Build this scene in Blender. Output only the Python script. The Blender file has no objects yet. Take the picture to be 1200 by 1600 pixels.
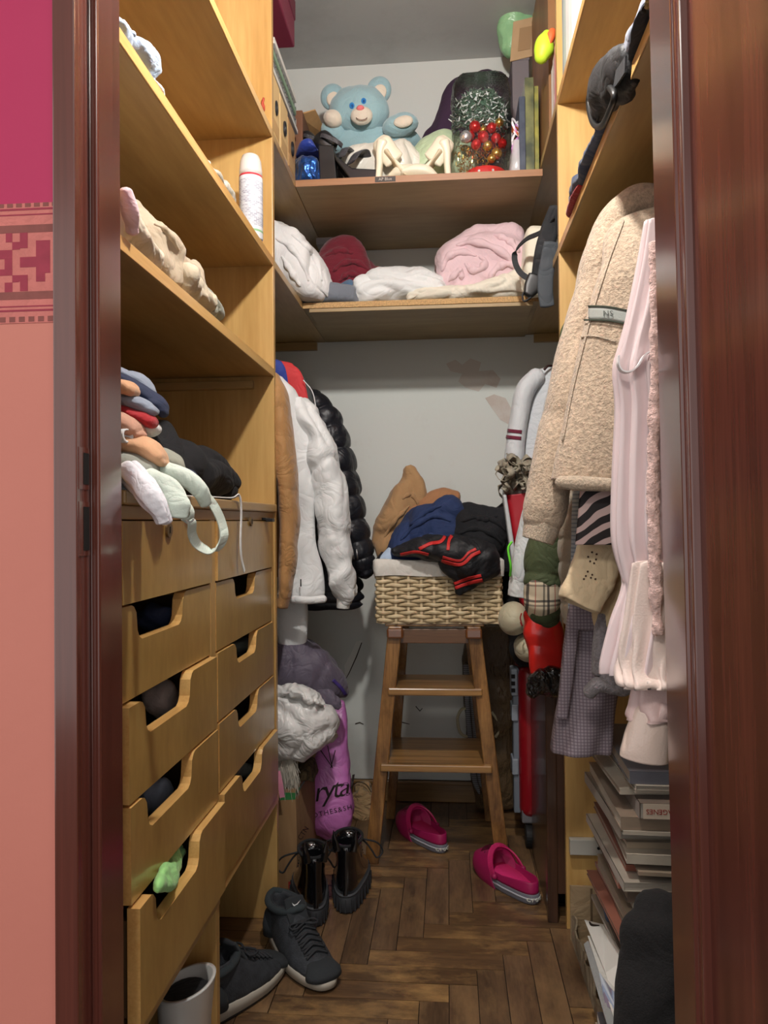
import bpy, bmesh, math, random
import numpy as np
from mathutils import Vector, Matrix, noise
C = bpy.context.scene.collection
PI = math.pi
# ------------------------------------------------------------------ camera
FPX = 1200.0
EYE = Vector((0, 0, 1.0))
YAW, PITCH, ROLL = math.radians(4.76), math.radians(0.72), math.radians(0.5)
cd = bpy.data.cameras.new('camera'); cam = bpy.data.objects.new('camera', cd); C.objects.link(cam)
cd.sensor_fit = 'VERTICAL'; cd.sensor_height = 36; cd.lens = 36 * FPX / 1600; cd.clip_start = 0.02
RM = Matrix.Rotation(YAW, 3, 'Z') @ Matrix.Rotation(PI/2 + PITCH, 3, 'X') @ Matrix.Rotation(-ROLL, 3, 'Z')
cam.matrix_world = Matrix.Translation(EYE) @ RM.to_4x4()
bpy.context.scene.camera = cam
# ------------------------------------------------------------------ world, lights, exposure
w = bpy.data.worlds.new('world'); bpy.context.scene.world = w; w.use_nodes = True
w.node_tree.nodes['Background'].inputs[0].default_value = (0.98, 0.97, 0.96, 1)
w.node_tree.nodes['Background'].inputs[1].default_value = 1.1
def area(name, loc, rot, size, energy, color):
    l = bpy.data.lights.new(name, 'AREA'); l.energy = energy; l.color = color; l.shape = 'RECTANGLE'
    l.size, l.size_y = size
    o = bpy.data.objects.new(name, l); C.objects.link(o); o.location = loc; o.rotation_euler = rot
    return o
area('room_ceiling_light', (-0.35, -0.9, 2.58), (0, 0, 0), (0.5, 0.5), 32, (1.0, 0.94, 0.86))
BULB = (-0.01, 1.02, 2.14); BULB_STRENGTH = 1500
vs = bpy.context.scene.view_settings
vs.view_transform = 'Standard'; vs.look = 'None'; vs.gamma = 1; vs.use_curve_mapping = False; vs.exposure = 0.0
# ------------------------------------------------------------------ sight helpers: real point on plane y / x / z seen at pixel
def ray(u, v):
    return RM @ Vector(((u-600)/FPX, (800-v)/FPX, -1))
def P(u, v, y):
    d = ray(u, v); return EYE + d*(y/d.y)
def PX(u, v, x):
    d = ray(u, v); return EYE + d*(x/d.x)
def PZ(u, v, z):
    d = ray(u, v); return EYE + d*((z-1.0)/d.z)
# ------------------------------------------------------------------ object helpers
def link(name, me, m=None, parent=None, smooth=False):
    o = bpy.data.objects.new(name, me); C.objects.link(o)
    if m:
        for k in (m if isinstance(m, (list, tuple)) else [m]): me.materials.append(k)
    if parent: o.parent = parent
    if smooth: me.polygons.foreach_set('use_smooth', [True]*len(me.polygons))
    return o
def thing(name, label, cat, group=None, loc=(0, 0, 0)):
    o = bpy.data.objects.new(name, None); C.objects.link(o); o.location = loc; o.empty_display_size = .05
    return tag(o, label, cat, group)
def tag(o, label=None, cat=None, group=None, kind=None):
    if label: o['label'] = label
    if cat: o['category'] = cat
    if group: o['group'] = group
    if kind: o['kind'] = kind
    return o
def lab(o, s): o['label'] = s; return o
def pmesh(name, V, F, m=None, parent=None, smooth=True):
    me = bpy.data.meshes.new(name); me.from_pydata([tuple(map(float, v)) for v in V], [], F); me.update()
    return link(name, me, m, parent, smooth)
class MB:
    def __init__(s): s.V = []; s.F = []; s.mi = []
    def add(s, V, F, mi=0):
        n = len(s.V); s.V += [tuple(v) for v in V]; s.F += [tuple(i+n for i in f) for f in F]; s.mi += [mi]*len(F); return s
    def box(s, lo, hi, M=None, mi=0):
        x0, y0, z0 = lo; x1, y1, z1 = hi
        V = [Vector(p) for p in ((x0,y0,z0),(x1,y0,z0),(x1,y1,z0),(x0,y1,z0),(x0,y0,z1),(x1,y0,z1),(x1,y1,z1),(x0,y1,z1))]
        if M: V = [M @ v for v in V]
        return s.add(V, [(0,3,2,1),(4,5,6,7),(0,1,5,4),(1,2,6,5),(2,3,7,6),(3,0,4,7)], mi)
    def tube(s, pts, r, n=8, mi=0, closed=False, flat=1.0):
        V, F = tubegeo(pts, r, n, closed, flat); return s.add(V, F, mi)
    def ell(s, c, r, M=None, nu=20, nv=12, mi=0):
        V, F = ellgeo(c, r, M, nu, nv); return s.add(V, F, mi)
    def prism(s, poly, z0, z1, M=None, mi=0):
        n = len(poly); V = [Vector((p[0], p[1], z0)) for p in poly] + [Vector((p[0], p[1], z1)) for p in poly]
        if M: V = [M @ v for v in V]
        F = [tuple(reversed(range(n))), tuple(range(n, 2*n))] + [(i, (i+1) % n, n+(i+1) % n, n+i) for i in range(n)]
        return s.add(V, F, mi)
    def build(s, name, m, parent=None, smooth=False, bevel=0, seg=2):
        me = bpy.data.meshes.new(name); me.from_pydata(s.V, [], s.F); me.update()
        bm = bmesh.new(); bm.from_mesh(me); 
        for f, k in zip(bm.faces, s.mi): f.material_index = k
        bmesh.ops.recalc_face_normals(bm, faces=bm.faces)
        bm.to_mesh(me); bm.free()
        o = link(name, me, m, parent, smooth)
        if bevel:
            b = o.modifiers.new('bevel', 'BEVEL'); b.width = bevel; b.segments = seg; b.limit_method = 'ANGLE'; b.angle_limit = .7
            me.polygons.foreach_set('use_smooth', [True]*len(me.polygons)) if smooth else None
        return o
def frames(pts, closed=False):
    pts = [Vector(p) for p in pts]; n = len(pts); T = []
    for i in range(n):
        a = pts[(i-1) % n] if closed or i > 0 else pts[0]; b = pts[(i+1) % n] if closed or i < n-1 else pts[-1]
        t = (b-a); T.append(t.normalized() if t.length > 1e-9 else Vector((0,0,1)))
    u = Vector((0,0,1)); 
    if abs(T[0].dot(u)) > .9: u = Vector((0,1,0))
    N = []; nrm = (u - T[0]*u.dot(T[0])).normalized()
    for t in T:
        q = (nrm - t*nrm.dot(t)); nrm = q.normalized() if q.length > 1e-6 else nrm
        N.append(nrm)
    return pts, T, N
def tubegeo(pts, r, n=8, closed=False, flat=1.0):
    pts, T, N = frames(pts, closed); V = []; F = []; k = len(pts)
    for i in range(k):
        rr = r[i] if isinstance(r, (list, tuple)) else r
        B = T[i].cross(N[i])
        for j in range(n):
            a = 2*PI*j/n; V.append(pts[i] + N[i]*(rr*math.cos(a)*flat) + B*(rr*math.sin(a)))
    for i in range(k if closed else k-1):
        for j in range(n):
            a = i*n+j; b = i*n+(j+1) % n; c = ((i+1) % k)*n+(j+1) % n; d = ((i+1) % k)*n+j
            F.append((a, b, c, d))
    if not closed: F += [tuple(reversed(range(n))), tuple(range((k-1)*n, k*n))]
    return V, F
def ellgeo(c, r, M=None, nu=20, nv=12):
    V = []; F = []; c = Vector(c)
    for i in range(1, nv):
        ph = PI*i/nv
        for j in range(nu):
            a = 2*PI*j/nu; p = Vector((r[0]*math.sin(ph)*math.cos(a), r[1]*math.sin(ph)*math.sin(a), r[2]*math.cos(ph)))
            V.append(c + (M @ p if M else p))
    t = len(V); V.append(c + (M @ Vector((0,0,r[2])) if M else Vector((0,0,r[2])))); V.append(c - (M @ Vector((0,0,r[2])) if M else Vector((0,0,r[2]))))
    for i in range(nv-2):
        for j in range(nu):
            a = i*nu+j; b = i*nu+(j+1) % nu; F.append((a, a+nu, b+nu, b))
    for j in range(nu):
        F.append((t, j, (j+1) % nu)); F.append((t+1, (nv-2)*nu+(j+1) % nu, (nv-2)*nu+j))
    return V, F
def smoothpath(pts, n):
    A = np.array([tuple(p) for p in pts], float); return [Vector(p) for p in crom(A, n)]
def crom(A, n):
    k = len(A)
    if k == 2: t = np.linspace(0, 1, n)[:, None]; return A[0]*(1-t)+A[1]*t
    E = np.vstack([2*A[0]-A[1], A, 2*A[-1]-A[-2]]); out = []
    for t in np.linspace(0, k-1-1e-9, n):
        i = int(t); f = t-i; p0, p1, p2, p3 = E[i], E[i+1], E[i+2], E[i+3]
        out.append(.5*((2*p1)+(-p0+p2)*f+(2*p0-5*p1+4*p2-p3)*f*f+(-p0+3*p1-3*p2+p3)*f**3))
    return np.array(out)
# closed surface swept through rings (centre, half-width vector, half-thickness vector)
def loft(rings, N=40, M=36, e=2.2, folds=0, famp=0, seed=0, ends=('round', 'round'), fgrow=True, quilt=None):
    A = np.array([list(c)+list(a)+list(b) for c, a, b in rings], float); R = crom(A, N)
    V = []; F = []; rnd = random.Random(seed); ph = [rnd.random()*6.28 for _ in range(8)]
    def ring(r, sc=1.0, t=0.0, shift=None):
        c, a, b = Vector(r[0:3]), Vector(r[3:6]), Vector(r[6:9]); out = []
        for j in range(M):
            th = 2*PI*j/M; cs, sn = math.cos(th), math.sin(th)
            x = math.copysign(abs(cs)**(2/e), cs); y = math.copysign(abs(sn)**(2/e), sn)
            f = 1.0
            if folds:
                g = (0.35+0.65*t) if fgrow else 1.0
                f += famp*g*(math.sin(folds*th+ph[0]+1.3*math.sin(2.1*t*3+ph[1]))+.5*math.sin((folds*1.7)//1*th+ph[2]+t*3))
            out.append(c + (a*x + b*y*f)*sc*(1+(f-1)*.25) + (shift or Vector()))
        return out
    seq = []
    d0 = Vector(R[1][:3])-Vector(R[0][:3]); d1 = Vector(R[-1][:3])-Vector(R[-2][:3])
    d0 = d0.normalized() if d0.length > 1e-9 else Vector((0,0,1)); d1 = d1.normalized() if d1.length > 1e-9 else d0
    th0 = min(Vector(R[0][3:6]).length, Vector(R[0][6:9]).length); th1 = min(Vector(R[-1][3:6]).length, Vector(R[-1][6:9]).length)
    if ends[0] == 'round':
        for s_, k in ((.35, .95), (.75, .6), (.93, .28)): seq.append(ring(R[0], s_, 0, -d0*th0*k*.8))
    elif ends[0] == 'open':
        for s_, k in ((.80, -1.2), (.86, 0)): seq.append(ring(R[0], s_, 0, -d0*th0*k))
    for i in range(N):
        qs = 1.0
        if quilt: qs = 1+quilt[1]*(abs(math.sin(PI*quilt[0]*i/(N-1)))**.55-.7)
        seq.append(ring(R[i], qs, i/(N-1)))
    if ends[1] == 'round':
        for s_, k in ((.93, .28), (.75, .6), (.35, .95)): seq.append(ring(R[-1], s_, 1, d1*th1*k*.8))
    elif ends[1] == 'open':
        for s_, k in ((.86, .0), (.80, -1.2)): seq.append(ring(R[-1], s_, 1, d1*th1*k))
    for s_ in seq: V += s_
    K = len(seq)
    for i in range(K-1):
        for j in range(M):
            a = i*M+j; b = i*M+(j+1) % M; F.append((a, b, b+M, a+M))
    F += [tuple(reversed(range(M))), tuple(range((K-1)*M, K*M))]
    return V, F
def crease(p, f, off, st=(1, 1, 1)):
    f *= 2.3; q = Vector((p.x*st[0]*f, p.y*st[1]*f, p.z*st[2]*f)) + off
    w_ = noise.noise_vector(q*.33)*1.5
    a = abs(math.sin((q.x*.9+q.y*.5+q.z*.35+w_.x*1.8)*1.25))
    b = abs(math.sin((q.z*.9-q.x*.45+q.y*.3+w_.y*2.2)*1.0))
    k = .5+.5*math.tanh(3*w_.z)
    n = noise.noise(q*.45)
    return (a*k+b*(1-k)-.6)*.95 + .55*n + .25*abs(noise.noise(q*1.9))
def wrinkle(o, amp, f=9, seed=0, st=(1, 1, 1), mask=None):
    me = o.data; off = Vector((seed*3.17 % 50, seed*7.7 % 50, seed*1.3 % 50))
    n = len(me.vertices); nr = np.zeros(n*3); me.vertices.foreach_get('normal', nr); nr = nr.reshape(-1, 3)
    co = np.zeros(n*3); me.vertices.foreach_get('co', co); co = co.reshape(-1, 3)
    for i in range(n):
        p = Vector(co[i]); k = amp*crease(p, f, off, st)
        if mask: k *= mask(p)
        co[i] += nr[i]*k
        if amp >= .006: co[i] += np.array(noise.noise_vector(p*f*1.1+off))*amp*.9
    me.vertices.foreach_set('co', co.ravel()); me.update(); return o
def fix(o):
    bm = bmesh.new(); bm.from_mesh(o.data); bmesh.ops.recalc_face_normals(bm, faces=bm.faces); bm.to_mesh(o.data); bm.free(); return o
# garments and heaps described by outline and distance: rows (uL, uR, v, y, half thickness) or columns (u, vTop, vBottom, y, half thickness)
def vl(name, rows, m, parent=None, amp=.006, f=9, seed=1, st=(1, 1, .35), N=60, M=56, e=2.2, folds=0, famp=0, ends=('round', 'open'), tilt=0, quilt=None):
    R = []
    for (a, b, v, y, th) in rows:
        p, q = P(a, v, y), P(b, v, y+tilt); R.append(((p+q)/2, (q-p)/2, Vector((0, th, 0)) if not tilt else Vector((-tilt, (q-p).x, 0)).normalized()*th))
    V, F = loft(R, N, M, e, folds, famp, seed, ends, True, quilt); o = fix(pmesh(name, V, F, m, parent))
    if amp: wrinkle(o, amp, f, seed, st)
    return o
def hl(name, cols, m, parent=None, amp=.01, f=11, seed=1, st=(1, 1, 1), N=60, M=56, e=2.4, ends=('round', 'round'), folds=0, famp=0):
    R = []
    for (u, vt, vb, y, th) in cols:
        p, q = P(u, vt, y), P(u, vb, y); R.append(((p+q)/2, (p-q)/2, Vector((0, th, 0))))
    V, F = loft(R, N, M, e, folds, famp, seed, ends); o = fix(pmesh(name, V, F, m, parent))
    if amp: wrinkle(o, amp, f, seed, st)
    return o
def sl(name, pts, m, parent=None, amp=.003, f=12, seed=1, N=60, M=36, e=2.1, ends=('round', 'round'), up=None, quilt=None):
    """sweep along world points (p, half-width, half-thickness)"""
    ps, T, Nn = frames([p for p, _, _ in pts]); R = []
    for (p, a, b), t, n in zip(pts, T, Nn):
        if up: n = Vector(up) - t*Vector(up).dot(t); n.normalize()
        R.append((Vector(p), t.cross(n)*a, n*b))
    V, F = loft(R, N, M, e, 0, 0, seed, ends, True, quilt); o = fix(pmesh(name, V, F, m, parent))
    if amp: wrinkle(o, amp, f, seed)
    return o
def strap(name, pts, w, t, m, parent=None, n=40, axis=None, closed=False):
    ps = smoothpath(pts, n) if not closed else [Vector(p) for p in pts]
    ps, T, Nn = frames(ps, closed); V = []; F = []
    for p, tt, nn in zip(ps, T, Nn):
        a = Vector(axis) if axis is not None else nn
        a = (a - tt*a.dot(tt)).normalized(); b = tt.cross(a)
        for sx, sy in ((-1,-1),(1,-1),(1,1),(-1,1)): V.append(p + a*(w/2*sx) + b*(t/2*sy))
    k = len(ps)
    for i in range(k if closed else k-1):
        for j in range(4):
            F.append((i*4+j, i*4+(j+1) % 4, ((i+1) % k)*4+(j+1) % 4, ((i+1) % k)*4+j))
    if not closed: F += [(3,2,1,0), (k*4-4, k*4-3, k*4-2, k*4-1)]
    o = fix(pmesh(name, V, F, m, parent, False)); return o
def sp(name, pts, m, parent=None, amp=.003, f=12, seed=1, N=70, M=40, e=2.1, ends=('round', 'round'), up=(0, 1, 0), quilt=None):
    """sweep along points seen at (u, v) at distance y, half-width and half-thickness in pixels at that distance"""
    return sl(name, [(P(u, v, y), w*y/FPX, t*y/FPX) for u, v, y, w, t in pts], m, parent, amp, f, seed, N, M, e, ends, up, quilt)
def pile(name, cols, zb, m, parent=None, amp=.012, f=11, seed=1, st=(1, 1, 1), N=96, M=84, e=2.5):
    """heap resting on height zb: columns (u, vTop, y, half depth)"""
    R = []
    for u, vt, y, th in cols:
        p = P(u, vt, y); h = max(.004, (p.z-zb)/2); R.append((Vector((p.x, y, zb+h)), Vector((0, 0, h)), Vector((0, th, 0))))
    V, F = loft(R, N, M, e, 0, 0, seed); o = fix(pmesh(name, V, F, m, parent))
    if amp: wrinkle(o, amp, f, seed, st)
    return floorclamp(o, zb)
def pilex(name, cols, zb, m, parent=None, amp=.012, f=11, seed=1, st=(1, 1, 1), N=96, M=84, e=2.5, x0=None):
    """heap running into depth along a shelf: (u, vTop, x front, x back)"""
    R = []
    for u, vt, xf, xk in cols:
        p = PX(u, vt, xf); h = max(.004, (p.z-zb)/2); R.append((Vector(((xf+xk)/2, p.y, zb+h)), Vector((0, 0, h)), Vector((abs(xf-xk)/2, 0, 0))))
    V, F = loft(R, N, M, e, 0, 0, seed); o = fix(pmesh(name, V, F, m, parent))
    if amp: wrinkle(o, amp, f, seed, st)
    return floorclamp(o, zb)
def floorclamp(o, zb):
    me = o.data; n = len(me.vertices); co = np.zeros(n*3); me.vertices.foreach_get('co', co); co = co.reshape(-1, 3)
    co[:, 2] = np.maximum(co[:, 2], zb+.0008); me.vertices.foreach_set('co', co.ravel()); me.update(); return o
def ridges(name, o, paths, m, r=6, flat=.6):
    """soft rolled cloth folds half sunk in the surface of o, along paths seen at pixels"""
    T_ = bvh(o); b = MB()
    for q, path in enumerate(paths):
        pp = crom(np.array(path, float), 16); pts = []
        for u, v in pp:
            h = touch(T_, u, v, 0)
            if h is not None and (not pts or (pts[-1]-h).length < .06): pts.append(h)
        if len(pts) < 5: continue
        n = len(pts); sc = (pts[0]-EYE).length/FPX; rr = [max(.12, math.sin(PI*(i+.5)/n)**.6)*r*sc*(1+.3*math.sin(i*1.3+q)) for i in range(n)]
        b.tube(pts, rr, 12)
    if not b.V: return None
    x = b.build(name, m, o if o.type == 'MESH' and not o.parent else o.parent, True); sb_ = x.modifiers.new('soft', 'SUBSURF'); sb_.levels = 1; sb_.render_levels = 1
    return x
from mathutils.bvhtree import BVHTree
def bvh(objs):
    V = []; F = []
    for o in (objs if isinstance(objs, (list, tuple)) else [objs]):
        n = len(V); V += [o.matrix_basis @ v.co for v in o.data.vertices]; F += [tuple(i+n for i in p.vertices) for p in o.data.polygons]
    return BVHTree.FromPolygons(V, F)
def touch(T_, u, v, off=.0015, last=None):
    d = ray(u, v).normalized(); h = T_.ray_cast(EYE, d)
    if h[0] is None: return last
    n = h[1] if h[1].dot(d) < 0 else -h[1]
    return h[0] + n*off
def decal(name, objs, path, wpx, m, parent=None, n=40, off=.0015, k=5, horiz=False):
    """thin strip of fabric or print laid onto the surface of objs along a path"""
    T_ = bvh(objs); pp = crom(np.array([(a, b, wpx if not isinstance(wpx, (list, tuple)) else wpx[i]) for i, (a, b) in enumerate(path)], float), n); V = []; F = []; rows = []
    for i, (u, v, w_) in enumerate(pp):
        a = pp[max(0, i-1)]; b = pp[min(n-1, i+1)]; t = np.array([b[0]-a[0], b[1]-a[1]]); t = t/(np.linalg.norm(t)+1e-9); nn = (-t[1], t[0]); r = []
        for j in range(k):
            s_ = (j/(k-1)-.5)*w_; q = touch(T_, u+nn[0]*s_, v+nn[1]*s_, off)
            r.append(q)
        if all(x is not None for x in r) and (not rows or (rows[-1][k//2]-r[k//2]).length < .05): rows.append(r)
    if len(rows) < 2: return None
    for r in rows: V += r
    for i in range(len(rows)-1):
        for j in range(k-1): F.append((i*k+j, i*k+j+1, (i+1)*k+j+1, (i+1)*k+j))
    o = pmesh(name, V, F, m, parent); md = o.modifiers.new('thick', 'SOLIDIFY'); md.thickness = .0008; md.offset = 0
    return o
def decaltext(name, s, objs, u, v, size_px, y, m, parent=None, shear=0, rot=0, spacing=1, off=.0012):
    """lettering printed on a surface: letters centred where (u, v) is seen, then laid onto the surface"""
    d = size_px*y/FPX; c0 = P(u, v, y); X = RM @ Vector((math.cos(rot), math.sin(rot), 0)); Yv = RM @ Vector((-math.sin(rot), math.cos(rot), 0)); Z = RM @ Vector((0, 0, 1))
    o = text(name, s, d, basis(c0, X, Yv, Z), m, parent, .0001, shear=shear, spacing=spacing); T_ = bvh(objs)
    bm = bmesh.new(); bm.from_mesh(o.data); bmesh.ops.remove_doubles(bm, verts=bm.verts, dist=.00025)
    bmesh.ops.triangulate(bm, faces=bm.faces)
    for _ in range(1):
        es = [e for e in bm.edges if e.calc_length() > d*.25]
        if es: bmesh.ops.subdivide_edges(bm, edges=es, cuts=2)
    for vv in bm.verts:
        dd = (vv.co-EYE).normalized(); h = T_.ray_cast(EYE, dd)
        if h[0] is not None: vv.co = h[0]-dd*off
    bm.to_mesh(o.data); bm.free(); return o
def text(name, s, size, M, m, parent=None, depth=.0006, align='CENTER', shear=0, spacing=1):
    c = bpy.data.curves.new(name, 'FONT'); c.body = s; c.size = size; c.extrude = depth; c.align_x = align; c.align_y = 'CENTER'; c.shear = shear; c.space_character = spacing
    c.resolution_u = 3
    t = bpy.data.objects.new(name, c); C.objects.link(t); bpy.context.view_layer.update()
    me = bpy.data.meshes.new_from_object(t.evaluated_get(bpy.context.evaluated_depsgraph_get()))
    bpy.data.objects.remove(t); me.transform(M); return link(name, me, m, parent)
def basis(o, x, y, z):
    M = Matrix.Identity(4)
    for i, a in enumerate((x, y, z)):
        a = Vector(a)
        for r in range(3): M[r][i] = a[r]
    for r in range(3): M[r][3] = Vector(o)[r]
    return M
# ------------------------------------------------------------------ materials
MATS = {}
def newmat(name):
    m = bpy.data.materials.new(name); m.use_nodes = True; nt = m.node_tree; return m, nt, nt.nodes, nt.links, nt.nodes['Principled BSDF']
def srgb(r, g, b): 
    f = lambda c: (c/255/12.92) if c/255 <= .04045 else ((c/255+.055)/1.055)**2.4
    return (f(r), f(g), f(b), 1)
def mul(c, k): return (c[0]*k, c[1]*k, c[2]*k, 1)
def cloth(name, col, rough=.9, var=.12, vscale=6, bump=.25, bscale=350, sheen=.15, st=(1,1,1), col2=None, metal=0, coat=0, fold=.2):
    if name in MATS: return MATS[name]
    if max(col[:3]) < .12: sheen = .02
    m, nt, N, L, B = newmat(name); B.inputs['Roughness'].default_value = rough; B.inputs['Sheen Weight'].default_value = sheen
    B.inputs['Metallic'].default_value = metal; B.inputs['Coat Weight'].default_value = coat; B.inputs['Coat Roughness'].default_value = .12
    tc = N.new('ShaderNodeTexCoord'); mp = N.new('ShaderNodeMapping'); mp.inputs['Scale'].default_value = st; L.new(tc.outputs['Object'], mp.inputs[0])
    n = N.new('ShaderNodeTexNoise'); n.inputs['Scale'].default_value = vscale; n.inputs['Detail'].default_value = 4; L.new(mp.outputs[0], n.inputs['Vector'])
    r = N.new('ShaderNodeValToRGB'); r.color_ramp.elements[0].position = .3; r.color_ramp.elements[1].position = .7
    r.color_ramp.elements[0].color = col2 or mul(col, 1-var); r.color_ramp.elements[1].color = mul(col, 1+var*.5) if not col2 else col
    L.new(n.outputs[0], r.inputs[0]); L.new(r.outputs[0], B.inputs['Base Color'])
    if bump:
        n2 = N.new('ShaderNodeTexNoise'); n2.inputs['Scale'].default_value = bscale; n2.inputs['Detail'].default_value = 2; L.new(mp.outputs[0], n2.inputs['Vector'])
        b = N.new('ShaderNodeBump'); b.inputs['Strength'].default_value = bump; b.inputs['Distance'].default_value = .002; L.new(n2.outputs[0], b.inputs['Height']); L.new(b.outputs[0], B.inputs['Normal'])
        if fold:
            n3 = N.new('ShaderNodeTexNoise'); n3.inputs['Scale'].default_value = 13; n3.inputs['Detail'].default_value = 2.5; n3.inputs['Distortion'].default_value = 1.6; L.new(mp.outputs[0], n3.inputs['Vector'])
            s3 = N.new('ShaderNodeMath'); s3.operation = 'SUBTRACT'; s3.inputs[1].default_value = .5; L.new(n3.outputs[0], s3.inputs[0])
            a3 = N.new('ShaderNodeMath'); a3.operation = 'ABSOLUTE'; L.new(s3.outputs[0], a3.inputs[0])
            p3 = N.new('ShaderNodeMath'); p3.operation = 'POWER'; p3.inputs[1].default_value = .7; L.new(a3.outputs[0], p3.inputs[0])
            b3 = N.new('ShaderNodeBump'); b3.inputs['Strength'].default_value = fold; b3.inputs['Distance'].default_value = .03; L.new(p3.outputs[0], b3.inputs['Height']); L.new(b3.outputs[0], b.inputs['Normal'])
    MATS[name] = m; return m
def plain(name, col, rough=.5, metal=0, emit=0, coat=0, alpha=1, trans=0, ior=1.45):
    if name in MATS: return MATS[name]
    m, nt, N, L, B = newmat(name); B.inputs['Base Color'].default_value = col; B.inputs['Roughness'].default_value = rough; B.inputs['Metallic'].default_value = metal
    B.inputs['Coat Weight'].default_value = coat; B.inputs['IOR'].default_value = ior
    if emit: B.inputs['Emission Color'].default_value = col; B.inputs['Emission Strength'].default_value = emit
    if alpha < 1: B.inputs['Alpha'].default_value = alpha
    if trans: B.inputs['Transmission Weight'].default_value = trans
    n = N.new('ShaderNodeTexNoise'); n.inputs['Scale'].default_value = 40; mr = N.new('ShaderNodeMapRange')
    mr.inputs['To Min'].default_value = max(0, rough-.06); mr.inputs['To Max'].default_value = min(1, rough+.06)
    L.new(n.outputs[0], mr.inputs[0]); L.new(mr.outputs[0], B.inputs['Roughness'])
    MATS[name] = m; return m
def woodmat(name, dark, light, axis='z', scale=14, stretch=.06, rough=.4, coat=.2, knots=0, per_object=0, wear=None, bump=.08):
    if name in MATS: return MATS[name]
    m, nt, N, L, B = newmat(name)
    tc = N.new('ShaderNodeTexCoord'); mp = N.new('ShaderNodeMapping')
    s = {'x': (stretch, 1, 1), 'y': (1, stretch, 1), 'z': (1, 1, stretch)}[axis]; mp.inputs['Scale'].default_value = s
    L.new(tc.outputs['Object'], mp.inputs[0]); vec = mp.outputs[0]
    if per_object:
        oi = N.new('ShaderNodeObjectInfo'); ad = N.new('ShaderNodeVectorMath'); ad.operation = 'ADD'
        sc = N.new('ShaderNodeVectorMath'); sc.operation = 'SCALE'; sc.inputs['Scale'].default_value = 37
        cx = N.new('ShaderNodeCombineXYZ')
        for k in range(3): L.new(oi.outputs['Random'], cx.inputs[k])
        L.new(cx.outputs[0], sc.inputs[0]); L.new(vec, ad.inputs[0]); L.new(sc.outputs[0], ad.inputs[1]); vec = ad.outputs[0]
    n = N.new('ShaderNodeTexNoise'); n.inputs['Scale'].default_value = scale; n.inputs['Detail'].default_value = 6; n.inputs['Distortion'].default_value = .6; L.new(vec, n.inputs['Vector'])
    n2 = N.new('ShaderNodeTexNoise'); n2.inputs['Scale'].default_value = scale*9; n2.inputs['Detail'].default_value = 3; L.new(vec, n2.inputs['Vector'])
    mx = N.new('ShaderNodeMath'); mx.operation = 'MULTIPLY_ADD'; mx.inputs[1].default_value = .35; L.new(n2.outputs[0], mx.inputs[0])
    sb = N.new('ShaderNodeMath'); sb.operation = 'MULTIPLY'; sb.inputs[1].default_value = .75; L.new(n.outputs[0], sb.inputs[0]); L.new(sb.outputs[0], mx.inputs[2])
    r = N.new('ShaderNodeValToRGB'); r.color_ramp.elements[0].position = .36; r.color_ramp.elements[1].position = .68
    r.color_ramp.elements[0].color = dark; r.color_ramp.elements[1].color = light; L.new(mx.outputs[0], r.inputs[0]); col = r.outputs[0]
    if per_object:
        hsv = N.new('ShaderNodeHueSaturation'); mr = N.new('ShaderNodeMapRange'); mr.inputs['To Min'].default_value = 1-per_object; mr.inputs['To Max'].default_value = 1+per_object
        L.new(oi.outputs['Random'], mr.inputs[0]); L.new(mr.outputs[0], hsv.inputs['Value']); L.new(col, hsv.inputs['Color']); col = hsv.outputs[0]
    if wear:
        n3 = N.new('ShaderNodeTexNoise'); n3.inputs['Scale'].default_value = 5; n3.inputs['Detail'].default_value = 8; n3.inputs['Roughness'].default_value = .7
        mp3 = N.new('ShaderNodeMapping'); mp3.inputs['Scale'].default_value = (1, 2.2, 1) if axis == 'x' else (2.2, 1, 1)
        
        if per_object:
            ad3 = N.new('ShaderNodeVectorMath'); ad3.operation = 'ADD'; L.new(tc.outputs['Object'], ad3.inputs[0]); L.new(sc.outputs[0], ad3.inputs[1]); L.new(ad3.outputs[0], mp3.inputs[0])
        else: L.new(tc.outputs['Object'], mp3.inputs[0])
        L.new(mp3.outputs[0], n3.inputs['Vector'])
        r3 = N.new('ShaderNodeValToRGB'); r3.color_ramp.elements[0].position = .47; r3.color_ramp.elements[1].position = .72
        L.new(n3.outputs[0], r3.inputs[0]); mi = N.new('ShaderNodeMixRGB'); L.new(r3.outputs[0], mi.inputs[0]); L.new(col, mi.inputs[1]); mi.inputs[2].default_value = wear
        col = mi.outputs[0]
    if knots:
        v = N.new('ShaderNodeTexVoronoi'); v.inputs['Scale'].default_value = 1.7; mpk = N.new('ShaderNodeMapping')
        mpk.inputs['Scale'].default_value = {'x': (.6,1.6,1.6), 'y': (1.6,.6,1.6), 'z': (1.6,1.6,.6)}[axis]
        L.new(tc.outputs['Object'], mpk.inputs[0]); L.new(mpk.outputs[0], v.inputs['Vector'])
        rk = N.new('ShaderNodeValToRGB'); rk.color_ramp.elements[0].position = .018; rk.color_ramp.elements[1].position = .05; rk.color_ramp.elements[0].color = (.35,.35,.35,1)
        L.new(v.outputs['Distance'], rk.inputs[0]); mk = N.new('ShaderNodeMixRGB'); mk.blend_type = 'MULTIPLY'; mk.inputs[0].default_value = 1; L.new(col, mk.inputs[1]); L.new(rk.outputs[0], mk.inputs[2]); col = mk.outputs[0]
    L.new(col, B.inputs['Base Color']); B.inputs['Roughness'].default_value = rough; B.inputs['Coat Weight'].default_value = coat; B.inputs['Coat Roughness'].default_value = .15
    b = N.new('ShaderNodeBump'); b.inputs['Strength'].default_value = bump; b.inputs['Distance'].default_value = .001; L.new(mx.outputs[0], b.inputs['Height']); L.new(b.outputs[0], B.inputs['Normal'])
    MATS[name] = m; return m
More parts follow.
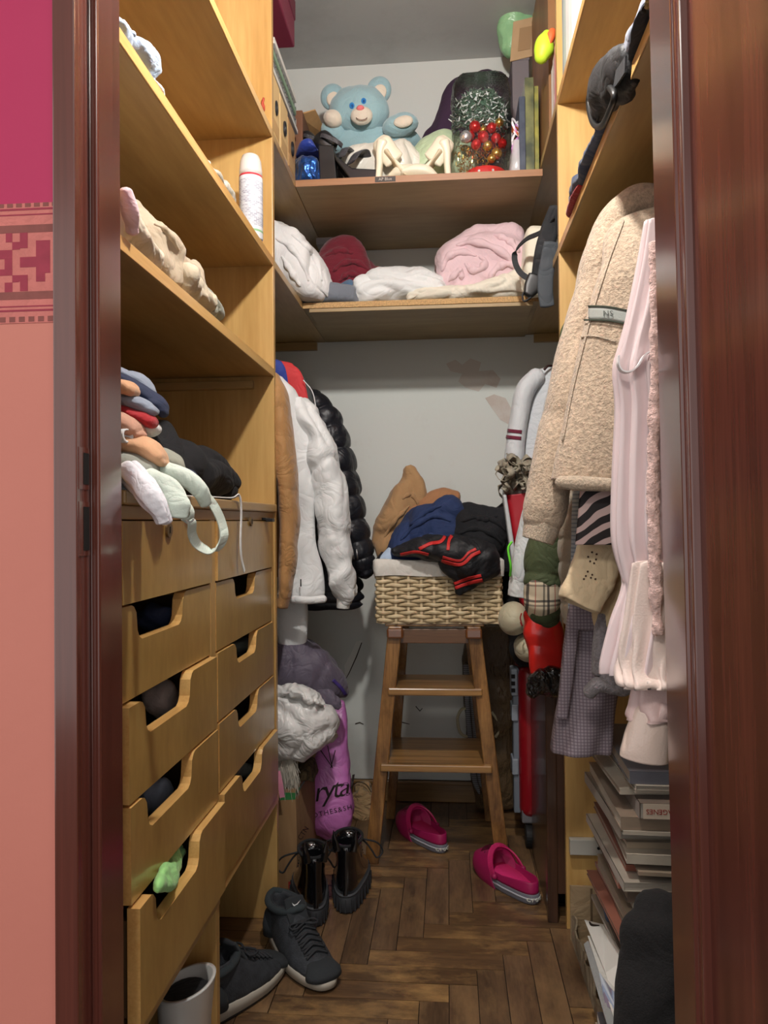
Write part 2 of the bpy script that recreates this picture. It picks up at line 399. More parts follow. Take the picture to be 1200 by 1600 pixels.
def wallmat(name, base, stain, sscale=2.2, lo=.5, hi=.62, rough=.7, bump=.3):
    m, nt, N, L, B = newmat(name); tc = N.new('ShaderNodeTexCoord')
    n = N.new('ShaderNodeTexNoise'); n.inputs['Scale'].default_value = sscale; n.inputs['Detail'].default_value = 9; n.inputs['Roughness'].default_value = .62; L.new(tc.outputs['Object'], n.inputs['Vector'])
    r = N.new('ShaderNodeValToRGB'); r.color_ramp.elements[0].position = lo; r.color_ramp.elements[1].position = hi; r.color_ramp.elements[0].color = base; r.color_ramp.elements[1].color = stain
    L.new(n.outputs[0], r.inputs[0]); L.new(r.outputs[0], B.inputs['Base Color']); B.inputs['Roughness'].default_value = rough
    n2 = N.new('ShaderNodeTexNoise'); n2.inputs['Scale'].default_value = 25; n2.inputs['Detail'].default_value = 6; L.new(tc.outputs['Object'], n2.inputs['Vector'])
    b = N.new('ShaderNodeBump'); b.inputs['Strength'].default_value = bump; b.inputs['Distance'].default_value = .003; L.new(n2.outputs[0], b.inputs['Height']); L.new(b.outputs[0], B.inputs['Normal'])
    MATS[name] = m; return m
BIRCH_D, BIRCH_L = srgb(176, 136, 76), srgb(204, 166, 104)
birch_z = woodmat('birch_veneer_upright', BIRCH_D, BIRCH_L, 'z', 10, .09, .38, .15)
birch_y = woodmat('birch_veneer_lengthwise', srgb(158, 126, 78), srgb(186, 154, 102), 'y', 9, .12, .38, .15, knots=1)
birch_x = woodmat('birch_veneer_crosswise', srgb(158, 126, 78), srgb(186, 154, 102), 'x', 9, .12, .4, .15, knots=1)
birch_edge = woodmat('birch_pale_edge', srgb(200, 150, 84), srgb(222, 180, 112), 'y', 30, .05, .35, .3)
drawer_w = woodmat('birch_drawer_front', srgb(152, 118, 62), srgb(178, 144, 82), 'z', 8, .35, .3, .35)
mahog = woodmat('mahogany_gloss', srgb(80, 42, 34), srgb(102, 54, 44), 'z', 26, .02, .22, 1.0)
mahog_leaf = woodmat('mahogany_door_leaf', srgb(66, 34, 28), srgb(100, 54, 44), 'z', 24, .03, .25, .6)
shelf_back = woodmat('aged_plywood', srgb(148, 124, 88), srgb(172, 148, 108), 'x', 6, .2, .55, 0)
# ================================================================== THE SETTING
XL, XR, YP, YB, ZC = -.438, .28, 1.92, 2.765, 2.665
WL, WR = -.93, .78
Y0 = 1.0
wallw = wallmat('aged_white_wall', srgb(222, 225, 220), srgb(208, 204, 196), 2.6, .55, .75)
ceilm = wallmat('ceiling_paint', srgb(188, 188, 186), srgb(178, 178, 176), 3)
def struct(o): o['kind'] = 'structure'; return o
struct(MB().box((WL-.1, YB, 0), (WR+.1, YB+.1, ZC)).build('wall_back', wallw))
struct(MB().box((WL-.1, Y0, 0), (WL, YB, ZC)).build('wall_left', wallw))
struct(MB().box((WR, Y0, 0), (WR+.1, YB, ZC)).build('wall_right', wallw))
struct(MB().box((-2.6, -2.2, ZC), (2.2, YB+.1, ZC+.1)).build('ceiling', ceilm))
# peeled paint patch and cracks on the back wall
def patch(name, pts, m, parent, y=YB, t=.0015):
    V = [P(u, v, y-t) for u, v in pts] + [P(u, v, y+.001) for u, v in pts]; n = len(pts)
    return fix(pmesh(name, V, [tuple(range(n))] + [(i, (i+1) % n, n+(i+1) % n, n+i) for i in range(n)], m, parent, False))
wb = bpy.data.objects['wall_back']
peel = wallmat('bare_plaster', srgb(212, 204, 196), srgb(204, 190, 180), 8); fresh = wallmat('white_filler', srgb(236, 236, 230), srgb(226, 224, 216), 8); crk = plain('crack_dark', srgb(70, 62, 54), .9)
patch('peeled_patch', [(697,568),(712,562),(722,570),(735,560),(752,566),(748,580),(770,578),(782,592),(776,606),(758,600),(748,612),(728,606),(716,596),(722,584),(704,580)], peel, wb)
patch('peeled_patch', [(758,622),(772,616),(790,622),(800,640),(796,664),(782,656),(770,640)], peel, wb)
patch('peeled_patch', [(556,1003),(566,1000),(560,1018),(545,1050),(540,1062),(538,1040),(548,1022)], fresh, wb)
for pts in ([(598,1117),(610,1120),(622,1126),(640,1131),(640,1132),(621,1128),(609,1122),(598,1118.5)], [(555,1130),(562,1128),(568,1131),(568,1132.5),(562,1130),(555,1132)], [(650,1103),(656,1110),(660,1106),(660,1107.5),(656,1112),(649,1104)], [(566,1004),(558,1026),(546,1052),(539,1064),(538,1064),(545,1051),(556,1026),(564.5,1004)]): patch('crack', pts, crk, wb, YB, .0018)
# floor: herringbone parquet blocks, each one its own piece
bed = plain('floor_bed', srgb(38, 28, 20), .9)
fl = struct(MB().box((-2.6, -2.2, -.12), (2.2, YB+.1, -.006)).build('floor', bed))
pw = [woodmat('parquet_along_x', srgb(74, 54, 38), srgb(114, 86, 58), 'x', 26, .12, .36, .2, per_object=.28, wear=srgb(176, 138, 88), bump=.2),
      woodmat('parquet_along_y', srgb(70, 52, 38), srgb(112, 86, 62), 'y', 26, .12, .36, .2, per_object=.28, wear=srgb(140, 110, 76), bump=.2)]
W, n4 = .0615, 5; rnd = random.Random(5); cache = []; ang = 0
for o_ in range(2):
    for k in range(3):
        g = .0009; L_ = W*n4; b = MB(); x1, y1 = (L_, W) if o_ == 0 else (W, L_)
        b.box((g, g, -.008), (x1-g, y1-g, 0)); me = b.build('tmp', pw[o_], None, False, 0)
        mesh = me.data; bpy.data.objects.remove(me)
        cache.append(mesh)
ox, oy = -.93, 1.0
seen = set(); cnt = 0
for i in range(-5, 30):
    for j in range(-5, 30):
        k = (i-j) % (2*n4)
        if k < n4: key = (0, i-k, j)
        else: key = (1, i, j-(2*n4-1-k))
        if key in seen: continue
        seen.add(key); x, y = ox+key[1]*W, oy+key[2]*W
        lx, ly = (W*n4, W) if key[0] == 0 else (W, W*n4)
        if x+lx < WL-.02 or x > .80 or y+ly < 1.02 or y > YB: continue
        if cnt >= 298: continue
        cnt += 1
        o = bpy.data.objects.new('parquet_block', cache[key[0]*3+rnd.randrange(3)]); C.objects.link(o); o.parent = fl
        o.location = (x, y, rnd.uniform(-.0012, .0004)-.0); o.rotation_euler = (rnd.uniform(-.0015, .0015), rnd.uniform(-.002, .002), 0)
struct(MB().box((-.95, 1.0, -.012), (.80, YB, -.0062)).build('trim_2', bed)) if False else None
# baseboard behind the stool
bb = struct(MB().box((WL, YB-.014, 0), (WR, YB, .075)).box((WL, YB-.02, .062), (WR, YB, .075)).build('baseboard_back', woodmat('baseboard_wood', srgb(120, 88, 50), srgb(160, 122, 74), 'x', 18, .05), bevel=.003))
# ---- outer wall with two paint colours and stencilled border
def pinkwall():
    m, nt, N, L, B = newmat('pink_wall_paint'); tc = N.new('ShaderNodeTexCoord')
    sp = N.new('ShaderNodeSeparateXYZ'); L.new(tc.outputs['Object'], sp.inputs[0])
    gt = N.new('ShaderNodeMath'); gt.operation = 'GREATER_THAN'; gt.inputs[1].default_value = P(40, 410, .86).z; L.new(sp.outputs['Z'], gt.inputs[0])
    n = N.new('ShaderNodeTexNoise'); n.inputs['Scale'].default_value = 3; n.inputs['Detail'].default_value = 6; L.new(tc.outputs['Object'], n.inputs['Vector'])
    r = N.new('ShaderNodeValToRGB'); r.color_ramp.elements[0].color = srgb(196, 118, 104); r.color_ramp.elements[1].color = srgb(210, 130, 114); L.new(n.outputs[0], r.inputs[0])
    r2 = N.new('ShaderNodeValToRGB'); r2.color_ramp.elements[0].color = srgb(176, 30, 84); r2.color_ramp.elements[1].color = srgb(190, 44, 92); L.new(n.outputs[0], r2.inputs[0])
    mx = N.new('ShaderNodeMixRGB'); L.new(gt.outputs[0], mx.inputs[0]); L.new(r.outputs[0], mx.inputs[1]); L.new(r2.outputs[0], mx.inputs[2])
    L.new(mx.outputs[0], B.inputs['Base Color']); B.inputs['Roughness'].default_value = .6
    b = N.new('ShaderNodeBump'); b.inputs['Strength'].default_value = .12; b.inputs['Distance'].default_value = .003
    n2 = N.new('ShaderNodeTexNoise'); n2.inputs['Scale'].default_value = 60; n2.inputs['Detail'].default_value = 5; L.new(tc.outputs['Object'], n2.inputs['Vector']); L.new(n2.outputs[0], b.inputs['Height']); L.new(b.outputs[0], B.inputs['Normal'])
    return m
pinkm = pinkwall()
YF = .86
xa = P(85, 800, YF).x      # outer edge of left architrave
struct(MB().box((-2.6, YF, 0), (xa+.01, YF+.12, ZC)).build('wall_front_left', pinkm))
struct(MB().box((.30, YF+.03, 0), (2.2, YF+.14, ZC)).build('wall_front_right', pinkm))
struct(MB().box((xa-.01, YF, 2.30), (.32, YF+.12, ZC)).build('wall_over_door', pinkm))
# border: paper strip with a woven-look pattern (flat print on a real thin strip)
zt, zb = P(40, 318, YF).z, P(40, 505, YF).z
bord = struct(MB().box((-2.6, YF-.0008, zb), (xa, YF, zt)).build('trim_1', cloth('border_paper', srgb(206, 120, 112), .8, .1, 30, .3, 300, 0)))
bpk, bdk, bbr = cloth('border_pale', srgb(214, 140, 128), .8, .14, 60, 0), cloth('border_dark', srgb(158, 52, 72), .8, .14, 60, 0), cloth('border_brown', srgb(140, 78, 72), .8, .16, 60, 0)
def strip(v0, v1, m, u0=-400, u1=81, nm='border_band'):
    a, b = P(40, v0, YF).z, P(40, v1, YF).z; return a, b
def bprint(name, rects, m, t):
    b = MB()
    for q, (u0, u1, v0, v1) in enumerate(rects):
        t += .000003*(q % 17 - 8)
        z0, z1 = P(40, v1, YF).z, P(40, v0, YF).z; x0, x1 = P(u0, 420, YF).x, min(P(u1, 420, YF).x, xa)
        if x1 > x0: b.box((x0, YF-t, z0), (x1, YF-.0004, z1))
    return b.build(name, m, bord)
bprint('border_band', [(-1500, 90, 352, 364), (-1500, 90, 456, 468)], bbr, .0012)
bprint('border_line', [(-1500, 90, 326, 329), (-1500, 90, 335, 337), (-1500, 90, 484, 487), (-1500, 90, 478, 480)], bdk, .0012)
ticks = [(u, u+9, 318, 324) for u in range(-1500, 84, 14)] + [(u, u+9, 495, 503) for u in range(-1500, 84, 15)]
bprint('border_fringe', ticks, bbr, .0012)
mot = [(10,20,363,378),(20,31.9,378,390),(-4,19.9,390.1,404),(8,19.8,404.1,420),(-4,19.9,420.1,430),(20,30,430,441),(8,20,441,456),
       (57,79,377,391),(57,79,391,402),(32,57,402,418),(57,79,402,418),(57,79,418,428),(57,71,428,441),(32,44,363,388),(20,44,430,440),(32,44,440,455)]
allm = []
for k in range(-16, 1):
    for (a, b_, c_, d_) in mot: allm.append((a+k*84, b_+k*84, c_, d_))
bprint('border_motif', allm, bdk, .0012)
# ---- door frame and leaf
d1 = thing('door_1', None, None)
d1['kind'] = 'structure'
def plan(name, poly, z0, z1, m, parent, bevel=.002): return MB().prism(poly, z0, z1).build(name, m, parent, bevel=bevel)
def px(u, y): return P(u, 800, y).x
ya = YF-.012
xb = px(119, ya); yc = .882; xd = px(154, yc); ye = .945
plan('architrave', [(px(83, ya), ya), (xb, ya), (xb, YF+.0), (px(83, ya), YF+.0)], 0, 2.30, mahog, d1)
plan('jamb', [(xb-.02, YF), (xb, YF-.002), (xb, yc), (xb-.02, yc)], 0, 2.30, mahog, d1, .001)
plan('jamb_stop', [(xb-.02, yc), (px(138, yc), yc), (px(140, yc), yc+.004), (px(148, yc), yc+.004), (px(150, yc), yc), (xd, yc), (xd+.001, yc+.003), (xd+.001, ye), (xb-.02, ye)], 0, 2.30, mahog, d1, .001)
xr = px(1034, .96)
plan('jamb_right', [(xr, .875), (xr+.004, .874), (xr+.004, .858), (xr+.05, .858), (xr+.05, .96), (xr, .96)], 0, 2.30, mahog, d1)
MB().box((xb-.02, .87, 2.25), (xr+.05, .96, 2.30)).build('head_jamb', mahog, d1, bevel=.002)
if cnt >= 298: print('PARQUET CAP')
dk = plain('slot_dark', srgb(14, 10, 9), .8); brass = plain('old_brass', srgb(150, 120, 80), .35, .8)
def strike(v0, v1):
    z0, z1 = P(127, v1, .87).z, P(127, v0, .87).z
    MB().box((xb-.001, ya+.006, z0-.006), (xb+.0008, yc-.002, z1+.006)).build('strike_plate', mahog, d1)
    MB().box((xb+.0002, ya+.016, z0), (xb+.0013, yc-.004, z1)).build('strike_slot', dk, d1)
strike(708, 757); strike(792, 860)
hx, hy, hd = xr+.012, .862, Vector((math.sin(math.radians(13)), -math.cos(math.radians(13)), 0))
lf = basis((hx, hy, .008), hd, Vector((hd.y*-1, hd.x, 0))*1, (0, 0, 1))
leaf = MB().box((0, 0, 0), (.74, .038, 2.22), lf).build('door_leaf', mahog_leaf, d1, bevel=.002)
MB().box((.674, -.004, .93), (.70, 0, 1.12), lf).build('handle_plate', brass, d1)
TILT = True
MB().tube([lf @ Vector((.687, 0, 1.03)), lf @ Vector((.687, -.045, 1.03)), lf @ Vector((.60, -.05, 1.03))], .008, 8).build('door_handle', brass, d1, True)
for o_ in list(d1.children):
    if o_.name.startswith(('jamb_right', 'door_leaf', 'handle_plate', 'door_handle')):
        o_.data.transform(Matrix.Translation((xr, .9, 1)) @ Matrix.Rotation(-.012, 4, 'Y') @ Matrix.Translation((-xr, -.9, -1)))
# ---- bulb on its cord
bt = thing('ceiling_bulb', 'bare bulb hanging on a cord above the closet doorway', 'lamp', loc=(0, 0, 0))
MB().tube([(BULB[0], BULB[1], ZC), (BULB[0], BULB[1], BULB[2]+.07)], .003, 6).build('cord', plain('cord_white', (.7,.7,.68,1), .5), bt)
MB().tube([(BULB[0], BULB[1], BULB[2]+.10), (BULB[0], BULB[1], BULB[2]+.033)], .016, 12).build('socket', plain('socket_white', (.7,.7,.66,1), .4), bt)
MB().ell(BULB, (.03, .03, .036), None, 16, 10).build('bulb', plain('bulb_glow', (1.0, .965, .91, 1), .5, emit=BULB_STRENGTH), bt, True)

# ================================================================== LEFT SHELVING AND DRAWERS
T = .02
S1, S2, S3 = 1.372, 1.655, 1.985
R2, R3 = 1.662, 2.03
YD = 1.40
lu = thing('shelving_unit', 'tall birch shelving unit on the left with three open shelves above drawers', 'shelves')
def board(name, lo, hi, m, parent, bevel=.0015): return MB().box(lo, hi).build(name, m, parent, bevel=bevel)
board('side_panel', (WL, YP, 0), (XL, YP+T, ZC-.02), birch_z, lu)
for z in (S1, S2, S3): 
    s = board('shelf', (WL+.012, Y0, z), (XL-.002, YP, z+T), birch_y, lu)
    board('edge_strip', (XL-.002, Y0, z), (XL, YP, z+T), birch_edge, s, .0005)
board('back_panel', (WL, Y0, .3), (WL+.01, YP, ZC-.02), birch_z, lu)
board('cleat', (WL+.012, YP-.02, S1-.032), (XL-.05, YP, S1-.012), birch_x, lu)
board('side_panel', (WL, Y0-.02, 0), (XL, Y0, ZC-.02), birch_z, lu)
# chest
ch = thing('drawer_chest', 'birch built-in chest with two columns of notched drawers under the left shelves', 'drawers')
ZT = 1.046
board('top', (WL+.012, Y0+.001, ZT-.02), (XL+.006, YP-.001, ZT), birch_y, ch, .003)
board('top_rail', (XL-.03, Y0+.001, 1.006), (XL-.004, YP-.001, ZT-.02), birch_y, ch)
board('divider', (WL+.012, YD, .30), (XL-.004, YD+.03, 1.006), birch_z, ch)
board('end_panel', (WL+.012, YP-.022, .30), (XL-.004, YP-.001, 1.006), birch_z, ch)
board('bottom_panel', (WL+.012, Y0+.001, .298), (XL-.004, YP-.001, .316), birch_y, ch)
board('bottom_rail', (XL-.004, YD+.016, .298), (XL+.006, YP-.001, .322), birch_edge, ch, .002)
board('bottom_rail', (XL-.004, Y0+.001, .290), (XL+.008, YD+.010, .318), birch_y, ch, .002)
board('foot_panel', (WL+.012, YD+.018, 0), (XL-.002, YD+.038, .298), birch_z, ch)
rows = [1.004, .886, .752, .618, .484, .320]
inner = plain('drawer_inside', srgb(96, 70, 42), .7)
def notched(y0, y1, z0, z1, nc, nw, nd):
    """outline in (y,z) of a drawer front with a rounded notch in its top edge"""
    r = .018; pts = [(y0, z0), (y1, z0), (y1, z1)]
    a, b = nc+nw/2, nc-nw/2
    pts += [(a+.012, z1), (a+.004, z1-.003)]
    for k in range(5):
        t = PI/2*k/4; pts.append((a-.012-r*math.sin(t)*1.0+.008, z1-nd+r*(1-math.sin(t))*.9)) if False else None
    pts += [(a-.004, z1-.012), (a-.008, z1-nd+.014), (a-.014, z1-nd+.005), (a-.024, z1-nd)]
    pts += [(b+.024, z1-nd), (b+.014, z1-nd+.005), (b+.008, z1-nd+.014), (b+.004, z1-.012), (b-.004, z1-.003), (b-.012, z1), (y0, z1)]
    return pts
def drawer(y0, y1, z0, z1, out, notch=None, nd=.05, lockz=None):
    d = MB(); xf = XL+out; t = .018
    o = bpy.data.objects.new('drawer', None); C.objects.link(o); o.parent = ch
    poly = notched(y0, y1, z0, z1, *notch, nd) if notch else [(y0, z0), (y1, z0), (y1, z1), (y0, z1)]
    V = [(xf-t, p[0], p[1]) for p in poly] + [(xf, p[0], p[1]) for p in poly]; n = len(poly)
    m = MB(); m.add(V, [tuple(reversed(range(n))), tuple(range(n, 2*n))]); m.add(V, [(i, (i+1) % n, n+(i+1) % n, n+i) for i in range(n)], 1)
    m.build('drawer_front', [drawer_w, birch_edge], o)
    b = MB(); xb_ = WL+.05+out*.5
    b.box((xb_, y0+.006, z0+.01), (xf-t-.0005, y0+.016, z1-.02)).box((xb_, y1-.016, z0+.01), (xf-t-.0005, y1-.006, z1-.02))
    b.box((xb_, y0+.016, z0+.01), (xf-t-.0005, y1-.016, z0+.016)).box((xb_, y0+.016, z0+.016), (xb_+.01, y1-.016, z1-.02))
    b.build('drawer_box', inner, o)
    if lockz:
        yy, zz, rr = lockz
        MB().tube([(xf-.001, yy, zz), (xf+.004, yy, zz)], rr, 20).build('lock', plain('lock_brass', srgb(140, 116, 82), .35, .7), o, False)
        MB().box((xf+.004, yy-.0015, zz-.005), (xf+.0048, yy+.0015, zz+.005)).build('keyhole', dk, o)
    return o
nearn, farn = (1.155, .20), (1.645, .175)
outs_n = [0, -.004, .008, .010, .022]; outs_f = [0, -.004, -.001, .001, .010]
for k in range(5):
    z1, z0 = rows[k], rows[k+1]+.004
    lk = (PX(262, 828, XL).y, PX(262, 828, XL).z, .012) if k == 0 else None
    drawer(Y0+.004, YD-.003, z0, z1, outs_n[k], None if k == 0 else nearn, .052, lk)
    lk = (PX(391, 815, XL).y, PX(391, 815, XL).z, .010) if k == 0 else None
    drawer(YD+.034, YP-.026, z0, z1, outs_f[k], None if k == 0 else farn, .045, lk)
# ---- far left bay shelves, back shelves, right bays
fu = thing('corner_shelves', 'aged plywood corner shelves on the far left wall and behind', 'shelves')
board('shelf', (WL, YP+T+.001, S3), (XL, YB-.001, S3+T), birch_y, fu)
board('shelf', (WL, YP+T+.001, S2), (XL, YB-.001, S2+T), birch_y, fu)
board('batten', (WL, YB-.02, S2-.03), (XL-.03, YB-.001, S2-.001), birch_x, fu)
bs = thing('back_shelf', 'upper wooden shelf across the back wall holding bear and shoes', 'shelf', 'shelves across the back wall')
YU, YV = 2.215, 2.32
redge = woodmat('reddish_edge', srgb(140, 98, 66), srgb(164, 120, 84), 'x', 20, .05)
board('board', (XL+.001, YU, S3), (XR-.001, YB-.002, S3+.018), shelf_back, bs)
board('edge_strip', (XL+.001, YU-.003, S3-.001), (XR-.001, YU-.0002, S3+.019), redge, bs, .0005)
bs2 = thing('back_shelf', 'lower chipboard shelf across the back wall holding folded clothes', 'shelf', 'shelves across the back wall')
chip = cloth('chipboard_edge', srgb(196, 158, 108), .8, .35, 220, .5, 400, 0)
board('board', (XL+.001, YV, S2), (XR-.001, YB-.002, S2+.017), shelf_back, bs2)
board('edge_strip', (XL+.001, YV-.002, S2), (XR-.001, YV-.0002, S2+.017), chip, bs2, .0005)
board('under_board', (XL+.02, YV+.0, S2-.012), (XR-.02, YV+.16, S2-.0005), shelf_back, bs2)
ru = thing('shelving_unit', 'tall birch shelving unit on the right above the hanging clothes', 'shelves')
board('side_panel', (XR, YP, 0), (WR, YP+T, ZC-.02), birch_z, ru)
board('side_panel', (XR, Y0-.02, 0), (WR, Y0, ZC-.02), birch_z, ru)
board('back_panel', (WR-.01, Y0, 0), (WR, YP, ZC-.02), birch_z, ru)
for z in (R2, R3):
    s = board('shelf', (XR+.002, Y0, z), (WR-.012, YP, z+T), birch_y, ru)
    board('edge_strip', (XR, Y0, z), (XR+.002, YP, z+T), birch_edge, s, .0005)
fr = thing('corner_shelves', 'aged plywood corner shelves on the far right wall', 'shelves')
board('shelf', (XR, YP+T+.001, R3), (WR, YB-.001, R3+T), birch_y, fr)
board('shelf', (XR, YP+T+.001, R2), (WR, YB-.001, R2+T), birch_y, fr)
board('batten', (XR+.03, YB-.02, R2-.03), (WR, YB-.001, R2-.001), birch_x, fr)
board('upright', (XR+.01, 2.50, R3+T), (XR+.025, YB-.001, ZC-.02), shelf_back, fr)
# rails
chrome = plain('chrome', (.6,.6,.6,1), .2, 1)
for (x, y0, y1, z, lb) in ((-.68, YP+T+.002, YB-.002, 1.60, 'metal clothes rail in the far left bay'), (.53, Y0+.002, YP-.002, 1.61, 'metal clothes rail in the near right bay'), (.53, YP+T+.002, YB-.002, 1.61, 'metal clothes rail in the far right bay')):
    tag(MB().tube([(x, y0, z), (x, y1, z)], .012, 12).build('clothes_rail', chrome, None, True), lb, 'rail')
# ================================================================== LEFT SHELF CONTENTS
white = cloth('white_cotton', srgb(222, 224, 224), .9, .05); cream = cloth('cream_cotton', srgb(222, 216, 200), .9, .06)
beige = cloth('beige_cotton', srgb(186, 170, 146), .9, .1); beige2 = cloth('pale_beige', srgb(206, 192, 170), .9, .08)
ltblue = cloth('light_blue_cotton', srgb(176, 196, 220), .85, .08); black = cloth('black_cloth', srgb(24, 24, 27), .9, .2)
navy = cloth('navy_cloth', srgb(34, 44, 72), .85, .2); peach = cloth('peach_cloth', srgb(206, 160, 122), .9, .1)
greyb = cloth('grey_blue_cloth', srgb(140, 150, 166), .9, .1); redc = cloth('red_cloth', srgb(170, 30, 38), .9, .1)
mint = cloth('mint_cloth', srgb(204, 216, 204), .85, .06); greyg = cloth('grey_green_cloth', srgb(150, 152, 138), .9, .1)
pinkc = cloth('pale_pink_fleece', srgb(222, 194, 200), .95, .07, bscale=500, bump=.4)
plas = plain('clear_plastic', (.9, .92, .92, 1), .15, alpha=.35)
def one(o, label, cat, group=None): return tag(o, label, cat, group)
one(pilex('folded_shirt', [(150, -30, XL-.03, XL-.25), (190, 15, XL-.0, XL-.25), (225, 40, XL+.004, XL-.22), (246, 68, XL+.004, XL-.18), (250, 84, XL-.005, XL-.14)], S2+T, ltblue, amp=.013, f=18, seed=13),
    'light blue cloth bunched on the highest left shelf by the doorway', 'clothing')
one(pilex('white_cloth', [(243, 118, XL-.002, XL-.12), (256, 136, XL-.004, XL-.1), (262, 150, XL-.01, XL-.08)], S2+T, white, amp=.004, f=20, seed=4, N=24),
    'thin white cloth flat on the highest left shelf behind the blue cloth', 'clothing')
one(pilex('crumpled_wrapper', [(326, 246, XL-.012, XL-.09), (340, 262, XL-.006, XL-.10), (355, 284, XL-.006, XL-.08), (362, 300, XL-.015, XL-.07)], S2+T, cloth('mottled_wrapper', srgb(214, 210, 200), .5, .3, 60, col2=srgb(140, 138, 120)), amp=.012, f=26, seed=5, N=30),
    'small crumpled wrapper beside the spray can on the left shelf', 'wrapper')
# spray can
def lathe(prof, n=28):
    V = []; F = []
    for r, z in prof:
        for j in range(n): V.append((r*math.cos(2*PI*j/n), r*math.sin(2*PI*j/n), z))
    for i in range(len(prof)-1):
        for j in range(n): F.append((i*n+j, i*n+(j+1) % n, (i+1)*n+(j+1) % n, (i+1)*n+j))
    F += [tuple(reversed(range(n))), tuple(range((len(prof)-1)*n, len(prof)*n))]; return V, F
def canmat():
    m, nt, N, L, B = newmat('can_print'); tc = N.new('ShaderNodeTexCoord'); sp_ = N.new('ShaderNodeSeparateXYZ'); L.new(tc.outputs['Object'], sp_.inputs[0])
    r = N.new('ShaderNodeValToRGB'); r.color_ramp.interpolation = 'CONSTANT'; mr = N.new('ShaderNodeMapRange'); mr.inputs['From Max'].default_value = .16; L.new(sp_.outputs['Z'], mr.inputs[0])
    st = [(0, (228, 232, 236)), (.10, (150, 200, 150)), (.13, (226, 230, 236)), (.86, (228, 232, 236)), (.93, (200, 60, 70)), (.965, (228, 230, 232))]
    el = r.color_ramp.elements; el[0].color = srgb(*st[0][1]); el[1].position = .99; el[1].color = srgb(220, 222, 226)
    for p_, c_ in st[1:]: e_ = el.new(p_); e_.color = srgb(*c_)
    L.new(mr.outputs[0], r.inputs[0])
    b = N.new('ShaderNodeTexBrick'); b.inputs['Scale'].default_value = 60; b.inputs['Color1'].default_value = (.18, .18, .3, 1); b.inputs['Color2'].default_value = (.8, .82, .84, 1); b.inputs['Mortar'].default_value = (.85, .86, .88, 1); b.inputs['Mortar Size'].default_value = .035
    mp = N.new('ShaderNodeMapping'); mp.inputs['Rotation'].default_value = (PI/2, 0, 0); L.new(tc.outputs['Object'], mp.inputs[0]); L.new(mp.outputs[0], b.inputs[0])
    g = N.new('ShaderNodeMath'); g.operation = 'COMPARE'; g.inputs[1].default_value = .085; g.inputs[2].default_value = .055; L.new(sp_.outputs['Z'], g.inputs[0])
    g2 = N.new('ShaderNodeMath'); g2.operation = 'MULTIPLY'; g2.inputs[1].default_value = .65; L.new(g.outputs[0], g2.inputs[0])
    mx = N.new('ShaderNodeMixRGB'); mx.blend_type = 'MULTIPLY'; L.new(g2.outputs[0], mx.inputs[0]); L.new(r.outputs[0], mx.inputs[1]); L.new(b.outputs[0], mx.inputs[2]); L.new(mx.outputs[0], B.inputs['Base Color'])
    B.inputs['Roughness'].default_value = .3; return m
pc = P(392, 300, 1.80)
can = thing('spray_can', 'white aerosol spray can with clear cap beside the left partition panel', 'spray can', loc=(pc.x, 1.80, S2+T))
pmesh('can_body', *lathe([(.026, 0), (.0285, .003), (.0285, .148), (.027, .155), (.020, .162)]), canmat(), can)
cp = pmesh('cap', *lathe([(.0275, .156), (.0275, .166), (.025, .19), (.020, .203), (.012, .208)]), plain('cap_plastic', (.85, .87, .88, 1), .2, alpha=.55), can)
pmesh('nozzle', *lathe([(.008, .160), (.008, .180), (.005, .184)], 12), plain('nozzle_white', (.8, .8, .8, 1), .4), can)
# beige clothes on the lowest shelf
z = S1+T
bt1 = one(pilex('beige_trousers', [(150, 190, XL-.03, XL-.28), (196, 262, XL-.004, XL-.28), (222, 310, XL+.006, XL-.26), (245, 350, XL+.008, XL-.24), (258, 385, XL-.006, XL-.2)], z, beige2, amp=.016, f=15, seed=7), 'pale beige crumpled garment at the front of the lowest left shelf', 'clothing')
bt2 = one(pilex('beige_garment', [(225, 290, XL-.05, XL-.28), (262, 322, XL-.02, XL-.26), (285, 352, XL-.012, XL-.24), (300, 385, XL-.01, XL-.22), (318, 412, XL-.02, XL-.2)], z, beige, amp=.016, f=16, seed=8), 'taupe crumpled garment in the middle of the lowest left shelf heap', 'clothing')
bt3 = one(pilex('beige_garment', [(278, 372, XL-.02, XL-.24), (305, 400, XL+.004, XL-.22), (325, 425, XL+.006, XL-.2), (338, 452, XL-.0, XL-.18)], z, cloth('sand_cotton', srgb(196, 184, 160), .9, .1), amp=.015, f=17, seed=9), 'sand coloured garment rolled near the end of the lowest left shelf heap', 'clothing')
ridges('rolled_folds', bt1, [[(200, 285), (215, 310), (222, 345)], [(212, 280), (232, 312), (240, 350)], [(225, 340), (240, 330), (252, 345)]], beige2, 5)
ridges('rolled_folds', bt2, [[(250, 330), (268, 345), (285, 372)], [(240, 350), (262, 362), (280, 392)], [(268, 320), (285, 335), (300, 362)]], beige, 5)
ridges('rolled_folds', bt3, [[(290, 395), (305, 415), (318, 445)], [(302, 392), (322, 412), (334, 440)]], MATS['sand_cotton'], 5)
one(pilex('green_grey_cloth', [(325, 428, XL-.012, XL-.18), (340, 446, XL-.004, XL-.16), (349, 468, XL-.006, XL-.15)], z, greyg, amp=.007, f=26, seed=10), 'grey green folded cloths at the far end of the lowest left shelf heap', 'clothing')
one(sp('pink_cloth', [(196, 300, 1.0, 10, 8), (203, 330, 1.01, 14, 9), (207, 362, 1.03, 12, 8)], cloth('pale_pink_cotton', srgb(232, 198, 204), .9, .05), amp=.003), 'pale pink cloth tucked under the beige heap beside the door jamb', 'clothing')
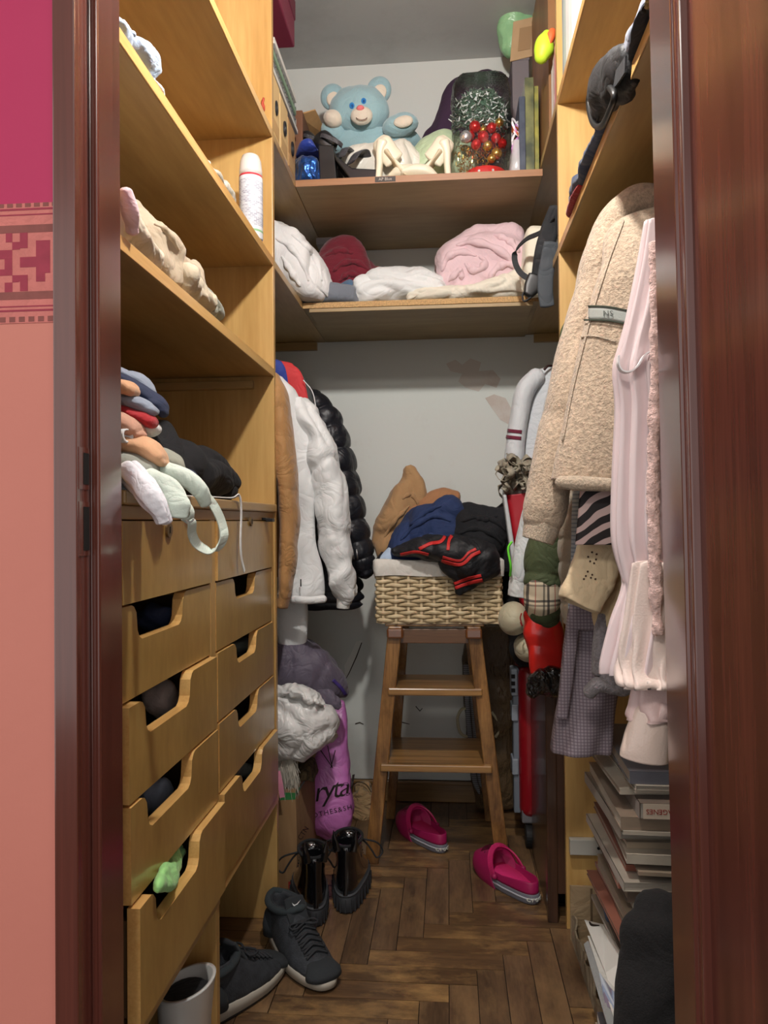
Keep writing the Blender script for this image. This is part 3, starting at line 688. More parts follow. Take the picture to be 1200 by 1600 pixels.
# clothes on the chest
def c(nm, pts, m, label, amp=.004, f=16, seed=1, **k): return one(sp(nm, pts, m, None, amp, f, seed, **k), label, 'clothing')
one(pilex('black_sweater', [(235, 640, XL-.10, XL-.34), (268, 650, XL-.06, XL-.34), (300, 662, XL-.05, XL-.32), (330, 690, XL-.03, XL-.30), (358, 700, XL-.02, XL-.26), (370, 724, XL-.03, XL-.2), (368, 745, XL-.03, XL-.16)], ZT, black, amp=.018, f=9, seed=12), 'black knitted garment heaped on the drawer chest top', 'clothing')
c('denim_trousers', [(150, 590, 1.12, 10, 40), (196, 596, 1.1, 10, 40), (222, 612, 1.1, 11, 36), (246, 632, 1.1, 10, 30), (252, 645, 1.1, 7, 20)], navy, 'dark denim garment folded at the top of the stack on the chest')
c('blue_grey_shirt', [(150, 580, 1.14, 9, 40), (200, 587, 1.13, 9, 38), (222, 598, 1.13, 9, 30), (234, 612, 1.13, 6, 22)], greyb, 'grey blue garment topmost behind the denim on the chest')
c('peach_shirt', [(150, 600, 1.06, 12, 30), (196, 606, 1.05, 12, 30), (208, 612, 1.05, 9, 24)], peach, 'peach garment end below the denim at the stack top')
c('grey_blue_jersey', [(160, 620, 1.08, 14, 34), (205, 628, 1.07, 14, 34), (228, 636, 1.07, 12, 28), (240, 643, 1.07, 8, 20)], greyb, 'grey blue jersey folded above the red cloth in the stack', seed=4)
c('red_cloth', [(170, 640, 1.09, 12, 34), (212, 650, 1.07, 12, 34), (228, 657, 1.06, 12, 28), (235, 661, 1.06, 9, 20)], redc, 'red cloth folded in the middle of the stack on the chest', seed=5)
c('white_vest', [(180, 665, 1.10, 12, 30), (226, 668, 1.09, 16, 34), (240, 670, 1.09, 12, 24)], white, 'white garment edge just below the red cloth in the stack', seed=6)
c('dusty_peach_shirt', [(150, 652, 1.05, 18, 40), (196, 664, 1.04, 18, 34), (212, 673, 1.04, 14, 28), (218, 680, 1.04, 9, 20)], cloth('dusty_peach', srgb(196, 150, 126), .9, .1), 'dusty peach folded garment left of the white garment in the stack', seed=7)
c('rolled_white_sock', [(186, 682, 1.02, 11, 12), (200, 681, 1.015, 11, 12)], white, 'small white roll sticking out beside the door jamb on the chest', seed=8, ends=('round', 'open'))
c('peach_trousers', [(150, 690, 1.08, 16, 44), (205, 696, 1.05, 18, 40), (232, 704, 1.04, 17, 34), (250, 717, 1.04, 12, 26), (256, 724, 1.04, 7, 18)], peach, 'large peach folded garment lowest of the peach ones on the chest', seed=9)
c('grey_green_shirt', [(180, 716, 1.10, 18, 44), (240, 716, 1.10, 20, 44), (270, 724, 1.12, 16, 34), (286, 735, 1.13, 9, 22)], greyg, 'grey green folded garment behind the mint strap garment', seed=10)
c('grey_jersey', [(160, 725, 1.06, 20, 40), (205, 728, 1.03, 22, 34), (235, 738, 1.03, 16, 26)], cloth('mid_grey_jersey', srgb(148, 152, 142), .9, .1), 'mid grey garment under the peach one on the chest', seed=11)
c('navy_roll', [(270, 748, 1.26, 12, 24), (292, 746, 1.24, 12, 20), (302, 752, 1.24, 10, 16)], navy, 'navy cloth roll at the foot of the black heap on the chest', seed=12)
# white ribbed garment hanging over the chest edge
rib = cloth('ribbed_white', srgb(226, 226, 232), .9, .04, st=(1, 1, 1), bump=.6, bscale=120)
wr = thing('ribbed_shirt', 'white ribbed garment folded over the chest front edge', 'clothing')
for k, (du, dy, s_) in enumerate(((0, 0, 0), (8, .008, 1), (-7, .014, 2))):
    sp('fold', [(196+du, 730, 1.0+dy, 14, 9), (216+du, 752, .995+dy, 16, 9), (238+du, 780, .985+dy, 15, 7), (250+du*.6, 800, .985+dy, 11, 5), (256+du*.6, 816, .988+dy, 9, 4)], rib, wr, .002, 22, 3+k)
mg = thing('strap_garment', 'mint white strappy garment hanging in a loop over the drawer fronts', 'clothing')
sp('body', [(200, 735, 1.02, 8, 12), (235, 744, 1.02, 14, 14), (262, 764, 1.02, 20, 12), (278, 790, 1.01, 22, 7), (276, 806, 1.01, 18, 4)], mint, mg, .003, 16, 5)
sp('body', [(232, 728, 1.06, 10, 12), (262, 736, 1.05, 13, 13), (290, 748, 1.05, 16, 10), (312, 768, 1.05, 14, 7), (322, 788, 1.06, 10, 5)], mint, mg, .003, 16, 6)
strap('strap', [P(u, v, y) for u, v, y in ((318, 770, 1.06), (334, 790, 1.07), (346, 815, 1.08), (350, 838, 1.08), (342, 855, 1.08), (325, 860, 1.07), (308, 850, 1.06), (300, 834, 1.05), (300, 818, 1.04), (296, 812, 1.04), (288, 806, 1.03))], .014, .0022, mint, mg, 60, axis=(.55, .8, .2))
strap('strap', [P(u, v, y) for u, v, y in ((278, 778, 1.02), (292, 786, 1.02), (300, 800, 1.02), (296, 810, 1.02), (284, 808, 1.02), (276, 796, 1.02))], .007, .002, mint, mg, 40, axis=(.55, .8, .2))
MB().tube([P(296, 809, 1.035)+Vector((.006*math.cos(a), 0, .006*math.sin(a))) for a in np.linspace(0, 6, 14)], .0015, 6).build('strap_ring', plain('ring_steel', (.7, .7, .7, 1), .3, 1), mg, True)
ws = [PX(u, v, XL+.012) for u, v in ((370, 763), (374, 775), (377, 800), (376, 840), (377, 870), (382, 893))]
yw = ws[0].y
tag(strap('thin_strap', [Vector((XL-.05, PX(300, 762, XL).y+.04, ZT+.004)), Vector((XL-.02, yw-.08, ZT+.005)), Vector((XL+.004, yw-.01, ZT+.005))]+ws[1:], .009, .002, white, None, 50, axis=(0, 1, 0)),
    'thin white strap hanging from the chest top down the far drawers', 'strap')
# bits in the drawer notches
for (u, v, nm, m, lb, rr) in ((262, 1085, 'pinkish_cloth', cloth('dusty_cloth', srgb(186, 168, 158), .9, .2, 30), 'greyish pink cloth showing in the third left drawer notch', .03), (250, 1235, 'grey_cloth', greyb, 'grey cloth showing in the fourth left drawer notch', .028),
      (383, 1005, 'grey_cloth', cloth('mid_grey_jersey', srgb(148, 152, 142)), 'grey cloth showing in the third far drawer notch', .02), (380, 1200, 'grey_cloth', cloth('mid_grey_jersey', srgb(148, 152, 142)), 'grey cloth showing in the lowest far drawer notch', .02), (250, 955, 'grey_cloth', navy, 'dark cloth deep in the second left drawer notch', .02)):
    p = PX(u, v, XL-.05); b = MB().ell((p.x-.01, p.y, p.z-.008), (.03, rr*1.3, rr)).build(nm, m, None, True); wrinkle(b, .010, 22, int(u)); one(b, lb, 'clothing')
lime = cloth('lime_cloth', srgb(160, 226, 140), .7, .08, bump=.1)
p0, p1, p2 = PX(250, 1385, XL+.03), PX(262, 1362, XL+.0), PX(284, 1325, XL-.02)
lc = sl('lime_cloth', [(p0, .006, .006), (PX(256, 1372, XL+.02), .018, .012), (p1+Vector((0, 0, -.004)), .020, .014), (PX(274, 1345, XL-.01), .018, .012), (p2, .008, .006)], lime, None, .006, 24, 3, up=(1, 0, .3))
one(lc, 'lime green cloth poking out of the lowest left drawer notch', 'clothing')
tag(MB().box((XL-.03, 1.80, 1.006), (XL+.006, 1.84, 1.012)).box((XL+.004, 1.805, 1.002), (XL+.02, 1.83, 1.010)).build('black_clip', plain('black_plastic', (.01, .01, .01, 1), .4), None, bevel=.001), 'small black clip above the far top drawer', 'clip')

# ================================================================== UPPER FAR LEFT
xq = XL-.006
cb = plain('cream_board', srgb(216, 186, 132), .6); cb2 = woodmat('kraft_box', srgb(170, 132, 86), srgb(190, 150, 102), 'z', 8, .3, .7, 0, bump=.02)
for k, (y0, w_, h_, m_, lb) in enumerate(((1.945, .095, .17, cb, 'cream magazine file nearest the partition on the upper left shelf'), (2.045, .10, .165, cb, 'cream magazine file second along with a black finger hole'),
                                          (2.150, .10, .155, cb2, 'kraft brown magazine file farthest along the upper left shelf'))):
    t = thing('magazine_file', lb, 'file box', 'magazine files on the upper left shelf')
    MB().box((xq-.24, y0, S3+T), (xq, y0+w_, S3+T+h_)).build('box', m_, t, bevel=.002)
    p = Vector((xq+.001, y0+w_*.5, S3+T+h_*.55))
    ring = [(p + Vector((.001, .011*math.cos(a), .018*math.sin(a)))) for a in np.linspace(0, 2*PI, 20, endpoint=False)]
    MB().tube(ring, .0035 if k else .002, 6, closed=True).build('finger_ring', plain('ring_black', (.012, .012, .014, 1), .4), t, True)
    MB().prism([(0.011*math.cos(a), .018*math.sin(a)) for a in np.linspace(0, 2*PI, 20, endpoint=False)], 0, .001, basis(p-Vector((.0005, 0, 0)), (0, 1, 0), (0, 0, 1), (1, 0, 0))).build('finger_hole', dk, t)
    MB().box((xq, y0+.01, S3+T+.02), (xq+.0006, y0+w_-.012, S3+T+.055)).build('label_frame', plain('label_tan', srgb(190, 156, 108), .7), t)
zz = S3+T+.172; rnd = random.Random(3)
nbm = [plain('nb_white', srgb(214, 214, 210), .6), plain('nb_grey', srgb(150, 156, 160), .6), plain('nb_green', srgb(130, 158, 134), .6), plain('nb_blue', srgb(130, 144, 160), .5), plain('nb_cream', srgb(206, 196, 170), .6)]
pages = cloth('paper_block', srgb(226, 222, 210), .9, .12, 90, st=(1, 1, 12), bump=0)
names = ['white', 'grey', 'white', 'green', 'grey blue', 'white', 'cream', 'grey']
for k in range(7):
    h_ = rnd.choice((.013, .016, .019)); dx = rnd.uniform(-.008, .008); y0, y1 = 1.95+rnd.uniform(0, .02), 2.27+rnd.uniform(-.02, .02)
    mm = nbm[{'white': 0, 'grey': 1, 'green': 2, 'grey blue': 3, 'cream': 4}[names[k]]]
    t = thing('notebook', names[k]+' notebook '+('lowest', 'second lowest', 'third', 'middle', 'third from top', 'second from top', 'topmost')[k]+' in the stack over the magazine files', 'notebook', 'notebooks stacked on the magazine files')
    MB().box((xq-.2+dx, y0, zz+.0012), (xq+dx-.002, y1, zz+h_-.0012)).build('pages', pages, t)
    MB().box((xq-.2+dx, y0, zz), (xq+dx, y1, zz+.0012)).box((xq-.2+dx, y0, zz+h_-.0012), (xq+dx, y1, zz+h_)).box((xq+dx-.0008, y0, zz+.001), (xq+dx, y1, zz+h_-.001)).build('cover', mm, t)
    if k in (1, 4): MB().tube([Vector((xq+dx+.002, y0+.006*i, zz+h_/2+.006*math.sin(i*PI/2*1.0))) for i in range(int((y1-y0)/.006))], .0012, 5).build('wire_spiral', chrome, t, True)
    zz += h_+.0006
board('shelf', (WL, YP+T+.001, 2.40), (XL-.06, 2.30, 2.418), birch_y, fu)
mb_ = thing('maroon_box', 'maroon box at the very top left under the ceiling', 'box')
mar = plain('maroon_card', srgb(128, 44, 70), .5)
MB().box((XL-.30, 1.96, 2.419), (XL-.005, 2.25, 2.52)).build('box', mar, mb_, bevel=.004)
MB().box((XL-.303, 1.957, 2.50), (XL-.002, 2.253, 2.56)).build('lid', plain('maroon_lid', srgb(110, 36, 58), .5), mb_, bevel=.004)
dbx = thing('brown_box', 'dark brown box behind the magazine files with an open cardboard flap', 'box')
dbm = woodmat('dark_brown_card', srgb(84, 52, 34), srgb(112, 72, 48), 'z', 10, .3, .6, 0)
MB().box((XL-.25, 2.33, S3+T), (XL+.002, 2.56, 2.275)).build('box', dbm, dbx, bevel=.003)
MB().add([(XL-.02, 2.36, 2.275), (XL+.03, 2.40, 2.31), (XL+.045, 2.55, 2.30), (XL-.02, 2.55, 2.275), (XL-.02, 2.36, 2.279), (XL+.03, 2.40, 2.314), (XL+.045, 2.55, 2.304), (XL-.02, 2.55, 2.279)],
         [(0,1,2,3), (4,5,6,7), (0,1,5,4), (1,2,6,5), (2,3,7,6), (3,0,4,7)]).build('flap', cb2, dbx)
rr_ = MB(); 
for k in range(5): 
    q = P(412, 168, 1.915); rr_.tube([q+Vector((.002*math.sin(i+k), -.004-.001*k, -.012+.006*i+.002*k)) for i in range(5)], .003, 6)
tag(rr_.build('red_twist', plain('red_twist', srgb(170, 70, 50), .7), None, True), 'little red twisted ornament hung on the partition edge', 'ornament')
# ================================================================== UPPER BACK SHELF
ZS = S3+.018
one(pile('blue_pouch', [(466, 250, 2.30, .03), (474, 230, 2.28, .05), (488, 226, 2.27, .05), (498, 240, 2.27, .04)], ZS+.10, cloth('royal_blue_nylon', srgb(30, 58, 150), .5, .2), amp=.004, f=20, N=30), 'royal blue nylon pouch at the left end of the upper shelf', 'pouch')
fo = pile('foil_packet', [(466, 252, 2.29, .03), (476, 248, 2.26, .04), (494, 250, 2.26, .04), (499, 262, 2.26, .03)], ZS+.0, cloth('blue_foil', srgb(40, 90, 170), .25, .5, 40, bump=.6, bscale=90, metal=.7), amp=.006, f=26, N=30)
one(fo, 'shiny blue foil packet under the blue pouch', 'packet')
# --- teddy
tb = cloth('teddy_blue', srgb(150, 184, 192), .95, .06, 20, .5, 260, .5); tcm = cloth('teddy_cream', srgb(222, 210, 192), .95, .06, 20, .4, 260, .5)
yt = 2.47; s = yt/FPX
te = thing('teddy_bear', 'light blue floppy plush bear with pink nose on the upper back shelf', 'plush toy')
def E(nm, u, v, w_, h_, d_, m_, dy=0, rot=0, par=te, amp=.002, sd=1):
    o = MB().ell((0, 0, 0), (w_*s, d_*s, h_*s), Matrix.Rotation(math.radians(-rot), 3, 'Y'), 32, 20).build(nm, m_, par, True)
    pc_ = P(u, v, yt+dy); 
    o.data.transform(Matrix.Translation(pc_))
    if amp: wrinkle(o, amp, 16, sd)
    return o
E('body', 580, 224, 80, 32, 30, tb, .05, 0, amp=.014, sd=2)
hd_ = E('head', 562, 172, 47, 37, 30, tb, 0, -8, amp=.0055)
for (u, v, rt, k) in ((520, 152, 12, 1), (592, 141, -10, 2)):
    ea = E('ear', u, v, 20, 22, 9, tb, .015, rt, amp=.001, sd=k); E('inner_ear', u+1, v+3, 11, 13, 3, tcm, .0, rt, ea, 0)
E('muzzle', 565, 181, 17, 14, 10, tcm, -.058, 0, hd_, .001)
E('nose', 563, 169, 6, 4.5, 4, plain('nose_pink', srgb(226, 120, 122), .7), -.075, 0, hd_, 0)
for u, v in ((550, 165), (568, 158)):
    ey = E('eye', u, v, 4.2, 5, 2.5, plain('eye_blue', srgb(50, 130, 200), .4), -.058, 0, hd_, 0); E('pupil', u+.5, v, 1.6, 2.2, 1.5, plain('eye_dark', srgb(30, 80, 150), .3), -.064, 0, ey, 0)
sm = [P(565+9*math.cos(a), 181-5*math.sin(a)+1, yt-.0805) for a in np.linspace(PI+.3, 2*PI-.3, 10)]
MB().tube([p + Vector((0, .001, 0)) for p in sm], .0012, 6).build('smile', plain('stitch_brown', srgb(110, 80, 70), .8), hd_, True)
E('arm', 626, 196, 28, 17, 20, tb, -.02, 12, amp=.003, sd=4); E('paw', 630, 190, 15, 9, 6, tcm, -.058, 8, amp=.001)
E('arm', 522, 203, 20, 22, 18, tb, .01, -30, amp=.003, sd=5); E('paw', 520, 186, 15, 13, 14, tcm, -.03, -20, amp=.001)
E('foot', 512, 210, 10, 18, 14, tcm, .03, 0, amp=.002)
satin = cloth('white_satin', srgb(226, 222, 210), .35, .05, 8, .1, 100, .1)
one(pile('satin_cushion', [(536, 256, 2.38, .05), (550, 240, 2.38, .08), (590, 230, 2.38, .09), (630, 222, 2.38, .09), (650, 238, 2.38, .06)], ZS, satin, amp=.012, f=12, seed=4), 'white satin cushion lying in front of the plush bear', 'cushion')
one(pile('green_cushion', [(635, 246, 2.42, .05), (660, 224, 2.42, .09), (690, 212, 2.42, .1), (716, 214, 2.42, .08)], ZS, cloth('pale_green_satin', srgb(186, 206, 170), .5, .06), amp=.006, f=9, seed=6), 'pale green cushion behind the cream heels', 'cushion')
one(pile('purple_garment', [(664, 206, 2.66, .05), (680, 186, 2.66, .07), (705, 138, 2.66, .08), (735, 118, 2.66, .08), (775, 116, 2.66, .08), (800, 130, 2.66, .07)], ZS, cloth('deep_purple', srgb(62, 40, 66), .9, .15), amp=.012, f=8, seed=8), 'deep purple garment bundled against the back wall on the upper shelf', 'clothing')
# --- shoes with heels
def sweepz(nm, prof, y, th, m, par, bevel=.002):
    """outline in pixels given a thickness in depth"""
    V = [P(u, v, y) for u, v in prof]; n = len(V); W_ = [p + Vector((0, th, 0)) for p in V]
    return MB().add(V+W_, [tuple(range(n)), tuple(reversed(range(n, 2*n)))] + [(i, (i+1) % n, n+(i+1) % n, n+i) for i in range(n)]).build(nm, m, par, False, bevel)
blk = plain('black_leather', srgb(20, 20, 22), .35, coat=.3); gl = cloth('black_glitter', srgb(30, 30, 34), .35, .9, 400, .8, 500, .1, col2=srgb(90, 90, 96))
crl = plain('cream_leather', srgb(228, 220, 198), .4, coat=.2); crl2 = plain('cream_insole', srgb(206, 190, 160), .6)
def platform(ox, y, lb):
    t = thing('platform_sandal', lb, 'shoe', 'black platform sandals on the upper shelf')
    sweepz('heel', [(497+ox, 226), (521+ox, 226), (527+ox, 288.5), (499+ox, 288.5)], y, .055, blk, t, .004)
    sweepz('sole', [(521+ox, 240), (550+ox, 262), (588+ox, 264), (590+ox, 284), (582+ox, 287), (552+ox, 287), (538+ox, 268), (524+ox, 250)], y, .062, blk, t, .004)
    sl('heel_counter', [(P(500+ox, 216, y+.03), .018, .03), (P(506+ox, 222, y+.03), .022, .032), (P(516+ox, 232, y+.03), .018, .03)], blk, t, 0)
    strap('ankle_strap', [P(u+ox, v, y+dy) for u, v, dy in ((498, 214, .03), (506, 212, -.002), (528, 222, -.004), (534, 228, .03), (520, 216, .062), (503, 210, .06), (498, 214, .03))], .012, .003, gl, t, 40, axis=(.3, 0, 1))
    sl('toe_strap', [(P(548+ox, 254, y-.002), .02, .004), (P(558+ox, 240, y+.015), .024, .004), (P(566+ox, 238, y+.035), .024, .004), (P(572+ox, 250, y+.062), .02, .004)], gl, t, 0, up=(0, 0, 1))
    sl('buckle_strap', [(P(534+ox, 244, y-.002), .012, .003), (P(540+ox, 232, y+.02), .013, .003), (P(548+ox, 236, y+.062), .012, .003)], gl, t, 0, up=(0, 0, 1))
platform(0, 2.235, 'black platform sandal standing at the front of the upper shelf')
platform(-27, 2.325, 'black platform sandal behind its pair near the blue pouch')
def heelshoe(f, y, lb):
    t = thing('cream_heel', lb, 'shoe', 'cream high heels on the upper shelf')
    F_ = lambda u, v, dy=0: P(f(u), v, y+dy)
    # tall block heel seen from behind, slanted sole, toe part
    sl('heel', [(F_(591, 284.5), .010, .018), (F_(593, 262), .010, .018), (F_(594, 240), .013, .022), (F_(598, 226), .018, .026)], crl, t, 0, e=3)
    sl('heel_counter', [(F_(592, 218), .006, .022), (F_(597, 224), .018, .030), (F_(606, 238), .018, .031), (F_(616, 250), .010, .031)], crl, t, 0)
    sl('shank', [(F_(604, 240), .010, .026), (F_(616, 256), .005, .026), (F_(628, 274), .005, .030), (F_(640, 282), .005, .034), (F_(664, 284), .004, .034)], crl2, t, 0, up=(0, 1, 0))
    sl('toe_upper', [(F_(630, 274), .014, .034), (F_(648, 271), .022, .038), (F_(668, 273), .021, .037), (F_(682, 279), .010, .024)], crl, t, .001, up=(0, 1, 0))
    sl('strap', [(F_(606, 244), .005, .003), (F_(618, 252, -.02), .005, .003), (F_(632, 266, -.03), .006, .003)], crl, t, 0, up=(0, 1, 0))
heelshoe(lambda u: u, 2.25, 'cream high heel shoe standing nearest the black sandals')
heelshoe(lambda u: 1292-u-0, 2.26, 'cream high heel shoe facing its pair beside the christmas bag')
def cello():
    m = bpy.data.materials.new('cellophane'); m.use_nodes = True; N = m.node_tree.nodes; L = m.node_tree.links; N.clear()
    o = N.new('ShaderNodeOutputMaterial'); mx = N.new('ShaderNodeMixShader'); t = N.new('ShaderNodeBsdfTransparent'); g = N.new('ShaderNodeBsdfGlossy'); f = N.new('ShaderNodeFresnel')
    t.inputs[0].default_value = (.97, .98, .98, 1); g.inputs['Roughness'].default_value = .12; f.inputs[0].default_value = 1.35
    n = N.new('ShaderNodeTexNoise'); n.inputs['Scale'].default_value = 30; n.inputs['Detail'].default_value = 3; b = N.new('ShaderNodeBump'); b.inputs['Strength'].default_value = .6; b.inputs['Distance'].default_value = .01
    L.new(n.outputs[0], b.inputs['Height']); L.new(b.outputs[0], g.inputs['Normal']); L.new(b.outputs[0], f.inputs['Normal'])
    L.new(f.outputs[0], mx.inputs[0]); L.new(t.outputs[0], mx.inputs[1]); L.new(g.outputs[0], mx.inputs[2]); L.new(mx.outputs[0], o.inputs[0]); return m
# --- christmas bag
xm = thing('christmas_bag', 'clear cellophane bag with frosted wreath and red gold christmas baubles', 'gift bag'); yx = 2.31; sx = yx/FPX
grn = cloth('wreath_green', srgb(70, 100, 80), .9, .4, 60, .6, 200); frost = plain('frost_white', srgb(224, 230, 228), .8)
rnd = random.Random(8); g = MB(); fr_ = MB()
for k in range(1500):
    a = rnd.uniform(-.3, PI+.3); r0 = rnd.uniform(4, 43); u, v = 751+r0*math.cos(a)*1.0, 186-r0*math.sin(a)*1.05+rnd.uniform(-4, 8)
    p = P(u, v, yx+rnd.uniform(-.03, .04)); d = Vector((rnd.uniform(-1, 1), rnd.uniform(-1, .4), rnd.uniform(-1, 1))).normalized()*rnd.uniform(.012, .02)
    (g if rnd.random() < .74 else fr_).tube([p, p+d], [.0026, .0012], 3)
wo = g.build('wreath', grn, xm); wo['kind'] = 'stuff'; fo_ = fr_.build('frosted_tips', frost, wo); fo_['kind'] = 'stuff'
core = MB().ell(P(751, 172, yx+.02), (.065, .035, .062)).build('wreath_core', grn, xm, True); wrinkle(core, .012, 20, 2)
rb_, gb_ = plain('bauble_red', srgb(190, 30, 30), .15, .5), plain('bauble_gold', srgb(220, 180, 90), .18, .9)
for (u, v, r0, m_) in ((742, 198, 9, rb_), (768, 200, 8, rb_), (755, 214, 9, rb_), (780, 192, 7, gb_), (755, 203, 6, gb_), (735, 212, 7, rb_), (775, 216, 8, rb_), (762, 228, 8, gb_), (785, 224, 7, rb_), (744, 226, 8, rb_), (776, 240, 9, gb_), (768, 248, 7, gb_)):
    q = P(u, v, yx-.03); bo = MB().ell(q, (r0*sx,)*3, None, 16, 10).build('bauble', m_, xm, True); MB().tube([q+Vector((0, 0, r0*sx*.9)), q+Vector((0, 0, r0*sx*1.25))], .002, 8).build('cap', gb_, bo)
sil = MB().ell(P(728, 214, yx-.04), (.019, .016, .019), None, 20, 12).build('silver_medallion', plain('silver', (.75, .75, .78, 1), .2, .8), xm, True)
tg = MB()
for k in range(420):
    u, v = rnd.uniform(713, 764), rnd.uniform(228, 274)
    if k % 3 == 0: u, v = rnd.uniform(735, 790), rnd.uniform(190, 245)
    p = P(u, v, yx-.035+rnd.uniform(-.012, .03)); d = Vector((rnd.uniform(-1, 1), rnd.uniform(-1, .4), rnd.uniform(-1, 1))).normalized()*rnd.uniform(.006, .012); tg.tube([p, p+d], [.0011, .0009], 3, mi=0 if k % 3 else 1)
to = tg.build('tinsel', [plain('tinsel_gold', srgb(230, 190, 100), .2, .9), plain('tinsel_red', srgb(200, 60, 40), .2, .8)], xm); to['kind'] = 'stuff'
cz = P(758, 270, yx); rbm = plain('ribbon_red', srgb(206, 36, 34), .45)
drum = pmesh('red_tin', *lathe([(.062, 0), (.064, .003), (.064, .036), (.062, .04), (.05, .041)], 32), rbm, xm); drum.data.transform(Matrix.Translation((cz.x, yx+.01, ZS)))
for k in range(9):
    a = -PI/2+(k-4)*.32; c0 = Vector((cz.x+.0645*math.cos(a), yx+.01+.0645*math.sin(a), ZS+.012+(k % 2)*.013)); nv_ = Vector((math.cos(a), math.sin(a), 0)); tv = Vector((-math.sin(a), math.cos(a), 0))
    f_ = MB()
    for j in range(3): f_.box((-.004, -.0008, 0), (.004, .0008, .0006), basis(c0, tv, Vector((0, 0, 1)), nv_) @ Matrix.Rotation(j*PI/3, 4, 'Z'))
    f_.build('snowflake', frost, drum)
cel = []
for (uL, uR, v) in ((707, 797, 283), (706, 798, 250), (706, 797, 200), (705, 796, 150), (712, 792, 133)): p, q = P(uL, v, yx), P(uR, v, yx); cel.append(((p+q)/2, (q-p)/2, Vector((0, .07, 0))))
cel[0] = (Vector((cel[0][0].x, yx, ZS+.002)), cel[0][1], cel[0][2])
V, F = loft(cel, 40, 40, 3, 0, 0, 1, ('none', 'none')); co = fix(pmesh('cellophane', V, F, cello(), xm)); wrinkle(co, .006, 22, 4)
# --- white ribbons and clear bag at the right of it
rbg = thing('ribbon_bag', 'small clear bag of curled white and lilac gift ribbons', 'gift bag')
rw, rl, rp = plain('ribbon_white', srgb(230, 228, 232), .4), plain('ribbon_lilac', srgb(190, 130, 190), .4), plain('ribbon_copper', srgb(190, 100, 60), .3, .5)
for k, m_ in enumerate((rw, rl, rp, rw, rl)):
    c0 = P(809, 200+7*k, 2.27); pts = [c0+Vector((.018*math.sin(i*1.1+k), .012*math.cos(i*.9+k), .026*math.cos(i*1.3+k*1.7))) for i in range(9)]
    strap('ribbon', pts, .006, .001, m_, rbg, 60, axis=(0, 0, 1))
V, F = loft([(Vector((P(808, 280, 2.27).x, 2.27, ZS+.003)), Vector((.021, 0, 0)), Vector((0, .03, 0))), (P(809, 255, 2.27), Vector((.024, 0, 0)), Vector((0, .03, 0))), (P(809, 225, 2.27), Vector((.016, 0, 0)), Vector((0, .02, 0)))], 24, 24, 2.6, 0, 0, 1, ('none', 'round'))
o = fix(pmesh('clear_bag', V, F, plain('cloudy_plastic', (.85, .86, .88, 1), .2, alpha=.5), rbg)); wrinkle(o, .004, 30, 2)
# --- books standing at the right end
def book(name, lb, grp, x0, x1, y0, y1, z0, z1, m, spine='x-', lean=0):
    t = thing(name, lb, 'book', grp); c_ = .0016
    MB().box((x0+c_, y0+c_, z0+c_), (x1-c_, y1-c_, z1-c_)).build('pages', pages, t)
    b = MB()
    if spine == 'y-': b.box((x0, y0, z0), (x1, y0+c_, z1)).box((x0, y0+c_, z0), (x0+c_, y1, z1)).box((x1-c_, y0+c_, z0), (x1, y1, z1))
    elif spine == 'x-': b.box((x0, y0, z0), (x0+c_, y1, z1)).box((x0+c_, y0, z0), (x1, y0+c_, z1)).box((x0+c_, y1-c_, z0), (x1, y1, z1))
    b.build('cover', m, t, bevel=.0006); return t
def bm_(n, c_, c2, sc=30): return cloth(n, srgb(*c_), .4, .3, sc, 0, col2=srgb(*c2))
x = .217; g1 = 'books standing at the right end of the upper shelf'
for nm, w_, h_, dy, m_, lb in (('book', .018, .225, 0, bm_('book_darkblue', (40, 50, 70), (70, 80, 96)), 'dark blue standing book leftmost at the right end of the upper shelf'),
                               ('book', .026, .285, .01, bm_('book_olive', (130, 132, 84), (60, 70, 50), 22), 'olive patterned book with a yellow flower print on the upper shelf'),
                               ('book', .016, .27, .03, bm_('book_yellowgreen', (170, 160, 70), (90, 100, 60), 26), 'yellow green slim book right of the olive one'),
                               ):
    book(nm, lb, g1, x, x+w_-.001, 2.235+dy, 2.42, ZS, ZS+h_, m_, 'y-'); x += w_
x0 = XR+.004; g2 = 'red and white books above the right side shelf'
yb = 1.945
for w_, h_, m_, lb in ((.026, .17, bm_('book_red', (200, 44, 38), (180, 34, 34), 10), 'bright red book nearest on the far right side shelf'), (.022, .165, bm_('book_red2', (190, 52, 44), (170, 40, 40), 10), 'second red book on the far right side shelf'),
                       (.03, .15, bm_('book_spotted', (196, 170, 160), (150, 80, 80), 50), 'spiral bound spotted book behind the red books'), (.03, .14, bm_('book_white2', (214, 210, 200), (190, 186, 176)), 'off white book behind the red books')):
    book('book', lb, g2, x0, x0+.15, yb, yb+w_-.001, R3+T, R3+T+h_, m_); yb += w_
yb = 1.70
for k, (w_, h_, m_, lb) in enumerate(((.04, .30, bm_('book_white', (232, 232, 228), (216, 216, 212), 8), 'wide white standing book nearest above the near right shelf'), (.05, .32, bm_('book_white3', (220, 222, 220), (206, 210, 208), 8), 'tall white book in the middle above the near right shelf'),
                       (.035, .31, bm_('book_palegreen', (170, 186, 176), (150, 166, 158), 8), 'pale green white book second from the right partition panel'), (.02, .33, bm_('book_greyblue', (120, 136, 140), (100, 112, 118), 8), 'grey blue thin book against the right partition panel'))):
    book('book', lb, g2, x0-.002, x0+.18, yb, yb+w_-.001, R3+T, R3+T+h_, m_); yb += w_
crt = thing('wooden_crate', 'tall brown wooden crate on the far right side shelf', 'crate')
brn = woodmat('brown_board', srgb(120, 84, 52), srgb(150, 108, 70), 'z', 10, .1, .5, .1)
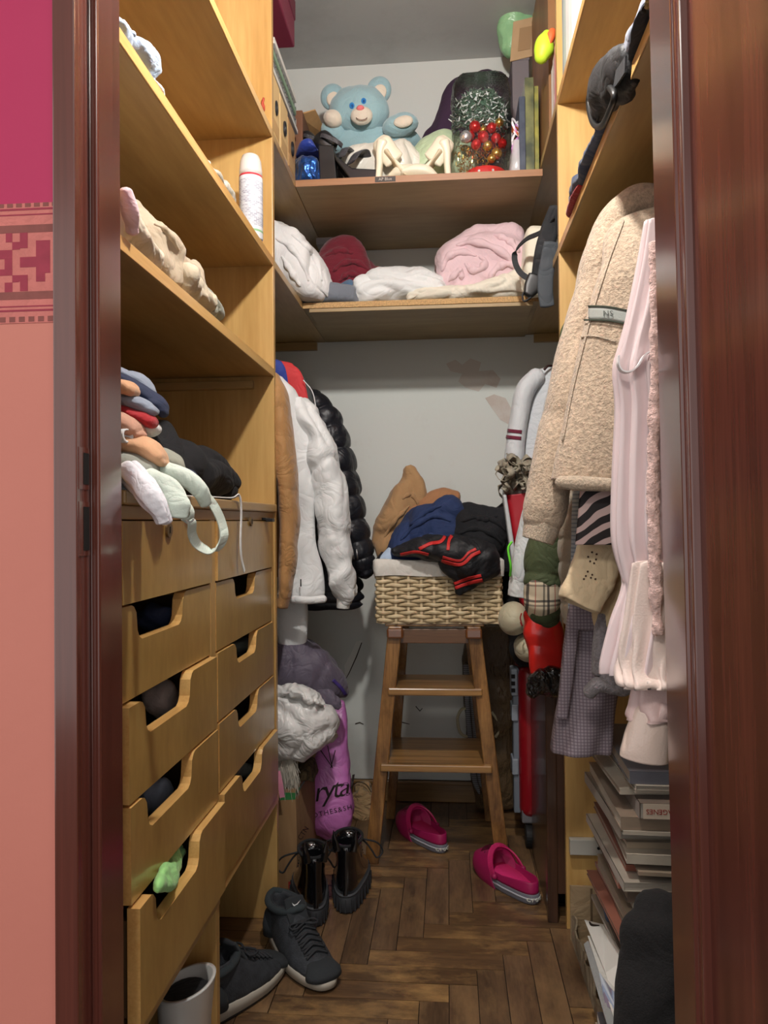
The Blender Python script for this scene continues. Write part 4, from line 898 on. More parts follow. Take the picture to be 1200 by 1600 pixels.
MB().box((XR+.004, 2.10, R3+T), (XR+.016, 2.48, 2.60)).box((XR+.016, 2.10, R3+T), (WR-.02, 2.112, 2.60)).box((XR+.016, 2.468, R3+T), (WR-.02, 2.48, 2.60)).build('panels', brn, crt)
MB().box((XR+.016, 2.112, R3+T), (WR-.02, 2.468, R3+T+.01)).build('base', brn, crt)
lm = thing('lime_visor', 'fluorescent lime cap with orange band above the red books', 'cap')
q = P(850, 72, 2.03)
sl('dome', [(q+Vector((-.008, 0, -.030)), .018, .02), (q+Vector((0, 0, -.01)), .026, .026), (q+Vector((.002, 0, .012)), .022, .024), (q+Vector((.008, 0, .030)), .012, .014)], plain('fluo_lime', srgb(200, 240, 60), .5), lm, .001, up=(0, 1, 0))
sl('band', [(q+Vector((.012, -.012, -.006)), .006, .012), (q+Vector((.016, -.014, .014)), .012, .014), (q+Vector((.02, -.012, .028)), .010, .012)], plain('fluo_orange', srgb(240, 110, 60), .5), lm, 0, up=(0, 1, 0))
gb = cloth('green_plastic', srgb(150, 200, 150), .3, .1, 6, .3, 60, 0)
gbg = one(sp('green_bag', [(830, -30, 2.62, 40, 24), (818, 0, 2.60, 40, 26), (808, 30, 2.58, 30, 24), (800, 58, 2.57, 22, 20), (795, 76, 2.57, 14, 14)], gb, None, .008, 16, 4), 'pale green plastic bag hanging at the top right corner of the closet', 'plastic bag')
cdm = woodmat('tan_card', srgb(176, 146, 108), srgb(190, 160, 122), 'z', 4, .5, .7, 0, bump=.02)
cc = thing('card_sheet', 'tan cardboard sheet standing in front of the green bag', 'cardboard')
sweepz('sheet', [(802, 34), (842, 24), (838, 86), (797, 96)], 2.50, .004, cdm, cc, .0005)
sweepz('printed_panel', [(812, 44), (832, 40), (829, 76), (809, 80)], 2.4985, .001, plain('card_panel', srgb(160, 130, 94), .7), cc, 0)
gy = thing('grey_box', 'tall grey box standing at the right of the purple garment', 'box')
gzm = plain('grey_card', srgb(118, 112, 116), .6)
MB().box((.222, 2.505, ZS), (XR-.004, 2.70, P(800, 92, 2.5).z)).build('box', gzm, gy, bevel=.002)
MB().box((.220, 2.503, P(800, 92, 2.5).z-.004), (XR-.002, 2.702, P(800, 92, 2.5).z+.003)).build('lid', gzm, gy, bevel=.001)
tl = thing('shelf_sticker', 'small dark sticker with worn print on the upper shelf edge', 'sticker')
q = P(602, 289, YU-.004); MB().box((q.x-.03, YU-.0042, S3+.002), (q.x+.03, YU-.0032, S3+.017)).build('sticker', plain('sticker_dark', srgb(60, 52, 48), .5), tl)
text('print', 'AP Blue', .012, basis(Vector((q.x, YU-.0044, S3+.0095)), (1, 0, 0), (0, 0, 1), (0, -1, 0)), plain('print_pale', srgb(170, 160, 150), .6), tl, .0002)
# ================================================================== LOWER BACK SHELF
Z2 = S2+.017
whf = one(pile('white_fleece', [(415, 385, 2.33, .05), (428, 352, 2.36, .12), (450, 358, 2.38, .14), (478, 372, 2.38, .14), (500, 405, 2.37, .11), (511, 440, 2.36, .07)], S2+T, cloth('white_fleece', srgb(226, 226, 226), .95, .04, bscale=500, bump=.5), amp=.022, f=7, seed=14, N=90), 'large white fleece garment bundled at the left end of the lower shelf', 'clothing')
mrs = one(pile('maroon_sweater', [(490, 420, 2.55, .06), (505, 388, 2.55, .1), (535, 380, 2.55, .12), (565, 392, 2.55, .11), (592, 425, 2.54, .07), (600, 440, 2.54, .04)], Z2, cloth('maroon_knit', srgb(112, 26, 42), .95, .15, 30, .7, 160, st=(1, 1, 3)), amp=.018, f=7, seed=15), 'maroon knitted sweater heaped on the lower back shelf', 'clothing')
one(pile('brown_cloth', [(575, 420, 2.58, .05), (592, 418, 2.57, .06), (606, 424, 2.56, .04)], Z2+.02, cloth('rust_cloth', srgb(150, 70, 44), .9, .2), amp=.004, N=24), 'rust brown cloth corner just behind the maroon sweater', 'clothing')
one(pile('folded_grey_trousers', [(478, 452, 2.36, .04), (490, 447, 2.37, .06), (530, 447, 2.37, .06), (553, 450, 2.37, .05), (557, 456, 2.37, .04)], Z2, cloth('slate_grey', srgb(112, 118, 128), .9, .1), amp=.004, f=14, seed=16, e=3.5), 'slate grey folded trousers at the front left of the lower shelf', 'clothing')
one(pile('blue_jeans', [(530, 445, 2.44, .05), (548, 440, 2.43, .06), (558, 446, 2.42, .05)], Z2, cloth('denim_blue', srgb(80, 110, 140), .9, .3), amp=.004, N=24), 'blue denim fold behind the slate grey trousers', 'clothing')
for k, (cols, m_, lb) in enumerate((
    ([(553, 452, 2.40, .05), (562, 438, 2.41, .08), (600, 436, 2.42, .09), (650, 434, 2.42, .09), (690, 440, 2.42, .08), (700, 452, 2.42, .05)], white, 'white folded garment lowest in the middle of the lower shelf'),
    ([(562, 440, 2.41, .05), (585, 426, 2.42, .08), (620, 424, 2.43, .09), (660, 424, 2.43, .09), (688, 434, 2.43, .06)], cloth('soft_white', srgb(216, 218, 218), .9, .05), 'soft white garment folded on the white one on the lower shelf'))):
    one(pile('folded_white_garment', cols, Z2+(.03 if k else 0), m_, amp=.011, f=11, seed=17+k, st=(1, 1, 2.2)), lb, 'clothing')
one(pile('cream_garment', [(640, 460, 2.36, .03), (670, 452, 2.37, .05), (720, 450, 2.37, .06), (770, 440, 2.37, .07), (810, 425, 2.38, .07), (832, 432, 2.38, .05)], Z2, cream, amp=.008, f=14, seed=20, st=(1, 1, 2.5)), 'cream garment spread under the pink one along the shelf front', 'clothing')
pkf = one(pile('pink_fleece', [(684, 430, 2.46, .06), (692, 398, 2.46, .09), (715, 380, 2.46, .11), (745, 364, 2.46, .12), (780, 358, 2.46, .12), (808, 366, 2.46, .11), (824, 395, 2.46, .08), (828, 430, 2.46, .05)], Z2, pinkc, amp=.024, f=7, seed=22, N=100, M=90), 'pale pink fleece garment heaped at the right of the lower shelf', 'clothing')
ridges('rolled_folds', pkf, [[(690, 425), (700, 402), (722, 394), (745, 400)], [(712, 384), (738, 378), (765, 384), (792, 400), (806, 424)], [(726, 410), (736, 422), (752, 420), (758, 408), (748, 400)], [(770, 366), (795, 376), (812, 395)], [(700, 440), (718, 424), (722, 438)], [(762, 440), (775, 420), (795, 412), (815, 420)]], pinkc, 6)
ridges('rolled_folds', whf, [[(430, 372), (452, 385), (472, 410), (482, 440)], [(455, 366), (478, 385), (496, 412), (503, 440)], [(440, 400), (455, 425), (470, 448)]], MATS['white_fleece'], 5)
ridges('rolled_folds', mrs, [[(520, 425), (535, 412), (558, 410), (578, 424)], [(508, 400), (530, 392), (552, 396)], [(530, 440), (545, 428), (570, 434)]], MATS['maroon_knit'], 5)
cbx = thing('cream_box', 'cream rounded box behind the black shoulder straps', 'box')
sp('box', [(838, 372, 2.30, 19, 34), (836, 400, 2.30, 19, 34), (834, 432, 2.30, 18, 34), (834, 449, 2.32, 17, 30)], cloth('cream_vinyl', srgb(226, 220, 200), .6, .04), cbx, .001, e=5, N=20)
rp_ = thing('red_white_packet', 'small red and white packet under the upper shelf corner', 'packet')
for (v0, v1, m_, nm) in ((338, 348, plain('packet_red', srgb(150, 30, 50), .5), 'red_end'), (348.2, 382, plain('packet_white', srgb(190, 184, 186), .5), 'white_body')):
    a, b_ = P(494, v1, 2.62), P(519, v0, 2.62); MB().box((a.x, 2.62, a.z), (b_.x, 2.70, b_.z)).build(nm, m_, rp_, bevel=.001)
bk = thing('black_shoulder_bag', 'black webbing straps and buckle of a bag hanging beside the pink fleece', 'bag')
web = cloth('black_webbing', srgb(34, 36, 40), .7, .15, bscale=600, bump=.5)
strap('strap', [P(u, v, y) for u, v, y in ((866, 338, 2.05), (846, 362, 2.1), (822, 374, 2.15), (806, 392, 2.18), (805, 410, 2.18), (815, 428, 2.17), (836, 440, 2.16))], .016, .003, web, bk, 50, axis=(.5, 0, 1))
sp('padded_strap', [(868, 325, 2.05, 10, 5), (858, 362, 2.08, 14, 6), (848, 395, 2.1, 13, 6), (840, 425, 2.12, 9, 5), (836, 440, 2.13, 7, 5)], web, bk, .001, e=3)
sp('buckle', [(838, 432, 2.12, 13, 5), (832, 448, 2.12, 13, 5), (826, 460, 2.12, 8, 5)], plain('black_plastic', (.01, .01, .01, 1), .4), bk, .001, e=3.5, N=20)
strap('loop', [P(u, v, 2.12) for u, v in ((830, 452), (818, 458), (818, 470), (828, 466), (840, 450))], .010, .003, web, bk, 30, axis=(.3, 1, 0))
sp('strap_end', [(862, 380, 2.03, 12, 3), (854, 420, 2.04, 12, 3), (852, 450, 2.04, 12, 3), (855, 478, 2.04, 11, 3)], cloth('charcoal_webbing', srgb(58, 64, 70), .7, .1), bk, .001, e=3)
# ================================================================== NEAR RIGHT SHELF
zr = R2+T
def rx(nm, cols, m_, lb, **k): return one(pilex(nm, cols, zr, m_, **k), lb, 'clothing')
rx('grey_hoodie', [(1040, -30, XR+.02, XR+.24), (1005, -10, XR-.004, XR+.22), (985, 18, XR-.012, XR+.2), (965, 60, XR-.01, XR+.18), (955, 86, XR-.0, XR+.16)], cloth('blue_grey_fleece', srgb(130, 136, 152), .9, .15), 'blue grey fleece bunched on the near right shelf', amp=.012, f=12, seed=30)
rx('black_jersey', [(1018, 20, XR-.010, XR+.14), (1000, 45, XR-.016, XR+.14), (985, 80, XR-.014, XR+.12), (975, 100, XR-.004, XR+.1)], cloth('dark_slate', srgb(40, 44, 52), .9, .15), 'dark slate cloth folded in front of the blue grey fleece', amp=.008, f=14, seed=31)
rx('navy_trousers', [(950, 165, XR-.0, XR+.18), (935, 190, XR-.010, XR+.16), (920, 220, XR-.012, XR+.15), (900, 268, XR-.010, XR+.13), (888, 290, XR-.004, XR+.1)], cloth('washed_navy', srgb(58, 74, 104), .85, .2), 'washed navy trousers bunched along the near right shelf edge', amp=.012, f=12, seed=32)
bb_ = thing('black_bag', 'black bag with an oblong buckle on the near right shelf', 'bag')
sl('body', [(PX(985, 100, XR-.0), .012, .03), (PX(970, 118, XR-.004), .030, .04), (PX(952, 135, XR-.008), .034, .04), (PX(945, 155, XR-.004), .022, .035)], cloth('black_nylon', srgb(22, 23, 26), .6, .2), bb_, .004, 20, up=(0, 1, 0))
bc = [PX(u, v, XR-.022) for u, v in ((938, 132), (925, 140), (920, 158), (924, 185), (932, 197), (942, 195), (954, 170), (960, 150), (952, 136))]
MB().tube([Vector(q) for q in crom(np.array([tuple(b) for b in bc+[bc[0]]]), 40)][:-1], .0055, 8, closed=True).build('buckle', plain('black_plastic', (.01, .01, .01, 1), .4), bb_, True)
strap('strap', [PX(u, v, XR-.018) for u, v in ((978, 100), (965, 120), (948, 140), (938, 165), (930, 195))], .022, .003, web, bb_, 20, axis=(0, 1, .4))
rcs = rx('red_fabric', [(903, 296, XR-.008, XR+.08), (892, 304, XR-.012, XR+.08), (884, 322, XR-.006, XR+.06)], redc, 'dark red cloth at the far end of the near right shelf', amp=.003, f=14, N=24)
tag(pilex('yellow_trim_cloth', [(1020, 0, XR-.014, XR+.02), (1012, 26, XR-.014, XR+.02), (1006, 40, XR-.012, XR+.02)], zr, cloth('speckled_yellow', srgb(190, 160, 80), .8, .5, 200, col2=srgb(70, 60, 40)), amp=.002, N=20), 'speckled yellow black fabric strip beside the right door jamb', 'clothing')
# ================================================================== LEFT HANGING CLOTHES (far bay)
def X2U(x, y): return 600+FPX*((RM.transposed() @ (Vector((x, y, 1.0))-EYE)).x)/-((RM.transposed() @ (Vector((x, y, 1.0))-EYE)).z)
XB = -.80
suede = cloth('tan_suede', srgb(168, 124, 74), .75, .16, 9, .3, 300, .25, fold=.25)
hangg = 'clothes hanging in the far left bay'
j = thing('suede_jacket', 'tan suede jacket hanging first behind the left partition', 'jacket', hangg)
y = 1.985
sp('sleeve', [(425, 592, y, 14, 22), (437, 625, y, 15, 30), (443, 690, y, 16, 30), (450, 770, y, 16, 30), (452, 830, y, 15, 28), (450, 880, y, 13, 24), (446, 920, y, 11, 20), (440, 948, y, 9, 16)], suede, j, .005, 10, 3, ends=('round', 'open'))
xb_ = X2U(XB, y+.05)
vl('body', [(xb_, 428, 583, y+.03, .02), (xb_, 440, 620, y+.03, .028), (xb_, 440, 720, y+.03, .03), (xb_, 438, 800, y+.03, .03), (xb_, 438, 900, y+.03, .03)], suede, j, .006, 10, 4)
MB().box((P(430, 770, 1).x, 0, 0), (P(430, 770, 1).x, 0, 0)) if False else None
puf = cloth('white_nylon', srgb(222, 224, 224), .55, .03, 8, .1, 200, .1, fold=.22)
w_ = thing('white_jacket', 'white padded jacket hanging between the suede and the black jackets', 'jacket', hangg); y = 2.13; xb_ = X2U(XB, y)
pb = vl('body', [(xb_, 440, 592, y, .04), (xb_, 468, 618, y, .055), (xb_, 484, 680, y, .06), (xb_, 488, 760, y, .06), (xb_, 492, 830, y, .06), (xb_, 500, 885, y, .06), (xb_, 507, 918, y, .06), (xb_, 507, 934, y, .052)], puf, w_, .009, 9, 6, st=(1, 1, .5), N=90, M=90)
sp('hem', [(455, 936, y-.055, 6, 5), (480, 938, y-.06, 6, 6), (506, 936, y-.05, 6, 6)], puf, w_, .001)
ys = y+.03
sp('sleeve', [(470, 632, ys, 14, 28), (489, 670, ys, 20, 32), (505, 720, ys, 24, 34), (517, 780, ys, 25, 34), (524, 840, ys, 25, 32), (533, 895, ys, 23, 30), (538, 925, ys, 18, 24), (537, 940, ys, 11, 15)], puf, w_, .012, 12, 8, N=110, M=64, quilt=(3, .10))
sp('cuff', [(537, 936, ys, 11, 13), (536, 950, ys, 10, 12)], cloth('white_rib', srgb(214, 214, 210), .9, .05), w_, .001, ends=('round', 'open'), N=16)
MB().tube([P(470, 905, y-.064)+Vector((0, 0, -.004*i)) for i in range(6)], .0018, 6).build('zip_pull', dk, w_, True)
t = thing('white_trousers', 'white trousers leg hanging below the white padded jacket', 'trousers', hangg)
sp('leg', [(440, 850, 2.18, 30, 12), (450, 930, 2.18, 29, 14), (455, 970, 2.18, 27, 14), (458, 1008, 2.18, 22, 12)], white, t, .003, 9, 3, ends=('round', 'open'), e=3)
yy = 2.265; xb_ = X2U(XB, yy)
one(vl('red_jacket', [(X2U(-.6, yy), 458, 570, yy, .02), (X2U(-.66, yy), 470, 582, yy, .025), (xb_, 480, 618, yy, .02), (xb_, 486, 680, yy, .02), (xb_, 490, 800, yy, .02)], cloth('coral_red', srgb(204, 50, 54), .7, .08), None, .004, 9, 2), 'coral red garment shoulder showing above the white jacket', 'clothing', hangg)
one(vl('blue_jacket', [(X2U(-.62, 2.23), 440, 566, 2.23, .014), (X2U(-.66, 2.23), 447, 580, 2.23, .014), (xb_, 452, 620, 2.235, .014), (xb_, 455, 760, 2.235, .014)], cloth('royal_blue', srgb(34, 60, 150), .7, .1), None, .003, 9, 2), 'royal blue garment shoulder beside the coral red one', 'clothing', hangg)
gj = thing('grey_jacket', 'dark grey garment edge with pale piping beside the coral red one', 'clothing', hangg)
gg = vl('body', [(X2U(-.6, 2.28), 478, 592, 2.31, .016), (xb_, 490, 625, 2.31, .02), (xb_, 497, 660, 2.31, .02), (xb_, 505, 760, 2.31, .02), (xb_, 510, 850, 2.31, .02)], cloth('graphite', srgb(66, 70, 70), .8, .15), gj, .003, 9, 2)
MB().tube(smoothpath([P(474, 594, 2.245), P(488, 612, 2.245), P(494, 640, 2.24), P(496, 662, 2.24)], 20), .0016, 6).build('piping', white, gj, True)
blkn = cloth('black_nylon_shiny', srgb(22, 24, 32), .45, .2, 8, .1, 200, .02, fold=.2)
bj = thing('black_puffer_jacket', 'black quilted puffer jacket hanging nearest the back wall', 'jacket', hangg); y = 2.40; xb_ = X2U(XB, y)
vl('body', [(xb_, 495, 612, y+.02, .05), (xb_, 515, 660, y+.02, .06), (xb_, 535, 740, y+.02, .06), (xb_, 548, 820, y+.02, .06), (xb_, 562, 890, y+.02, .06), (xb_, 568, 930, y+.02, .06), (xb_, 566, 950, y+.02, .05)], blkn, bj, .006, 9, 8, N=120, M=90, quilt=(10, .05))
sp('sleeve', [(490, 620, y-.03, 14, 26), (508, 655, y-.03, 24, 32), (522, 705, y-.03, 28, 34), (534, 760, y-.03, 29, 34), (546, 815, y-.03, 27, 32), (560, 862, y-.03, 24, 28), (572, 892, y-.03, 14, 20)], blkn, bj, .005, 16, 10, N=130, M=64, quilt=(9, .22))
for k in range(2): MB().tube([P(551+6*k, 858, y-.115), P(553+6*k, 874, y-.115)], .002, 6).build('zip_pull', plain('ring_steel', (.7, .7, .7, 1), .3, 1), bj, True)
# ================================================================== RIGHT HANGING CLOTHES
hr = 'clothes hanging on the right side'
XRB = .66
ms = thing('striped_shirt', 'white long sleeve shirt with two maroon stripes on the sleeve', 'shirt', hr); y = 2.40; ur = X2U(XRB, y)
whs = cloth('soft_white_jersey', srgb(214, 218, 222), .9, .04, fold=.2)
vl('body', [(862, ur-20, 572, y, .02), (828, ur, 585, y, .03), (812, ur, 640, y, .035), (806, ur, 720, y, .035), (803, ur, 800, y, .035)], whs, ms, .004, 8, 4)
sv = sp('sleeve', [(838, 588, y-.02, 14, 16), (820, 612, y-.03, 15, 20), (812, 650, y-.03, 15, 20), (805, 700, y-.03, 15, 20), (800, 760, y-.03, 14, 18), (798, 800, y-.03, 13, 16)], whs, ms, .003, 9, 5, ends=('round', 'open'))
mrn = cloth('maroon_stripe', srgb(112, 34, 58), .9, .05)
decal('stripe', sv, [(789, 672), (800, 673.5), (815, 675)], 5.5, mrn, ms, 20); decal('stripe', sv, [(788, 682), (799, 683.5), (814, 685)], 5.5, mrn, ms, 20)
MB().tube(smoothpath([P(850, 578, 2.36), P(856, 572, 2.36), P(866, 572, 2.38)], 10), .004, 6).build('hanger_tip', plain('hanger_dark', srgb(50, 26, 24), .5), ms, True)
# windbreaker
wbk = thing('white_windbreaker', 'white nylon windbreaker sleeve with gathered cuff beside the olive jacket', 'jacket', hr); y = 1.84
wn = cloth('white_grey_nylon', srgb(206, 210, 212), .5, .04, fold=.25)
vl('body', [(X2U(.5, y+.05), X2U(XRB, y+.05), 560, y+.04, .02), (862, X2U(XRB, y), 620, y+.04, .03), (850, X2U(XRB, y), 720, y+.04, .03), (845, X2U(XRB, y), 860, y+.04, .03)], wn, wbk, .003, 8, 2)
sp('sleeve', [(874, 600, y, 16, 18), (862, 680, y, 20, 24), (848, 760, y, 21, 26), (834, 820, y, 22, 26), (820, 870, y, 20, 24), (813, 905, y, 16, 20)], wn, wbk, .004, 10, 3)
sp('cuff', [(813, 903, y, 16, 19), (811, 918, y, 16, 19), (809, 932, y, 15, 18)], cloth('white_elastic', srgb(204, 206, 204), .8, .08, bump=.2), wbk, .0015, 60, 3, ends=('round', 'open'), N=20)
# olive quilted
olq = cloth('olive_quilt', srgb(70, 80, 50), .8, .15, fold=.3)
oj = thing('olive_jacket', 'olive quilted jacket with plaid cuff between windbreaker and fleece', 'jacket', hr); y = 1.74
vl('body', [(X2U(.42, y), X2U(XRB, y), 440, y, .02), (888, X2U(XRB, y), 495, y, .03), (876, X2U(XRB, y), 570, y, .035), (862, X2U(XRB, y), 640, y, .035), (850, X2U(XRB, y), 700, y, .035), (842, X2U(XRB, y), 780, y, .035), (858, X2U(XRB, y), 880, y, .035), (870, X2U(XRB, y), 940, y, .03)], olq, oj, .005, 8, 3, N=90, quilt=(8, .03))
osl = sp('sleeve', [(870, 760, y-.05, 24, 26), (862, 820, y-.05, 30, 30), (853, 870, y-.05, 32, 32), (850, 905, y-.05, 31, 32), (849, 917, y-.05, 29, 30)], olq, oj, .004, 14, 4, quilt=(3, .05), ends=('round', 'open'))
sp('cuff_lining', [(850, 912, y-.055, 29, 30), (850, 928, y-.055, 30, 31), (848, 944, y-.055, 28, 30), (850, 950, y-.05, 26, 26)], None, oj, .003, 20, 5, N=30, ends=('round', 'round'))
sp('hem_band', [(850, 948, y-.052, 27, 28), (853, 958, y-.05, 24, 26), (858, 966, y-.045, 16, 20)], olq, oj, .002, N=24)
def gridmat(name, base, lines, rough=.9, bumpy=False, warp=0):
    """base colour crossed by bands: (axis, period, width, offset, colour, strength)"""
    m, nt, N, L, B = newmat(name); tc = N.new('ShaderNodeTexCoord'); vec = tc.outputs['Object']
    if warp:
        nz = N.new('ShaderNodeTexNoise'); nz.inputs['Scale'].default_value = 12; L.new(vec, nz.inputs['Vector']); sv_ = N.new('ShaderNodeVectorMath'); sv_.operation = 'SCALE'; sv_.inputs['Scale'].default_value = warp; L.new(nz.outputs['Color'], sv_.inputs[0])
        av = N.new('ShaderNodeVectorMath'); av.operation = 'ADD'; L.new(vec, av.inputs[0]); L.new(sv_.outputs[0], av.inputs[1]); vec = av.outputs[0]
    sp_ = N.new('ShaderNodeSeparateXYZ'); L.new(vec, sp_.inputs[0]); col = None; c0 = N.new('ShaderNodeRGB'); c0.outputs[0].default_value = base; col = c0.outputs[0]
    for ax, per, wd, off, c_, st_ in lines:
        a = N.new('ShaderNodeMath'); a.operation = 'ADD'; a.inputs[1].default_value = off+100*per; L.new(sp_.outputs[ax], a.inputs[0])
        md = N.new('ShaderNodeMath'); md.operation = 'FLOORED_MODULO'; md.inputs[1].default_value = per; L.new(a.outputs[0], md.inputs[0])
        lt = N.new('ShaderNodeMath'); lt.operation = 'LESS_THAN'; lt.inputs[1].default_value = wd; L.new(md.outputs[0], lt.inputs[0])
        ml = N.new('ShaderNodeMath'); ml.operation = 'MULTIPLY'; ml.inputs[1].default_value = st_; L.new(lt.outputs[0], ml.inputs[0])
        mx = N.new('ShaderNodeMixRGB'); L.new(ml.outputs[0], mx.inputs[0]); L.new(col, mx.inputs[1]); mx.inputs[2].default_value = c_; col = mx.outputs[0]
    L.new(col, B.inputs['Base Color']); B.inputs['Roughness'].default_value = rough
    if bumpy:
        b = N.new('ShaderNodeBump'); b.inputs['Strength'].default_value = .6; b.inputs['Distance'].default_value = .003; L.new(col, b.inputs['Height']); L.new(b.outputs[0], B.inputs['Normal'])
    return m
dkc = srgb(30, 28, 34)
bpy.data.objects['cuff_lining'].data.materials.clear()
bpy.data.objects['cuff_lining'].data.materials.append(gridmat('tan_plaid', srgb(200, 186, 160), [('X', .042, .005, 0, dkc, .85), ('X', .042, .004, .009, dkc, .7), ('Z', .042, .005, .01, dkc, .8), ('Z', .042, .004, .019, dkc, .6), ('X', .042, .002, .026, srgb(150, 40, 40), .7)], warp=.006))
lab(bpy.data.objects['cuff_lining'], 'tan black plaid cuff')
# beige fleece jacket
def fleece(name, col, sc=150):
    m, nt, N, L, B = newmat(name); tc = N.new('ShaderNodeTexCoord'); n = N.new('ShaderNodeTexNoise'); n.inputs['Scale'].default_value = sc; n.inputs['Detail'].default_value = 4; n.inputs['Roughness'].default_value = .65; L.new(tc.outputs['Object'], n.inputs['Vector'])
    r = N.new('ShaderNodeValToRGB'); r.color_ramp.elements[0].position = .36; r.color_ramp.elements[1].position = .62; r.color_ramp.elements[0].color = mul(col, .72); r.color_ramp.elements[1].color = mul(col, 1.12); L.new(n.outputs[0], r.inputs[0]); L.new(r.outputs[0], B.inputs['Base Color'])
    b = N.new('ShaderNodeBump'); b.inputs['Strength'].default_value = .9; b.inputs['Distance'].default_value = .006; L.new(n.outputs[0], b.inputs['Height']); L.new(b.outputs[0], B.inputs['Normal']); B.inputs['Roughness'].default_value = 1; B.inputs['Sheen Weight'].default_value = .3; return m
fm = fleece('beige_fleece', srgb(196, 174, 150)); fm2 = fleece('beige_fleece_trim', srgb(206, 186, 162), 260)
fj = thing('fleece_jacket', 'beige fleece jacket with a grey band on its arm at the front right', 'jacket', hr); y = 1.36
bdy = vl('body', [(X2U(.50, y+.05), X2U(XRB, y+.05), 312, y+.05, .03), (968, X2U(XRB, y), 345, y+.02, .05), (942, X2U(XRB, y), 420, y, .06), (925, X2U(XRB, y), 480, y, .06), (905, X2U(XRB, y), 560, y, .06), (882, X2U(XRB, y), 650, y, .06), (864, X2U(XRB, y), 715, y, .06), (855, X2U(XRB, y), 750, y, .058)], fm, fj, .005, 7, 5, N=100, M=110, folds=3, famp=.10)
sp('hem', [(876, 754, y-.045, 10, 16), (900, 755, y-.055, 11, 10), (940, 757, y-.06, 11, 10), (990, 760, y-.06, 11, 10), (1040, 762, y-.05, 11, 10)], fm2, fj, .001)
slv = sp('sleeve', [(1045, 320, y+.07, 24, 30), (1000, 318, y+.08, 26, 36), (962, 345, y+.09, 26, 40), (938, 400, y+.09, 27, 42), (918, 480, y+.09, 28, 42), (897, 570, y+.08, 30, 42), (878, 660, y+.07, 31, 42), (862, 735, y+.06, 33, 40), (852, 790, y+.05, 33, 38), (848, 812, y+.05, 30, 34)], fm, fj, .0055, 8, 6, N=120, M=64)
sp('cuff', [(850, 806, y+.05, 28, 31), (845, 828, y+.05, 27, 30), (840, 845, y+.05, 24, 28)], fm2, fj, .001, 10, 4, ends=('round', 'open'), N=24)
tgm = cloth('reflective_grey', srgb(150, 154, 148), .6, .05, fold=0)
yk = decal('arm_band', bdy, [(917, 490), (950, 491), (982, 497)], 20, tgm, fj, 30, .003)
decal('band_seam', bdy, [(918, 479.5), (950, 480.5), (982, 486.5)], 2.5, plain('seam_dark', srgb(50, 56, 44), .8), fj, 30, .0045)
decal('band_seam', bdy, [(916, 501), (950, 502), (982, 508)], 2.5, plain('seam_dark', srgb(50, 56, 44), .8), fj, 30, .0045)
decaltext('band_print', 'NS', [bdy, yk] if yk else bdy, 950, 490, 12, y, plain('print_dark', srgb(60, 64, 62), .6), fj, spacing=1.15, off=.003)
decal('seam', bdy, [(906, 527), (930, 525), (962, 534)], 3, fm2, fj, 30, .002)
decal('seam', bdy, [(975, 345), (948, 420), (922, 505), (898, 600), (880, 690)], 2.5, fm2, fj, 40, .002)
# grey beige puffer edge, blue knit edge
one(sp('beige_puffer', [(900, 740, 1.62, 16, 24), (892, 800, 1.60, 17, 26), (890, 860, 1.60, 16, 26), (890, 920, 1.60, 15, 24), (892, 968, 1.60, 13, 20)], cloth('taupe_nylon', srgb(160, 148, 130), .6, .06), amp=.003, quilt=(7, .2), N=90), 'taupe quilted puffer edge between the olive jacket and the waffle cardigan', 'jacket', hr)
one(sp('blue_knit', [(905, 770, 1.54, 10, 14), (902, 840, 1.53, 9, 14), (899, 900, 1.53, 8, 14), (896, 950, 1.53, 8, 14)], gridmat('blue_rib', srgb(176, 190, 206), [('Z', .008, .003, 0, srgb(110, 130, 156), .7)], bumpy=True), amp=.001), 'pale blue ribbed knit edge behind the zebra print fabric', 'clothing', hr)
# zebra
def zebramat():
    m, nt, N, L, B = newmat('zebra_print'); tc = N.new('ShaderNodeTexCoord'); mp = N.new('ShaderNodeMapping'); mp.inputs['Rotation'].default_value = (0, math.radians(-52), 0); L.new(tc.outputs['Object'], mp.inputs[0])
    w_ = N.new('ShaderNodeTexWave'); w_.inputs['Scale'].default_value = 13; w_.inputs['Distortion'].default_value = 4; w_.inputs['Detail'].default_value = 1.5; w_.inputs['Detail Scale'].default_value = 1.2; w_.bands_direction = 'X'; L.new(mp.outputs[0], w_.inputs['Vector'])
    r = N.new('ShaderNodeValToRGB'); r.color_ramp.elements[0].position = .56; r.color_ramp.elements[1].position = .60; r.color_ramp.elements[0].color = srgb(26, 18, 20); r.color_ramp.elements[1].color = srgb(196, 170, 166); L.new(w_.outputs['Fac'], r.inputs[0]); L.new(r.outputs[0], B.inputs['Base Color']); B.inputs['Roughness'].default_value = .7; return m
zb_ = thing('zebra_garment', 'zebra print fabric hanging below the fleece hem', 'clothing', hr)
vl('panel', [(914, X2U(.5, 1.33), 715, 1.335, .012), (907, X2U(.5, 1.33), 765, 1.335, .014), (903, X2U(.5, 1.33), 810, 1.335, .014), (899, X2U(.5, 1.33), 851, 1.335, .012)], zebramat(), zb_, .002, 9, 3)
